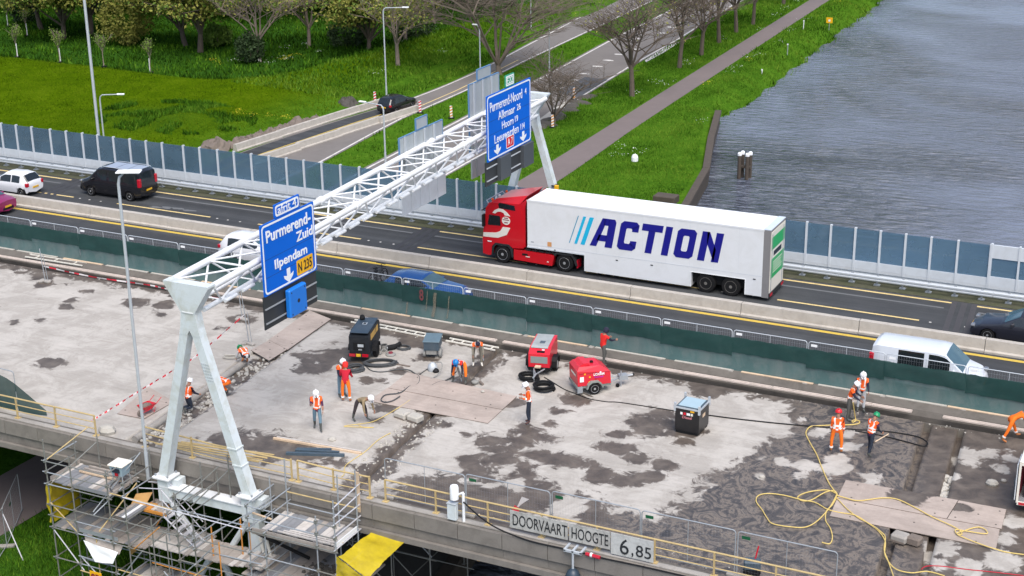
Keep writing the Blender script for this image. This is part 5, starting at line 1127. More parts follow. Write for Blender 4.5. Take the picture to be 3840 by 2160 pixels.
m = MB(); m.cyl((0, 0, -.62), (0, 0, .05), .045, 8); part('pole', m, galv_light, t); m = MB(); m.box(-.36, .36, -.05, .05, .02, .1); m.box(-.36, -.28, -.05, .45, .05, .12); m.box(.28, .36, -.05, .45, .05, .12); m.box(-.04, .04, -.05, .45, .05, .12); part('hook_frame', m, galv_light, t)
m = MB(); m.lathe([(.07, -.62), (.2, -.72), (.28, -.9), (.28, -1.35), (.1, -1.45)], 14); part('lamp_housing', m, mat('lamp_housing', (0.03, 0.05, 0.075), 0.4, var=0.1), t, smooth=True)
t = thing('warning_lamp', 'round yellow lamp under the deck edge above the dark water', 'lamp', tuple((10.66,-17.60,-1.71))); m = MB(); m.lathe([(.02, -.17), (.13, -.12), (.17, 0), (.13, .12), (.02, .17)], 12); part('globe', m, sign_yellow, t, smooth=True); m = MB(); m.cyl((0, 0, .16), (0, .05, .7), .02, 6); part('stem', m, galv, t)
tag(link('cable', MB().tube(smooth_path([(10.4, -18.3, .9), (11.2, -18.45, .5), (12.0, -18.48, .2), (13.2, -18.49, .02), (14.4, -18.49, .02), (15.2, -18.49, .04), (16.0, -18.49, .0), (18.0, -18.49, .03), (22, -18.49, .02)]), .03, 6).mesh('cable', black, True)), 'black cable running down from the sensor mast along the edge beam', 'cable')
t = thing('cable_plug', 'red and white cable coupling on the black cable near the hanging lamp', 'plug', (15.75, -18.53, .05)); m = MB(); m.tube([(-.28, 0, 0), (.28, 0, -.03)], .07, 8); part('coupling', m, lamp_red, t); m = MB(); m.tube([(-.1, 0, .0), (-.02, 0, 0)], .085, 8); part('ring', m, sign_white, t)
# small cone and control box behind the railing
p = (12.11,-17.30,0.60); t = thing('torn_flag', 'crumpled red and white flag caught on the fence foot behind the railing', 'flag', (p[0], -17.45, 0)); m = MB(); m.add([(0, 0, .5), (.25, .1, 1.1), (.5, .2, 1.0), (.2, .15, .75)], [(0, 1, 2, 3)]); part('cloth', m, tape_white, t); m = MB(); m.add([(-.2, -.05, .3), (0, 0, .75), (.2, .05, .6), (.05, 0, .25)], [(0, 1, 2, 3)]); part('red_cloth', m, tape_red, t)
p = (21.23,-17.30,0.53); t = thing('power_tool', 'blue and black floor saw standing behind the railing at the lower right', 'floor saw', (p[0], -17.2, 0), .3)
m = MB(); m.box(-.3, .3, -.2, .2, .15, .5, bev=.05); part('engine', m, trough_blue, t); m = MB(); m.box(-.26, .26, -.22, .22, .05, .16); part('chassis', m, black, t); m = MB(); m.tube([(.1, .1, .5), (.2, .2, .95)], .03, 6); part('handle', m, lamp_red, t)
for a in (-.2, .2): m = MB(); m.tube([(a, -.24, .1), (a, .24, .1)], .1, 10); part('wheel', m, rubber, t)
# fence and lane at the bottom left below the deck
P0, P1 = (-13.49,-17.97,-6.80), (-13.53,-19.17,-6.80)
t = thing('mesh_fence', 'bare site fence on concrete feet on the shaded grass at the bottom left', 'fence panel', (P0[0], P0[1], GZ), math.radians(122)); V = fence_meshes(3.5, 2.0, False, 5)
for nm, me in V.items(): link(nm, me, t)
link('foot_block', foot_me, t, (0, 0, 0)); link('tag_plate', tag_green, t, (1.2, -.03, 1.5))
t = thing('mesh_fence', 'bare site fence panel meeting the scaffold foot at the bottom left', 'fence panel', (P0[0], P0[1], GZ), math.radians(-64))
for nm, me in V.items(): link(nm, me, t)
t = thing('fence_brace', 'white raking tube propping the site fence at the bottom left', 'prop', (P0[0], P0[1], GZ)); m = MB(); m.tube([(0.02, 0, 1.7), (1.5, -.6, 0.0)], .025, 6); part('tube', m, scaf_white, t)

# ---------------------------------------------------------------- vehicles
def wheel(parent, x, y, r, w_, side, rim_m=None, name='wheel'):
    # tyre with a rim child; side = -1 rim shows toward -y
    h = w_ / 2; m = MB(); prof = [(r * .62, -h), (r * .93, -h), (r, -h * .6), (r, h * .6), (r * .93, h), (r * .62, h)]
    M = Matrix.Translation((x, y, r)) @ Matrix.Rotation(PI / 2, 4, 'X'); m.lathe(prof, 20, M); o = part(name, m, rubber, parent, smooth=True)
    m = MB(); s_ = h + .004; zz = s_ if side < 0 else -s_
    M2 = M
    m.lathe([(r * .64, zz - .01 * (1 if zz > 0 else -1)), (r * .62, zz), (r * .50, zz * .86), (r * .46, zz * .72), (r * .2, zz * .8), (r * .16, zz * .98), (.01, zz * .98)], 16, M2); part('rim', m, rim_m or rim, o, smooth=True)
    m = MB()
    for k in range(8):
        q = 2 * PI * k / 8; m.add([(r * .34 * math.cos(q + d) * f, r * .34 * math.sin(q + d) * f, zz * .79) for d, f in ((-.16, .85), (.16, .85), (.13, 1.2), (-.13, 1.2))], [(0, 1, 2, 3)], M2)
    part('rim_hole', m, black, o)
    return o
def lerp_tab(tab, x):
    xs = [p[0] for p in tab]; return float(np.interp(x, xs, [p[1] for p in tab]))
def car_body(t, L, W, top, belt, wtop, zsill, wheels, wr, paint, glass_side, screens, plan=.09, n=56, tumble=.0):
    """top/belt: (x,z) tables; wtop: (x, half width at roof edge as share of W/2); wheels: x list."""
    hw = W / 2; xs = sorted(set(list(np.linspace(0, L, n)) + [p[0] for p in top if 0 <= p[0] <= L]))
    rows = []
    def half(x):
        e = min(x, L - x); q = smoothstep(0, .55, np.array(e)); return hw * (1 - plan * (1 - float(q)) ** 1.6 * 1.6)
    def section(x):
        w_ = half(x); zt = lerp_tab(top, x); zb = min(lerp_tab(belt, x), zt - .02); z0 = zsill
        for c in wheels:
            dx = abs(x - c)
            if dx < wr * 1.16: z0 = max(z0, wr + math.sqrt(max(0, (wr * 1.16) ** 2 - dx * dx)) - .02)
        e = min(x, L - x)
        if e < .12: z0 = max(z0, zsill + .12 * (1 - e / .12))
        z1 = max(z0 + .01, zsill + .30); z1 = min(z1, zb - .03) if z1 < zb - .03 else min(zb - .015, z0 + .01); wt = lerp_tab(wtop, x) * w_
        return [(0, zsill - .02), (w_ * .93, min(z0, zb - .05)), (w_, z1), (w_ * 1.0, (z1 + zb) / 2), (w_ * .975, zb), (wt + .03, zt - .07 if zt - zb > .12 else zt - .5 * (zt - zb)), (wt - .10, zt - .005), (0, zt + .03)]
    S = [section(x) for x in xs]
    m = MB(); N = 8; vs = []; fs = []
    for x, s in zip(xs, S):
        for y, z in s: vs.append((x, -y, z))
        for y, z in reversed(s[1:-1]): vs.append((x, y, z))
    K = 2 * N - 2
    for i in range(len(xs) - 1):
        for k in range(K): fs.append((i * K + k, i * K + (k + 1) % K, (i + 1) * K + (k + 1) % K, (i + 1) * K + k))
    fs.append(tuple(range(K))); fs.append(tuple((len(xs) - 1) * K + k for k in range(K - 1, -1, -1)))
    m.add(vs, fs); body = part('body', m, paint, t, smooth=True)
    # side windows
    for x0, x1, lo, hi in glass_side:
        for sgn in (-1, 1):
            m = MB(); nn = 7; vs = []
            for i in range(nn):
                x = x0 + (x1 - x0) * i / (nn - 1); s = section(x); (yb, zb), (yt, zt) = s[4], s[5]
                for q in (lo, hi):
                    vs.append((x, sgn * (yb + (yt - yb) * q + .006), zb + (zt - zb) * q))
            m.add(vs, [(2 * i, 2 * i + 1, 2 * i + 3, 2 * i + 2) for i in range(nn - 1)]); part('side_window', m, car_glass, t)
    for nm, x0, x1, mt in screens:
        m = MB(); nn = 6; vs = []
        for i in range(nn):
            x = x0 + (x1 - x0) * i / (nn - 1); s = section(x); dx = .012 if nm == 'windscreen' else -.012
            for (y, z), f in ((s[5], .95), (s[6], 1.0), (s[7], 1.0)): vs.append((x + dx, -y * f, z + .008))
            for (y, z), f in ((s[6], 1.0), (s[5], .95)): vs.append((x + dx, y * f, z + .008))
        m.add(vs, [(5 * i + k, 5 * i + k + 1, 5 * i + 6 + k, 5 * i + 5 + k) for i in range(nn - 1) for k in range(4)]); part(nm, m, mt, t)
    for c in wheels:
        for sgn in (-1, 1): wheel(t, c, sgn * (hw - .12), wr, .22, sgn)
    m = MB(); m.box(wheels[0] - wr, wheels[-1] + wr, -hw * .8, hw * .8, .16, zsill + .25); part('underbody', m, black, t)
    return section, half
def car_bits(t, L, W, zf, zr, zp, front=True, rear=True, plate=True, lamp_h=.13, rear_tall=.2, mirror=None, bumper=True, paint=None, lampm=None):
    hw = W / 2
    for s in (-1, 1):
        if front: m = MB(); m.box(L - .22, L - .005, s * hw * .74 - .16, s * hw * .74 + .16, zf, zf + lamp_h, bev=.04); part('headlamp', m, lamp_clear if paint is car_maroon else lamp_dull, t)
        if rear: m = MB(); m.box(-.012, .20, s * hw * .80 - .11, s * hw * .80 + .11, zr, zr + rear_tall, bev=.03); part('tail_lamp', m, lamp_red, t)
        if mirror: m = MB(); m.box(mirror[0] - .08, mirror[0] + .06, s * (hw + .02) - .11, s * (hw + .02) + .11, mirror[1], mirror[1] + .15, bev=.03); part('mirror', m, paint or black, t)
    if plate:
        if rear: m = MB(); m.box(-.03, -.005, -.26, .26, zp, zp + .11); part('number_plate', m, plate_yellow, t)
        if front: m = MB(); m.box(L + .003, L + .02, -.26, .26, zp - .12, zp - .01); part('number_plate', m, plate_yellow, t)
    if front: m = MB(); m.box(L - .03, L + .006, -hw * .55, hw * .55, .32, .5, bev=.02); part('grille', m, black, t)
def hatch(label, loc, rot, paint, L=3.6, W=1.65, H=1.47):
    t = thing('parked_car' if False else 'car', label, 'car', loc, rot)
    top = [(0, .72), (.04, .95), (.45, H - .06), (1.0, H), (1.9, H - .03), (2.75, .98), (3.35, .80), (L - .03, .62), (L, .5)]
    belt = [(0, .70), (.1, .86), (2.6, .86), (2.75, .88), (L - .03, .6), (L, .48)]; wt = [(0, .93), (.4, .72), (1.9, .72), (2.75, .90), (L, .92)]
    car_body(t, L, W, top, belt, wt, .24, [.55, L - .72], .29, paint, [(.62, 1.28, .10, .92), (1.36, 2.25, .10, .92)], [('windscreen', 1.98, 2.70, car_glass_blue), ('rear_window', .08, .42, car_glass)])
    car_bits(t, L, W, .62, .66, .52, mirror=(2.35, .88), paint=paint, rear_tall=.26); return t
def suv(label, loc, rot, paint, L=4.6, W=1.85, H=1.66):
    t = thing('car', label, 'car', loc, rot)
    top = [(0, .80), (.05, 1.05), (.45, H - .08), (.9, H), (2.3, H - .02), (3.3, 1.12), (4.2, 1.0), (L - .04, .75), (L, .6)]
    belt = [(0, .78), (.1, .98), (3.2, 1.0), (4.3, .9), (L, .58)]; wt = [(0, .93), (.45, .74), (2.3, .74), (3.3, .92), (L, .92)]
    car_body(t, L, W, top, belt, wt, .3, [.85, L - .9], .36, paint, [(.7, 1.5, .1, .9), (1.58, 2.7, .1, .9)], [('windscreen', 2.42, 3.22, car_glass_blue), ('rear_window', .09, .42, car_glass)])
    car_bits(t, L, W, .72, .82, .7, mirror=(2.75, 1.0), paint=paint); return t
def estate(label, loc, rot, paint, L=4.6, W=1.8, H=1.46, sedan=False):
    t = thing('car', label, 'car', loc, rot)
    top = [(0, .76), (.05, .98), (.55, H - .1), (1.1, H - .01), (2.3, H), (3.2, 1.0), (4.1, .86), (L - .04, .66), (L, .5)] if not sedan else [(0, .8), (.05, .98), (.7, 1.02), (1.5, H - .03), (2.4, H), (3.3, 1.0), (4.2, .86), (L - .04, .66), (L, .5)]
    belt = [(0, .74), (.1, .92), (3.1, .93), (4.2, .8), (L, .48)]; wt = [(0, .93), (.6, .74), (2.3, .74), (3.2, .92), (L, .92)]
    car_body(t, L, W, top, belt, wt, .24, [.85, L - .85], .32, paint, [(.85, 1.6, .1, .9), (1.68, 2.75, .1, .9)], [('windscreen', 2.42, 3.12, car_glass_blue), ('rear_window', .12 if not sedan else .75, .5 if not sedan else 1.45, car_glass)])
    car_bits(t, L, W, .62, .72, .6, mirror=(2.75, .95), paint=paint); return t
def van(label, loc, rot, paint, L=4.97, W=1.98, H=1.97, rear_win=True, panel=False):
    t = thing('van', label, 'van', loc, rot)
    top = [(0, .9), (.05, 1.25), (.12, H - .12), (.3, H - .02), (3.0, H), (3.35, H - .06), (4.15, 1.22), (4.7, 1.02), (L - .05, .78), (L, .55)]
    belt = [(0, .88), (.08, 1.12), (3.9, 1.12), (4.2, 1.08), (4.7, .95), (L, .53)]; wt = [(0, .93), (.3, .82), (3.0, .82), (4.15, .90), (L, .9)]
    gs = [(2.62, 3.55, .06, .9), (1.28, 2.42, .08, .92)] + ([] if panel else [(.22, 1.2, .08, .92)])
    car_body(t, L, W, top, belt, wt, .28, [.85, L - .95], .33, paint, gs, [('windscreen', 3.34, 4.12, car_glass_blue)] + ([('rear_window', .055, .115, car_glass)] if rear_win else []))
    car_bits(t, L, W, .85, .95, .62, mirror=(3.75, 1.12), rear_tall=.55, paint=paint); return t
# far carriageway traffic drives toward -x, near lane toward +x
hatch('small white hatchback with red tail lamps and yellow plate at the left edge', (-35.75, 9.42, 0), PI, car_white)
v = van('black van with panoramic roof windows on the far motorway lane', (-28.25, 11.62, 0), PI, car_black, H=1.95)
m = MB()
for a, b in ((.35, 1.15), (1.2, 2.05), (2.1, 2.95)): m.box(a, b, -.66, .66, 1.985, 1.995)
part('roof_panel', m, mat('pale_roof_glass', (0.30, 0.34, 0.42), 0.15, var=0.15), v)
for yy in (-.74, .74): m = MB(); m.tube([(.3, yy, 1.96), (.5, yy, 2.03), (2.9, yy, 2.03), (3.1, yy, 1.96)], .02, 6); part('roof_rail', m, galv_light, v)
tt = estate('maroon car with oval headlamps entering at the left edge', (-38.25, 5.35, 0), 0, car_maroon, L=4.0, W=1.7, H=1.44)
suv('white car half hidden behind the Purmerend-Zuid sign on the near lane', (-16.6, 3.95, 0), 0, car_white, L=4.3, W=1.8, H=1.6)
estate('blue metallic estate car on the near lane behind the netting', (-5.0, 2.35, 0), 0, car_blue)
van('silver panel van on the near lane behind the green netting', (20.75, 1.95, 0), 0, car_silver, panel=True)
estate('dark grey saloon car entering on the far lane at the right edge', (28.55, 9.3, 0), PI, car_dark, L=4.7, sedan=True)
d = Vector((-41.0, 65.2)) ; suv('black suv with its back turned on the far ramp lane', (-41.35, 62.5, GZ + .04), math.radians(86), car_black)
# bicycles on the rack of the blue car
for lab, yy, xx in (('black bicycle carried upright on the rear rack of the blue car', 2.15, -5.5), ('second bicycle behind the first on the rear rack of the blue car', 2.5, -5.75)):
    t = thing('bicycle', lab, 'bicycle', (xx, yy, .48), math.radians(84))
    for wx in (-.52, .52):
        m = MB(); m.tube([(wx + .33 * math.cos(q), 0, .33 + .33 * math.sin(q)) for q in np.linspace(0, 2 * PI, 19)], .022, 5, False); o = part('wheel', m, rubber, t); m = MB()
        for k in range(6): q = k * PI / 6; m.tube([(wx + .31 * math.cos(q), 0, .33 + .31 * math.sin(q)), (wx - .31 * math.cos(q), 0, .33 - .31 * math.sin(q))], .004, 3)
        part('spokes', m, galv, o)
    m = MB()
    for a, b in (((-.52, .33), (-.08, .32)), ((-.08, .32), (-.2, .85)), ((-.52, .33), (-.17, .75)), ((-.08, .32), (.38, .8)), ((-.19, .78), (.37, .88)), ((.35, .95), (.52, .33))): m.tube([(a[0], 0, a[1]), (b[0], 0, b[1])], .022, 6)
    part('frame', m, steel_dark, t); m = MB(); m.box(-.32, -.06, -.08, .08, .86, .93, bev=.03); part('saddle', m, black, t); m = MB(); m.tube([(.3, -.3, 1.02), (.36, -.1, 1.0), (.36, .1, 1.0), (.3, .3, 1.02)], .018, 6); part('handlebar', m, black, t)
t = thing('bike_rack', 'steel rear rack with lamp bar on the blue car', 'bike rack', (-5.45, 2.35, .4)); m = MB(); m.box(-.35, .4, -.06, .06, 0, .06); m.box(-.38, -.3, -.7, .7, -.06, .05); part('bar', m, steel_dark, t); m = MB(); m.box(-.41, -.38, -.68, -.4, -.1, .06); m.box(-.41, -.38, .4, .68, -.1, .06); part('tail_lamp', m, lamp_red, t)

# ---------------------------------------------------------------- the truck
t = thing('truck', 'red articulated truck with white ACTION trailer on the far motorway lane', 'truck', (0, 9.4, 0))
W = 2.55
# trailer box
m = MB(); m.prism([(-.26, 1.16), (3.15, 1.16), (3.15, .24), (9.28, .24), (9.28, 1.06), (12.25, 1.06), (12.25, .24), (13.14, .24), (13.14, 3.86), (-.26, 3.86)], 'y', 0, W); part('trailer_box', m, truck_white, t)
m = MB(); m.box(-.28, 13.16, -.012, .0, 3.78, 3.87); part('top_rail', m, truck_white, t); m = MB(); m.box(-.28, 13.16, -.008, 0, 1.33, 1.35); m.box(-.28, 3.16, -.015, 0, 1.14, 1.22); part('side_rail', m, panel_white, t)
for k in range(9): m = MB(); m.box(1.2 + k * 1.33, 1.206 + k * 1.33, -.003, 0, 1.36, 3.77); part('panel_seam', m, panel_white, t)
m = MB(); m.box(-.2, 13.1, .06, W - .06, 3.861, 3.885, bev=.01); part('roof_skin', m, sign_white, t)
m = MB(); m.box(9.262, 9.3, -.014, 0, .24, 1.08); m.box(12.23, 12.268, -.014, 0, .24, 1.08); m.box(9.3, 12.23, -.014, 0, 1.06, 1.085); part('wheel_arch_trim', m, sign_white, t)
m = MB(); m.box(13.142, 13.5, 0, W, .2, 3.86); part('rear_frame', m, mat('rear_frame_grey', (0.21, 0.205, 0.21), 0.5, var=0.1), t)
m = MB(); m.box(13.14, 13.52, -.004, W + .004, 3.861, 3.89); part('rear_cap', m, mat('pale_cap', (0.55, 0.62, 0.70), 0.4), t)
m = MB(); m.box(13.501, 13.53, .1, W - .1, .45, 3.72); dr = part('rear_doors', m, cream, t)
for z0, z1 in ((2.75, 3.42), (1.18, 2.25)): m = MB(); m.box(13.531, 13.536, .16, W - .16, z0, z1); part('green_panel', m, green_print, dr)
for k in range(5): m = MB(); m.box(13.5365, 13.54, .5, W - .5 - .1 * (k % 3), 2.0 - k * .14, 2.05 - k * .14); part('print_line', m, cream, dr)
part('logo_patch', MB().box(13.531, 13.535, .55, 1.9, 2.36, 2.62), trouser_navy, dr)
m = MB(); m.box(13.501, 13.56, .05, W - .05, .22, .44); part('rear_bumper', m, steel_dark, t)
for yy in (.12, W - .5):
    m = MB(); m.box(13.561, 13.58, yy, yy + .38, .26, .40); part('tail_lamp', m, lamp_red, t); m = MB(); m.box(13.531, 13.55, yy + .1, yy + .16, .5, 3.6); part('door_bar', m, galv, dr)
m = MB(); m.box(3.2, 13.0, .3, W - .3, .45, 1.0); m.box(-.2, 9, .5, W - .5, 1.0, 1.159); part('chassis', m, black, t)
for a, b, z in ((7.0, 7.14, 1.1), (12.66, 12.8, 1.12), (1.35, 1.45, 1.18), (5.0, 5.12, 1.1)): m = MB(); m.box(a, b, -.02, 0, z, z + .05); part('marker_lamp', m, black, t)
m = MB(); m.box(.95, 1.2, -.006, 0, 1.36, 1.62); part('sticker', m, mat('orange_sticker', (0.6, 0.3, 0.12), 0.5), t); m = MB(); m.box(-.05, .12, -.006, 0, 1.46, 1.52); part('sticker', m, galv, t)
# printed letters
def letter(polys, x, w_, name='lettering'):
    m = MB(); h = 1.62
    for P in polys: m.prism([(x + u * w_ + .30 * (v - .0) * h * .6, 1.76 + v * h) for u, v in P], 'y', -.011, -.004)
    part(name, m, navy, t)
def ring(o, i): return [[o[k], o[(k + 1) % len(o)], i[(k + 1) % len(i)], i[k]] for k in range(len(o))]
oct_ = lambda a, b, c, d, r, s: [(a + r, b), (c - r, b), (c, b + s), (c, d - s), (c - r, d), (a + r, d), (a, d - s), (a, b + s)]
ow = oct_(0, 0, 1, 1, .16, .1); iw = oct_(.34, .23, .66, .77, .05, .04)
LET = {'A': [[(-.22, 0), (.14, 0), (.40, .72), (.40, 1), (.22, 1)], [(.36, 1), (.36, .76), (.62, .76), (.62, 1)], [(.60, 0), (1.0, 0), (1.0, .9), (.9, 1), (.60, 1)], [(.1, .2), (.62, .2), (.62, .42), (.18, .42)]],
       'C': [P for k, P in enumerate(ring(ow, iw)) if k != 2] + [[(.66, .66), (1, .66), (1, .92), (.66, .77)], [(.66, .23), (1, .08), (1, .34), (.66, .34)]],
       'T': [[(-.05, .76), (1.05, .76), (1.05, 1), (-.05, 1)], [(.32, 0), (.68, 0), (.68, .77), (.32, .77)]], 'I': [[(0, 0), (1, 0), (1, 1), (0, 1)]], 'O': ring(ow, iw),
       'N': [[(0, 0), (.34, 0), (.34, 1), (0, 1)], [(.66, 0), (1, 0), (1, 1), (.66, 1)], [(.22, 1), (.30, .62), (.78, 0), (.78, .42), (.34, 1)]]}
for ch, x, w_ in (('A', 3.70, 1.06), ('C', 5.02, 1.06), ('T', 6.30, 1.06), ('I', 7.56, .38), ('O', 8.24, 1.06), ('N', 9.58, 1.16)): letter(LET[ch], x, w_)
for x, w_, mt in ((2.24, .05, cyan2), (2.56, .16, cyan1), (2.93, .24, cyan1)):
    m = MB(); m.prism([(x, 1.74), (x + w_, 1.74), (x + w_ + .54, 3.34), (x + .54, 3.34)], 'y', -.011, -.004); part('stripe', m, mt, t)
# tractor
m = MB(); side = [(-3.05, .42), (-2.72, .36), (-2.5, .40), (-2.5, .9), (-2.3, 1.12), (-1.4, 1.12), (-1.2, .95), (-.52, 1.02), (-.6, 3.0), (-.75, 3.55), (-2.55, 3.45), (-2.82, 3.12), (-2.98, 2.0), (-3.06, 1.3)]
m.prism(side, 'y', .03, W - .03); cab = part('cab', m, truck_red, t)
m = MB(); vs = [(-2.78, .1, 3.30), (-.72, .06, 3.55), (-.72, W - .06, 3.55), (-2.78, W - .1, 3.30), (-2.3, .35, 3.62), (-.35, .28, 4.02), (-.35, W - .28, 4.02), (-2.3, W - .35, 3.62), (-.62, .05, 3.54), (-.62, W - .05, 3.54)]
m.add(vs, [(0, 1, 5, 4), (1, 2, 6, 5), (2, 3, 7, 6), (3, 0, 4, 7), (4, 5, 6, 7), (0, 3, 2, 1)]); part('roof_spoiler', m, truck_red, t)
for yy in (.05, W - .13): m = MB(); m.prism([(-.78, 1.1), (-.42, 1.1), (-.42, 3.3), (-.3, 3.9), (-.72, 3.55)], 'y', yy, yy + .08); part('side_deflector', m, truck_red, t)
m = MB(); m.box(-.62, -.5, .3, W - .3, 1.1, 3.5); part('cab_back', m, red_dark, t)
m = MB(); m.prism([(-3.0, 1.95), (-2.86, 2.95), (-2.88, 2.96), (-3.03, 1.96)], 'y', .14, W - .14); part('windscreen', m, car_glass, t)
m = MB(); m.prism([(-2.93, 3.05), (-2.80, 3.12), (-3.12, 2.86), (-3.16, 2.92)], 'y', .1, W - .1); part('sun_visor', m, black, t)
m = MB(); m.prism([(-2.72, 2.14), (-1.92, 2.17), (-1.94, 2.66), (-1.98, 2.72), (-2.62, 2.74)], 'y', .015, .028); part('side_window', m, car_glass, t)
m = MB(); m.prism([(-2.0, 2.9 + .28), (-1.0, 3.0 + .14), (-1.05, 3.42), (-1.95, 3.5), (-2.05, 3.4)], 'y', .018, .028); part('side_window', m, car_glass, t)
m = MB(); m.prism([(-3.02, 1.42), (-2.1, 1.45), (-1.55, 1.68), (-1.32, 2.12), (-1.78, 2.12), (-1.95, 1.86), (-2.2, 1.74), (-3.0, 1.66)], 'y', .016, .028); part('white_stripe', m, cream, t)
arc = [(-2.42, 2.86), (-2.3, 3.02), (-2.05, 3.16), (-1.75, 3.14), (-1.5, 2.98), (-1.32, 2.78), (-1.66, 2.80), (-1.72, 2.92), (-1.9, 2.99), (-2.1, 2.96), (-2.24, 2.84)]
m = MB(); m.prism(arc, 'y', .016, .028); part('white_arc', m, cream, t)
m = MB(); m.prism([(-1.58 + .26 * math.cos(q), 2.50 + .24 * math.sin(q)) for q in np.linspace(0, 2 * PI, 15)[:-1]], 'y', .016, .028); lg = part('round_logo', m, cream, t); m = MB(); m.box(-1.78, -1.38, .012, .0155, 2.52, 2.57); m.box(-1.7, -1.45, .012, .0155, 2.62, 2.68); m.box(-1.68, -1.47, .012, .0155, 2.36, 2.42); part('logo_print', m, red_dark, lg)
m = MB(); m.box(-3.1, -2.98, .1, .5, 1.0, 1.22); m.box(-3.1, -2.98, W - .5, W - .1, 1.0, 1.22); part('headlamp', m, lamp_clear, t)
m = MB(); m.box(-2.75, -2.5, .012, .028, 1.16, 1.21); part('badge', m, sign_white, t)
m = MB(); m.prism([(-2.52, .42), (-2.45, .9), (-2.28, 1.14), (-1.42, 1.14), (-1.22, .9), (-1.15, .42), (-1.25, .42), (-1.34, .86), (-1.48, 1.02), (-2.22, 1.02), (-2.36, .86), (-2.42, .42)], 'y', .0, .14); part('wheel_arch', m, steel_dark, t)
for s_ in (-.12, W + .0): m = MB(); m.box(-2.98, -2.86, s_ - .1, s_ + .22, 2.05, 2.75, bev=.03); part('mirror', m, black, t)
m = MB(); m.prism([(-1.14, .9), (1.34, .86), (1.2, .24), (-1.14, .30)], 'y', .05, .4); part('side_skirt', m, truck_red, t); m = MB(); m.prism([(-1.14, .9), (1.34, .86), (1.2, .24), (-1.14, .30)], 'y', W - .4, W - .05); part('side_skirt', m, truck_red, t)
m = MB(); m.box(-.62, -.28, .04, .049, .62, .74); part('step', m, black, t); m = MB(); m.box(-.4, -.15, .03, .049, .55, .59); m.box(.9, 1.0, .03, .049, .42, .47); part('reflector', m, cream, t)
m = MB(); m.box(-2.9, 3.0, .75, W - .75, .5, .95); part('chassis', m, black, t)
for k in range(5): m = MB(); m.box(-.45 + k * .4, -.12 + k * .4, .12, .8, .91, 1.0); part('walkway_plate', m, steel_dark, t)
m = MB(); m.prism([(1.3, .9), (1.42, 1.06), (2.4, 1.08), (2.62, .8), (2.72, .45), (2.62, .45), (2.5, .78), (2.36, .98), (1.5, .97), (1.4, .85)], 'y', .02, .5); part('mudguard', m, steel_dark, t)
m = MB(); m.box(2.66, 2.72, .1, .6, .3, .75); part('mud_flap', m, lamp_red, t)
for x, r, rm in ((-1.84, .51, rim), (1.95, .51, rim), (10.09, .52, rim_dirty), (11.46, .52, rim_dirty)):
    wheel(t, x, .20, r, .34, -1, rm); wheel(t, x, W - .2, r, .34, 1, rm)
for yy in (.35, 1.2, 2.1): m = MB(); m.box(-2.62, -2.5, yy - .06, yy + .06, 3.46, 3.6, bev=.03); part('roof_lamp', m, hv_orange if yy != 1.2 else lamp_clear, t)
m = MB(); m.tube([(-2.75, .25, 3.3), (-2.9, .3, 3.45), (-2.9, W - .3, 3.45), (-2.75, W - .25, 3.3)], .03, 6); part('light_bar', m, galv_light, t)
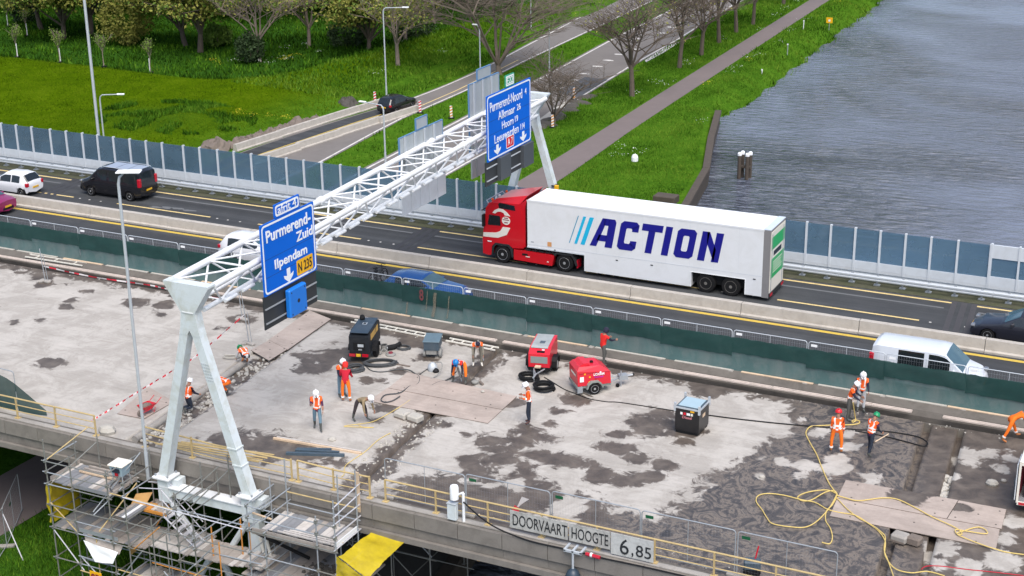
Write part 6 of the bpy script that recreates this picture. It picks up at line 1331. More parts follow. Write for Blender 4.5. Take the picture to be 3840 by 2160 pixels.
# ---------------------------------------------------------------- people
def hand_geo(mb, M, closed=.6):
    # palm plus four unequal bent fingers and a thumb, in the frame M (x along the forearm)
    mb.box(0.0, .095, -.042, .042, -.014, .014, M, bev=.012)
    for k, (y, L) in enumerate(((-.031, .062), (-.010, .074), (.011, .070), (.031, .052))):
        p = Vector((.09, y, 0)); a = 0
        pts = [p]
        for s_ in (.45, .32, .23): a += closed * .75; p = p + Vector((math.cos(a) * L * s_ * 1.2, 0, -math.sin(a) * L * s_ * 1.2)); pts.append(p)
        mb.tube([M @ q for q in pts], .0095, 5, r1=.007)
    pts = [Vector((.02, -.036, -.002)), Vector((.05, -.066, -.012)), Vector((.078, -.066, -.030)), Vector((.094, -.056, -.042))]
    mb.tube([M @ q for q in pts], .011, 5, r1=.008)
def person(label, loc, rot, pose, cols, helmet=None, vest=None, h=1.8, hood=None, cat='person'):
    """cols: dict torso, arm, leg, boot, skin. pose: dict of angles in degrees. Faces local +x."""
    t = thing('person', label, cat, loc, rot); s = h / 1.8; D = math.radians
    P = dict(lean=4, hl=2, kl=2, hr=-2, kr=2, sl=8, el=12, sr=8, er=12, al=9, ar=9, head=8, turn=0, spread=.11, drop=None); P.update(pose)
    def dirv(a, out=0): return Vector((math.sin(a) * math.cos(out), math.sin(out), -math.cos(a) * math.cos(out)))
    J = {}; pel = Vector((0, 0, 0)); J['pelvis'] = pel
    lean = D(P['lean']); sp = Vector((math.sin(lean), 0, math.cos(lean))); fw = Vector((math.cos(lean), 0, -math.sin(lean)))
    J['waist'] = sp * .17; J['chest'] = sp * .38 + fw * .01; J['neck'] = sp * .53
    hl_ = lean + D(P['head']) * 1.0; hd = Vector((math.sin(hl_), 0, math.cos(hl_)))
    J['chin'] = J['neck'] + hd * .09; J['crown'] = J['neck'] + hd * .245; hfw = Vector((math.cos(hl_), 0, -math.sin(hl_)))
    for sd_, y in (('l', 1), ('r', -1)):
        J['hip' + sd_] = Vector((0, y * P['spread'] * .85, -.04)); th = D(P['h' + sd_]); kn = th - D(P['k' + sd_])
        J['knee' + sd_] = J['hip' + sd_] + dirv(th, y * D(3 + 70 * (P['spread'] - .11))) * .43; J['ank' + sd_] = J['knee' + sd_] + dirv(kn) * .41
        fa = min(kn, D(20)); J['toe' + sd_] = J['ank' + sd_] + Vector((math.cos(kn * .8) * .18, y * .03, -.055 + math.sin(kn * .8) * .16))
        J['sh' + sd_] = J['chest'] + sp * .09 + Vector((0, y * .19, 0)); sa = lean * 0 + D(P['s' + sd_]); ea = sa + D(P['e' + sd_])
        J['elb' + sd_] = J['sh' + sd_] + dirv(sa, y * D(P['a' + sd_])) * .29; J['wri' + sd_] = J['elb' + sd_] + dirv(ea, y * D(P['a' + sd_]) * .2) * .25
    names = list(J); idx = {n: i for i, n in enumerate(names)}
    low = min(J['toel'].z, J['toer'].z, J['ankl'].z - .06, J['ankr'].z - .06, J['kneel'].z - .07, J['kneer'].z - .07)
    up = Vector((0, 0, -low + .045)); J = {k: (v + up) * s for k, v in J.items()}
    RAD = dict(pelvis=(.165, .125), waist=(.145, .11), chest=(.165, .12), neck=(.058, .058), chin=(.082, .09), crown=(.078, .095), hip=(.10, .10), knee=(.07, .07), ank=(.05, .05), toe=(.042, .038), sh=(.078, .078), elb=(.052, .052), wri=(.036, .036))
    E = [('pelvis', 'waist'), ('waist', 'chest'), ('chest', 'neck'), ('neck', 'chin'), ('chin', 'crown')]
    for sd_ in 'lr': E += [('pelvis', 'hip' + sd_), ('hip' + sd_, 'knee' + sd_), ('knee' + sd_, 'ank' + sd_), ('ank' + sd_, 'toe' + sd_), ('chest', 'sh' + sd_), ('sh' + sd_, 'elb' + sd_), ('elb' + sd_, 'wri' + sd_)]
    me = bpy.data.meshes.new('skeleton'); me.from_pydata([J[n][:] for n in names], [(idx[a], idx[b]) for a, b in E], []); o = bpy.data.objects.new('skeleton', me); COL.objects.link(o)
    o.modifiers.new('skin', 'SKIN'); sv = me.skin_vertices[0].data
    for n in names:
        k = n if n in RAD else n[:-1]; sv[idx[n]].radius = (RAD[k][0] * s * (.92 if k in ('pelvis', 'chest', 'waist') else 1), RAD[k][1] * s); sv[idx[n]].use_root = (n == 'pelvis')
    sb = o.modifiers.new('smooth', 'SUBSURF'); sb.levels = 2; sb.render_levels = 2
    dg = bpy.context.evaluated_depsgraph_get(); bm_ = bpy.data.meshes.new_from_object(o.evaluated_get(dg)); COL.objects.unlink(o); bpy.data.objects.remove(o)
    V = np.empty(len(bm_.vertices) * 3, np.float64); bm_.vertices.foreach_get('co', V); V = V.reshape(-1, 3)
    F = [tuple(p.vertices) for p in bm_.polygons]; Nn = np.empty(len(V) * 3); bm_.vertices.foreach_get('normal', Nn); Nn = Nn.reshape(-1, 3)
    A = np.array([J[a][:] for a, b in E]); B = np.array([J[b][:] for a, b in E]); rad = np.array([(RAD.get(a, RAD.get(a[:-1]))[0] + RAD.get(b, RAD.get(b[:-1]))[0]) / 2 * s for a, b in E])
    def nearest(c):
        d = B - A; tt = np.clip(((c - A) * d).sum(1) / (d * d).sum(1), 0, 1); q = np.linalg.norm(c - A - tt[:, None] * d, axis=1) - rad; k = int(q.argmin()); return k, tt[k]
    mats_ = [cols['torso'], cols.get('arm', cols['torso']), cols['leg'], cols.get('boot', boot_m), cols.get('skin', skin_m), black]; mb = MB(); vestf = []
    mb.v = [tuple(v) for v in V]; mb.f = F; mi = []
    for f in F:
        c = V[list(f)].mean(0); k, tt = nearest(c); a, b = E[k]
        if b in ('chin', 'crown') or (b == 'neck' and tt > .82): q = 4
        elif b in ('waist', 'chest', 'neck'): q = 0; vestf.append((f, c))
        elif b[:-1] == 'sh': q = 0; vestf.append((f, c))
        elif b[:-1] == 'elb': q = 1
        elif b[:-1] == 'wri': q = 1 if tt < (.95 if not cols.get('bare') else .0) else 4
        elif b[:-1] in ('hip', 'knee') : q = 2
        elif b[:-1] == 'ank': q = 2 if tt < cols.get('bootcut', .8) else 3
        else: q = 3
        if a == 'sh' and cols.get('bare') and tt > .5: q = 4
        mi.append(q)
    mb.m = mi; mb.cur = 4
    for sd_, y in (('l', 1), ('r', -1)):
        d = (J['wri' + sd_] - J['elb' + sd_]).normalized(); zax = Vector((0, y, 0)) - d * d.y * y; zax.normalize(); yax = zax.cross(d)
        M = Matrix(((d.x, yax.x, zax.x, J['wri' + sd_].x), (d.y, yax.y, zax.y, J['wri' + sd_].y), (d.z, yax.z, zax.z, J['wri' + sd_].z), (0, 0, 0, 1))) @ Matrix.Diagonal((s, s * (1 if y > 0 else -1), s, 1)); 
        if cols.get('glove'): mb.cur = 5
        hand_geo(mb, M); mb.cur = 4
    # face: nose, ears, eyes, mouth
    up_ = (J['crown'] - J['chin']).normalized(); fwd = hfw; sid = Vector((0, 1, 0)); c0 = J['chin'] + up_ * .075 * s
    def fp(f, l, u): return c0 + fwd * f * s + sid * l * s + up_ * u * s
    mb.add([fp(.075, 0, .03), fp(.085, .017, -.03), fp(.085, -.017, -.03), fp(.118, 0, -.025)], [(0, 1, 3), (0, 3, 2), (1, 2, 3)])
    for l in (-.098, .098): mb.add([fp(.0, l * .9, .03), fp(.02, l, .03), fp(.02, l, -.03), fp(-.01, l * .9, -.035), fp(-.02, l * 1.12, .0)], [(0, 1, 2, 3), (0, 4, 3), (1, 4, 0), (2, 4, 1), (3, 4, 2)])
    mb.cur = 5
    for l in (-.034, .034): mb.box(.088, .094, l - .012, l + .012, .022, .034, Matrix(((fwd.x, 0, up_.x, c0.x), (fwd.y, 1, up_.y, c0.y), (fwd.z, 0, up_.z, c0.z), (0, 0, 0, 1))) @ Matrix.Scale(s, 4))
    mb.box(.086, .093, -.025, .025, -.062, -.055, Matrix(((fwd.x, 0, up_.x, c0.x), (fwd.y, 1, up_.y, c0.y), (fwd.z, 0, up_.z, c0.z), (0, 0, 0, 1))) @ Matrix.Scale(s, 4))
    me2 = bpy.data.meshes.new('body'); me2.from_pydata(mb.v, [], mb.f)
    for m_ in mats_: me2.materials.append(m_)
    me2.polygons.foreach_set('material_index', mi + mb.m[len(mi):]); me2.shade_smooth(); link('body', me2, t)
    if vest is not None:
        ids = sorted({i for f, c in vestf for i in f}); mp = {i: k for k, i in enumerate(ids)}; vb = MB(); vb.v = [tuple(V[i] + Nn[i] * .022 * s) for i in ids]
        O = np.array(J['pelvis'][:]); S3 = np.array(sp[:]); F3 = np.array(fw[:])
        for f, c in vestf:
            hgt = (c - O) @ S3 / s; lat = abs(c[1] - O[1]) / s
            if hgt > .56 or hgt < .02 or lat > .225: continue
            k = 1 if (.07 < hgt < .14 or (hgt >= .14 and .075 < lat < .125) or (vest.get('double') and .19 < hgt < .24)) else 0
            vb.f.append(tuple(mp[i] for i in f)); vb.m.append(k)
        m3 = bpy.data.meshes.new('hi_vis_vest'); m3.from_pydata(vb.v, [], vb.f); m3.materials.append(vest['m']); m3.materials.append(reflect); m3.polygons.foreach_set('material_index', vb.m); m3.shade_smooth(); link('hi_vis_vest', m3, t)
    Mh = Matrix(((fwd.x, 0, up_.x, c0.x), (fwd.y, 1, up_.y, c0.y), (fwd.z, 0, up_.z, c0.z), (0, 0, 0, 1))) @ Matrix.Scale(s, 4)
    if helmet is not None:
        m = MB(); m.lathe([(.142, .055), (.140, .10), (.118, .165), (.07, .205), (.01, .22)], 16, Mh); m.add([(.10, -.11, .06), (.21, -.07, .045), (.22, 0, .04), (.21, .07, .045), (.10, .11, .06), (.10, 0, .075)], [(0, 1, 2, 5), (5, 2, 3, 4), (0, 5, 2, 1), (4, 3, 2, 5)], Mh); m.box(-.12, .12, -.018, .018, .165, .225, Mh, bev=.015); part('helmet', m, helmet, t, smooth=True)
    elif hood is not None:
        m = MB(); m.lathe([(.10, -.09), (.125, -.02), (.13, .06), (.115, .13), (.07, .175), (.01, .185)], 14, Mh @ Matrix.Translation((-.02, 0, 0))); part('hood', m, hood, t, smooth=True)
    else:
        m = MB(); m.lathe([(.108, .03), (.108, .09), (.09, .14), (.05, .165), (.01, .172)], 12, Mh @ Matrix.Translation((-.015, 0, 0))); part('hair', m, shirt_navy, t, smooth=True)
    for sd_ in 'lr':
        if cols.get('cuff'):
            a, b = J['knee' + sd_], J['ank' + sd_]; m = MB(); q = a.lerp(b, .62); m.tube([q, q + (b - a).normalized() * .06], .078 * s, 10); part('reflective_band', m, reflect, t, smooth=True)
        if cols.get('sleeve'):
            a, b = J['elb' + sd_], J['wri' + sd_]; m = MB(); q = a.lerp(b, .25); m.tube([q, q + (b - a).normalized() * .06], .062 * s, 10); part('reflective_band', m, reflect, t, smooth=True)
    return t, J
VO = dict(m=hv_orange); VR = dict(m=hv_red)
CAM_DIR = math.atan2(-63.4 + 8, 35 - 8)          # direction from the deck toward the camera
def at(p): return (p[0], p[1], 0.0)
person('worker in orange vest and green helmet crouching at the trench beside the cover boards', at((-6.11,-8.89,0.00)), math.radians(150), dict(lean=70, hl=110, kl=150, hr=95, kr=130, sl=25, el=10, sr=35, er=5, head=20), dict(torso=shirt_white, leg=trouser_navy, boot=boot_tan), hat_green, VO, 1.75)
person('worker kneeling with his back turned in a striped orange vest behind the left gantry leg', ((-5.44,-14.19,-0.10)[0], (-5.44,-14.19,-0.10)[1], -.08), math.radians(75), dict(lean=8, hl=15, kl=110, hr=10, kr=110, sl=20, el=35, sr=30, er=30, head=18), dict(torso=shirt_navy, leg=trouser_navy), hat_white, VO, 1.78)
person('worker mostly hidden behind the right gantry leg in pale orange vest bending low', at((-4.71,-12.19,0.00)), math.radians(200), dict(lean=75, hl=70, kl=110, hr=60, kr=100, sl=30, el=10, sr=30, er=10, head=10), dict(torso=hv_orange, leg=hv_amber), hat_white, VO, 1.7)
person('worker with white helmet and dark sleeves standing beside the man in the red hood', at((-0.07,-10.15,0.00)), math.radians(-25), dict(lean=8, sl=15, el=50, sr=20, er=45, head=25), dict(torso=hv_orange, arm=shirt_navy, leg=jeans), hat_white, VO, 1.86)
person('worker in red hooded top and orange trousers seen from behind near the black compressor', at((0.40,-10.54,0.00)), math.radians(112), dict(lean=8, sl=20, el=40, sr=20, er=40, head=20, spread=.14), dict(torso=mat('red_hoodie', (0.50, 0.008, 0.03), 0.85, var=0.15), leg=hv_amber, boot=boot_tan, cuff=True), None, None, 1.82, hood=hv_red)
person('worker in orange vest and jeans walking toward the camera in rubber boots', at((0.89,-13.60,0.00)), CAM_DIR + .15, dict(lean=3, hl=14, kl=4, hr=-14, kr=14, sl=10, el=15, sr=25, er=95, head=25), dict(torso=shirt_purple, leg=jeans, bootcut=.35, bare=True), hat_white, VO, 1.86)
person('worker in olive jacket and white helmet bending down over the bare concrete', at((2.04,-12.05,-0.00)), math.radians(-15), dict(lean=72, hl=24, kl=14, hr=-16, kr=4, sl=15, el=5, sr=10, er=5, head=-10, spread=.15), dict(torso=shirt_olive, leg=mat('dark_brown_trousers', (0.045, 0.035, 0.04), 0.85), bootcut=.4), hat_white, None, 1.85)
person('worker with blue helmet and orange trousers stooping over a breaker drill', ((3.97,-6.47,0.00)[0], (3.97,-6.47,0.00)[1], 0), CAM_DIR - .25, dict(lean=66, hl=35, kl=30, hr=10, kr=12, sl=10, el=10, sr=5, er=25, head=5, spread=.26), dict(torso=shirt_purple, arm=shirt_navy, leg=hv_amber, glove=True, bootcut=.45), hat_blue, VR, 1.8)
person('worker in dusty trousers and orange vest bending at the trench edge with a tool', at((3.74,-4.37,0.00)), CAM_DIR + .1, dict(lean=58, hl=12, kl=6, hr=2, kr=4, sl=18, el=8, sr=14, er=20, head=20, spread=.16), dict(torso=shirt_white, arm=trouser_dust, leg=trouser_dust, boot=cream, glove=False), None, VO, 1.82)
person('worker in long orange jacket and dark trousers standing with white helmet bowed', at((8.76,-9.23,0.00)), math.radians(205), dict(lean=3, hl=10, kl=22, hr=0, kr=2, sl=0, el=105, sr=0, er=100, al=4, ar=4, head=22), dict(torso=hv_orange, leg=trouser_navy, boot=mat('brown_boot', (0.09, 0.045, 0.04), 0.8), sleeve=True), hat_white, dict(m=hv_orange), 1.84)
person('worker in red jacket and black cap standing behind the lettered red compressor', at((9.10,-2.01,0.00)), math.radians(60), dict(lean=10, sl=40, el=45, sr=45, er=40, head=20, hl=35, kl=50), dict(torso=hv_red, arm=shirt_navy, leg=trouser_grey), None, None, 1.84, hood=shirt_navy)
person('worker with white helmet and grey trousers holding a yellow rope by the trench', at((21.02,-3.26,0.00)), math.radians(5), dict(lean=12, sl=25, el=35, sr=30, er=30, head=25), dict(torso=hv_orange, arm=shirt_navy, leg=trouser_grey), hat_white, VO, 1.82)
person('worker with white helmet and pale trousers standing next to the trench planks', at((21.24,-2.10,0.00)), math.radians(-70), dict(lean=6, sl=20, el=30, sr=12, er=20, head=22), dict(torso=shirt_navy, leg=trouser_white), hat_white, VO, 1.84)
person('worker in full orange suit and red helmet seen from behind on the wet deck', at((21.36,-6.56,0.00)), math.radians(98), dict(lean=2, hl=1, hr=-1, sl=4, el=10, sr=4, er=12, head=12, spread=.17), dict(torso=hv_orange, leg=hv_amber, boot=boot_tan, cuff=True, sleeve=True), hat_red, dict(m=hv_orange, double=True), 1.83)
_, J = person('worker with green helmet pushing a long handled scraper on the wet deck', at((22.67,-6.30,0.00)), math.radians(60), dict(lean=12, hl=15, kl=20, hr=-8, kr=12, sl=10, el=20, sr=15, er=35, head=22), dict(torso=shirt_purple, arm=trouser_navy, leg=trouser_navy), hat_green, dict(m=hv_orange, double=True), 1.82)
person('worker in orange trousers bending over at the right edge behind the box trailer', at((27.54,-2.46,0.00)), math.radians(25), dict(lean=62, hl=30, kl=10, hr=-24, kr=2, sl=30, el=10, sr=20, er=10, head=-5, spread=.2), dict(torso=hv_amber, arm=shirt_navy, leg=hv_amber, boot=boot_tan, cuff=True), None, None, 1.84)
a, b = (22.73,-6.50,0.50), (23.04,-4.66,0.35)
tag(link('scraper_handle', MB().tube([((22.39,-5.69,0.05)), ((22.91,-6.45,0.75)), ((23.28,-5.84,0.90))], .022, 6).mesh('scraper_handle', timber, True)), 'long wooden handle held by the worker with the green helmet', 'tool')
p = (3.89,-6.34,0.00); t = thing('breaker_drill', 'grey pneumatic breaker held by the worker in the blue helmet', 'drill', (p[0], p[1], 0), 0); m = MB(); m.tube([(-.25, .1, .75), (0, 0, .25)], .055, 8); part('hammer_body', m, bucket_grey, t); m = MB(); m.tube([(0, 0, .25), (.08, -.04, 0)], .022, 6); part('chisel', m, galv, t); m = MB(); m.tube([(-.35, .0, .8), (-.2, .2, .75)], .02, 6); part('handle', m, black, t)
p = (3.65,-3.69,0.00); t = thing('breaker_drill', 'long breaker bar in the hands of the dusty worker', 'drill', (p[0], p[1], 0), 0); m = MB(); m.tube([(-.35, .25, .85), (-.05, .03, .3)], .045, 8); part('hammer_body', m, bucket_grey, t); m = MB(); m.tube([(-.05, .03, .3), (.1, -.06, 0)], .02, 6); part('chisel', m, galv, t)
# ---------------------------------------------------------------- machines on the deck
def frame_from(a, b):
    return math.atan2(b[1] - a[1], b[0] - a[0])
def m_wheel(t, x, y, r, w_, side, rm=rim): return wheel(t, x, y, r, w_, side, rm)
# black compressor, rear toward the camera. local x along its rear edge, y into its length
a, b = (-1.93,-6.51,0.25), (-1.00,-6.22,0.25); rz = frame_from(a, b); W_ = math.hypot(b[0] - a[0], b[1] - a[1])
t = thing('compressor_trailer', 'black wheeled compressor with yellow plate and red tail lamps near two standing workers', 'compressor', (a[0], a[1], 0), rz); L_ = 2.15
m = MB(); m.prism([(0, .42), (L_, .42), (L_, 1.15), (L_ - .1, 1.42), (.5, 1.46), (.0, 1.28)], 'x', 0, W_); part('hood', m, comp_black, t)
m = MB(); m.box(.05, W_ - .05, .05, L_ - .05, 1.452, 1.475); m2 = part('lid', m, mat('blue_black_lid', (0.03, 0.05, 0.075), 0.45, var=0.25, dirt=0.3, dirtcol=(0.12, 0.13, 0.14)), t)
m = MB(); m.box(W_ * .38, W_ * .60, 1.15, 1.4, 1.476, 1.485); part('lid_plate', m, galv_light, t); m = MB(); m.box(W_ * .42, W_ * .56, 1.19, 1.36, 1.486, 1.49); part('lid_plate_inner', m, comp_black, t)
m = MB(); m.lathe([(.12, 1.46), (.14, 1.58), (.10, 1.68), (.02, 1.72)], 10, Matrix.Translation((.22, L_ - .35, 0))); part('exhaust_cap', m, black, t)
for y0, y1 in ((.35, 1.3), (1.42, 1.75)): m = MB(); m.box(W_ + .001, W_ + .008, y0, y1, 1.0, 1.3); part('yellow_print', m, mat('worn_yellow_print', (0.55, 0.33, 0.08), 0.6, dirt=0.6), t) if y0 < 1 else part('yellow_print', m, MATS['worn_yellow_print'], t)
m = MB(); m.box(-.03, W_ + .03, -.12, .12, .30, .42); part('rear_bar', m, steel_dark, t)
for x0, x1, mt in ((.02, .32, lamp_red), (W_ - .33, W_ - .03, lamp_red), (.36, W_ - .40, plate_yellow)): m = MB(); m.box(x0, x1, -.14, -.121, .34, .48); part('tail_lamp' if mt is lamp_red else 'number_plate', m, mt, t)
m = MB(); m.box(.2, W_ - .2, -.012, 0, .62, 1.0); part('valve_recess', m, black, t); m = MB(); m.box(.42, .7, -.02, -.0125, .78, .92); part('label_plate', m, galv_light, t); m = MB(); m.box(.45, .62, -.03, -.0125, .62, .68); part('valve', m, galv, t)
for sgn, x in ((-1, -.05), (1, W_ + .1)):
    mm = MB(); M = Matrix.Translation((x, .85, .34)) @ Matrix.Rotation(PI / 2, 4, 'Y'); mm.lathe([(.2, -.09), (.32, -.1), (.34, -.06), (.34, .06), (.32, .1), (.2, .09)], 16, M); o = part('wheel', mm, rubber, t, smooth=True); mm = MB(); mm.lathe([(.2, -.08), (.12, -.02), (.12, .02), (.2, .08)], 12, M); part('rim', mm, rim_dirty, o)
    mm = MB(); mm.prism([(.42, .42), (.5, .66), (.85, .76), (1.2, .66), (1.28, .42), (1.22, .42), (1.15, .62), (.85, .71), (.55, .62), (.48, .42)], 'x', x - .13, x + .13); part('mudguard', mm, black, t)
m = MB(); m.tube([(W_ / 2, L_, .42), (W_ / 2, L_ + .9, .4)], .05, 6); part('drawbar', m, galv, t)
# grey wheeled trough
p = (1.33,-4.55,0.00); t = thing('wheeled_tank', 'small slate grey lidded tank on a two wheeled cart near the kneeling worker', 'cart', (p[0], p[1], 0), .35)
m = MB(); m.prism([(-.05, .42), (.95, .42), (1.0, .85), (-.1, .85)], 'x', -.3, .42); part('tank', m, trough_blue, t); m = MB(); m.box(-.34, .46, -.14, 1.04, .852, .89, bev=.01); part('lid', m, mat('slate_lid', (0.11, 0.17, 0.21), 0.5, dirt=0.3), t)
for x in (-.3, .46): mm = MB(); M = Matrix.Translation((x, .2, .21)) @ Matrix.Rotation(PI / 2, 4, 'Y'); mm.lathe([(.1, -.05), (.2, -.06), (.21, 0), (.2, .06), (.1, .05)], 14, M); part('wheel', mm, bucket_grey, t, smooth=True)
m = MB(); m.box(-.2, .3, -.02, .6, .2, .42); part('undercarriage', m, bucket_grey, t); m = MB(); m.tube([(.3, 1.0, .42), (.35, 1.05, .02)], .02, 5); part('leg', m, galv, t)
# red compressor with grey lid, drawbar toward the camera
a, b = (6.43,-4.44,0.30), (7.39,-4.20,0.30); rz = frame_from(a, b); W_ = math.hypot(b[0] - a[0], b[1] - a[1])
t = thing('compressor_trailer', 'red wheeled compressor with grey lid and drawbar pointing at the camera', 'compressor', (a[0], a[1], 0), rz); L_ = 1.95
m = MB(); m.prism([(0, .42), (L_, .42), (L_, 1.28), (.45, 1.28), (0.0, 1.06)], 'x', 0, W_); part('hood', m, red_machine, t)
m = MB(); m.prism([(.3, 1.24), (.45, 1.285), (L_ - .03, 1.285), (L_ - .03, 1.31), (.44, 1.31), (.3, 1.26)], 'x', .06, W_ - .14); part('lid', m, mat('dull_grey_lid', (0.33, 0.36, 0.36), 0.55, var=0.12, dirt=0.3), t)
m = MB(); m.box(W_ * .38, W_ * .62, .75, 1.05, 1.311, 1.318); part('lid_plate', m, trough_blue, t); m = MB(); m.box(.1, W_ - .1, -.012, 0, .62, .94); part('radiator_grille', m, mat('grille_grey', (0.2, 0.24, 0.235), 0.6, var=0.2), t)
m = MB(); m.box(.38, .74, .08, .22, 1.1, 1.16); part('handle_recess', m, black, t); m = MB(); m.box(W_ * .6, W_ * .72, .22, .3, 1.17, 1.2); part('sticker', m, sign_white, t)
m = MB(); m.box(-.02, W_ + .02, .0, L_, .26, .419); part('chassis', m, black, t)
for x in (-.08, W_ + .12):
    mm = MB(); M = Matrix.Translation((x, .8, .31)) @ Matrix.Rotation(PI / 2, 4, 'Y'); mm.lathe([(.18, -.09), (.30, -.1), (.31, 0), (.30, .1), (.18, .09)], 16, M); o = part('wheel', mm, rubber, t, smooth=True); mm = MB(); mm.lathe([(.18, -.095), (.05, -.07), (.05, .07), (.18, .095)], 12, M); part('rim', mm, rim, o)
    mm = MB(); mm.prism([(.38, .3), (.42, .58), (.6, .72), (1.0, .72), (1.18, .58), (1.22, .3), (1.16, .3), (1.1, .56), (.97, .67), (.63, .67), (.48, .56), (.44, .3)], 'x', x - .14, x + .14); part('mudguard', mm, black, t)
m = MB(); m.tube([(W_ * .25, 0, .34), (W_ * .5, -.75, .38), (W_ * .75, 0, .34)], .035, 6); m.tube([(W_ * .5, -.7, .38), (W_ * .48, -1.25, .42)], .045, 6); part('drawbar', m, galv, t); m = MB(); m.tube([(W_ * .42, -.8, 0.02), (W_ * .42, -.8, .62)], .03, 6); part('jockey_leg', m, galv, t); m = MB(); m.box(W_ * .35, W_ * .62, -.32, -.1, .5, .56); part('step', m, timber, t)
# lettered red compressor: long axis along local x
a, b = (9.45,-5.65,0.42), (10.61,-4.63,0.42); rz = frame_from(a, b); L_ = math.hypot(b[0] - a[0], b[1] - a[1])
t = thing('compressor_trailer', 'red compressor trailer with white lettering and grey chassis beside the hose coils', 'compressor', (a[0], a[1], 0), rz); W_ = 1.25
m = MB(); vs = [(0, 0, .42), (L_, 0, .42), (L_, W_, .42), (0, W_, .42), (-.03, 0.02, 1.12), (L_ - .02, .02, .98), (L_ - .05, W_ - .02, .98), (-.03, W_ - .02, 1.12), (.1, .14, 1.30), (L_ - .45, .14, 1.27), (L_ - .45, W_ - .14, 1.27), (.1, W_ - .14, 1.30)]
m.add(vs, [(0, 3, 2, 1), (0, 1, 5, 4), (1, 2, 6, 5), (2, 3, 7, 6), (3, 0, 4, 7), (4, 5, 9, 8), (5, 6, 10, 9), (6, 7, 11, 10), (7, 4, 8, 11), (8, 9, 10, 11)]); part('hood', m, red_machine, t)
m = MB(); m.prism([(.15, 1.301), (.62, 1.301), (.58, 1.40), (.3, 1.42)], 'y', .2, W_ - .2); part('air_scoop', m, red_machine, t); m = MB(); m.box(L_ * .48, L_ * .56, .5, .62, 1.285, 1.36); part('lifting_eye', m, black, t)
m = MB(); m.box(.55 * L_ - .02, L_ * .55, -.004, .0, .44, 1.06); m.box(.05, L_ - .05, -.004, 0, 1.0, 1.01); part('door_seam', m, red_dark, t)
lettering('LOXAM', t, (L_ * .47, -.006, .86), .50, .12, sign_white, FACE_MY, .03); lettering('Rental', t, (L_ * .50, -.006, .76), .40, .07, mat('magenta_print', (0.55, 0.03, 0.42), 0.5), FACE_MY, .02)
m = MB(); m.box(.09, .27, -.012, 0, .62, .86); part('data_plate', m, sign_white, t); m = MB(); m.box(-.036, -.031, .25, .95, .82, .92); part('rear_print', m, cream, t)
for x, z in ((.55, .82), (.53, .58), (.32, .98), (1.05, 1.0)): m = MB(); m.cyl((x, -.012, z), (x, 0, z), .045, 8); part('latch', m, sign_yellow if x != 1.05 else sign_white, t)
m = MB(); m.box(-.05, L_ + .02, .03, W_ - .03, .30, .418); part('chassis', m, mat('grey_green_chassis', (0.22, 0.25, 0.235), 0.6, dirt=0.3), t); m = MB(); m.box(-.02, .22, -.02, .03, .1, .40); part('stand', m, galv, t)
for yy in (-.12, W_ + .02):
    wheel(t, .74, yy + .05, .29, .18, -1 if yy < .5 else 1, rim); m = MB(); m.prism([(.36, .3), (.42, .5), (.58, .64), (.92, .64), (1.08, .5), (1.16, .34), (1.1, .3), (1.02, .48), (.88, .59), (.62, .59), (.48, .48), (.42, .3)], 'y', yy - .06, yy + .17); part('mudguard', m, MATS['grey_green_chassis'], t)
m = MB(); m.tube([(L_, .3, .36), (L_ + .75, W_ / 2, .38), (L_, W_ - .3, .36)], .04, 6); m.tube([(L_ + .7, W_ / 2, .38), (L_ + 1.25, W_ / 2, .42)], .045, 6); part('drawbar', m, galv, t); m = MB(); m.cyl((L_ + .62, W_ / 2 - .2, .0), (L_ + .62, W_ / 2 - .2, .75), .03, 6); m.box(L_ + .55, L_ + .95, W_ / 2 - .22, W_ / 2 + .1, .3, .52); part('jockey_leg', m, galv, t); m = MB(); m.tube([(L_ + .45, W_ / 2 - .28, .09), (L_ + .45, W_ / 2 - .2, .09)], .09, 10); part('jockey_wheel', m, rubber, t); m = MB(); m.lathe([(.03, -.05), (.06, 0), (.03, .05)], 8, Matrix.Translation((L_ + 1.28, W_ / 2, .42))); part('tow_ball', m, black, t)
# black fuel tank cube
a, b = (14.69,-7.43,-0.00), (15.77,-7.46,0.00); c = (15.78,-6.59,0.00); rz = frame_from(a, b); W_ = math.hypot(b[0] - a[0], b[1] - a[1]); D_ = 1.15
t = thing('fuel_tank', 'black cube tank with pale blue lid and raised steel corners on the pale deck', 'tank', (a[0], a[1], 0), rz)
m = MB(); m.box(0, W_, 0, D_, .1, 1.12, bev=.02); part('tank_body', m, mat('tank_black', (0.012, 0.012, 0.014), 0.35, var=0.3, dirt=0.2, dirtcol=(0.06, 0.055, 0.05)), t); m = MB(); m.box(.1, W_ - .1, .1, D_ - .1, 1.2, 1.235, bev=.01); part('lid', m, pale_blue, t); m = MB(); m.box(.03, W_ - .03, .03, D_ - .03, 1.12, 1.2); part('top_frame', m, trough_blue, t)
for x in (0, W_):
    for y in (0, D_): m = MB(); m.box(x - .04, x + .04, y - .05, y + .05, .98, 1.36); part('corner_post', m, galv_light, t)
for x0, x1, y0, y1 in ((.04, W_ - .04, -.02, .02), (W_ - .02, W_ + .02, .05, D_ - .05)): m = MB(); m.box(x0, x1, y0, y1, 1.12, 1.19); part('top_rail', m, galv_light, t)
for k in range(2): m = MB(); m.box(.05, W_ - .05, k * (D_ - .2), k * (D_ - .2) + .2, 0, .099); part('skid', m, black, t)
for x, w2, mt in ((.24, .1, sign_white), (.38, .11, sign_red), (.52, .16, sign_white), (.71, .09, cream)): m = MB(); m.box(x, x + w2, -.006, 0, .86, .97); part('hazard_label', m, mt, t)
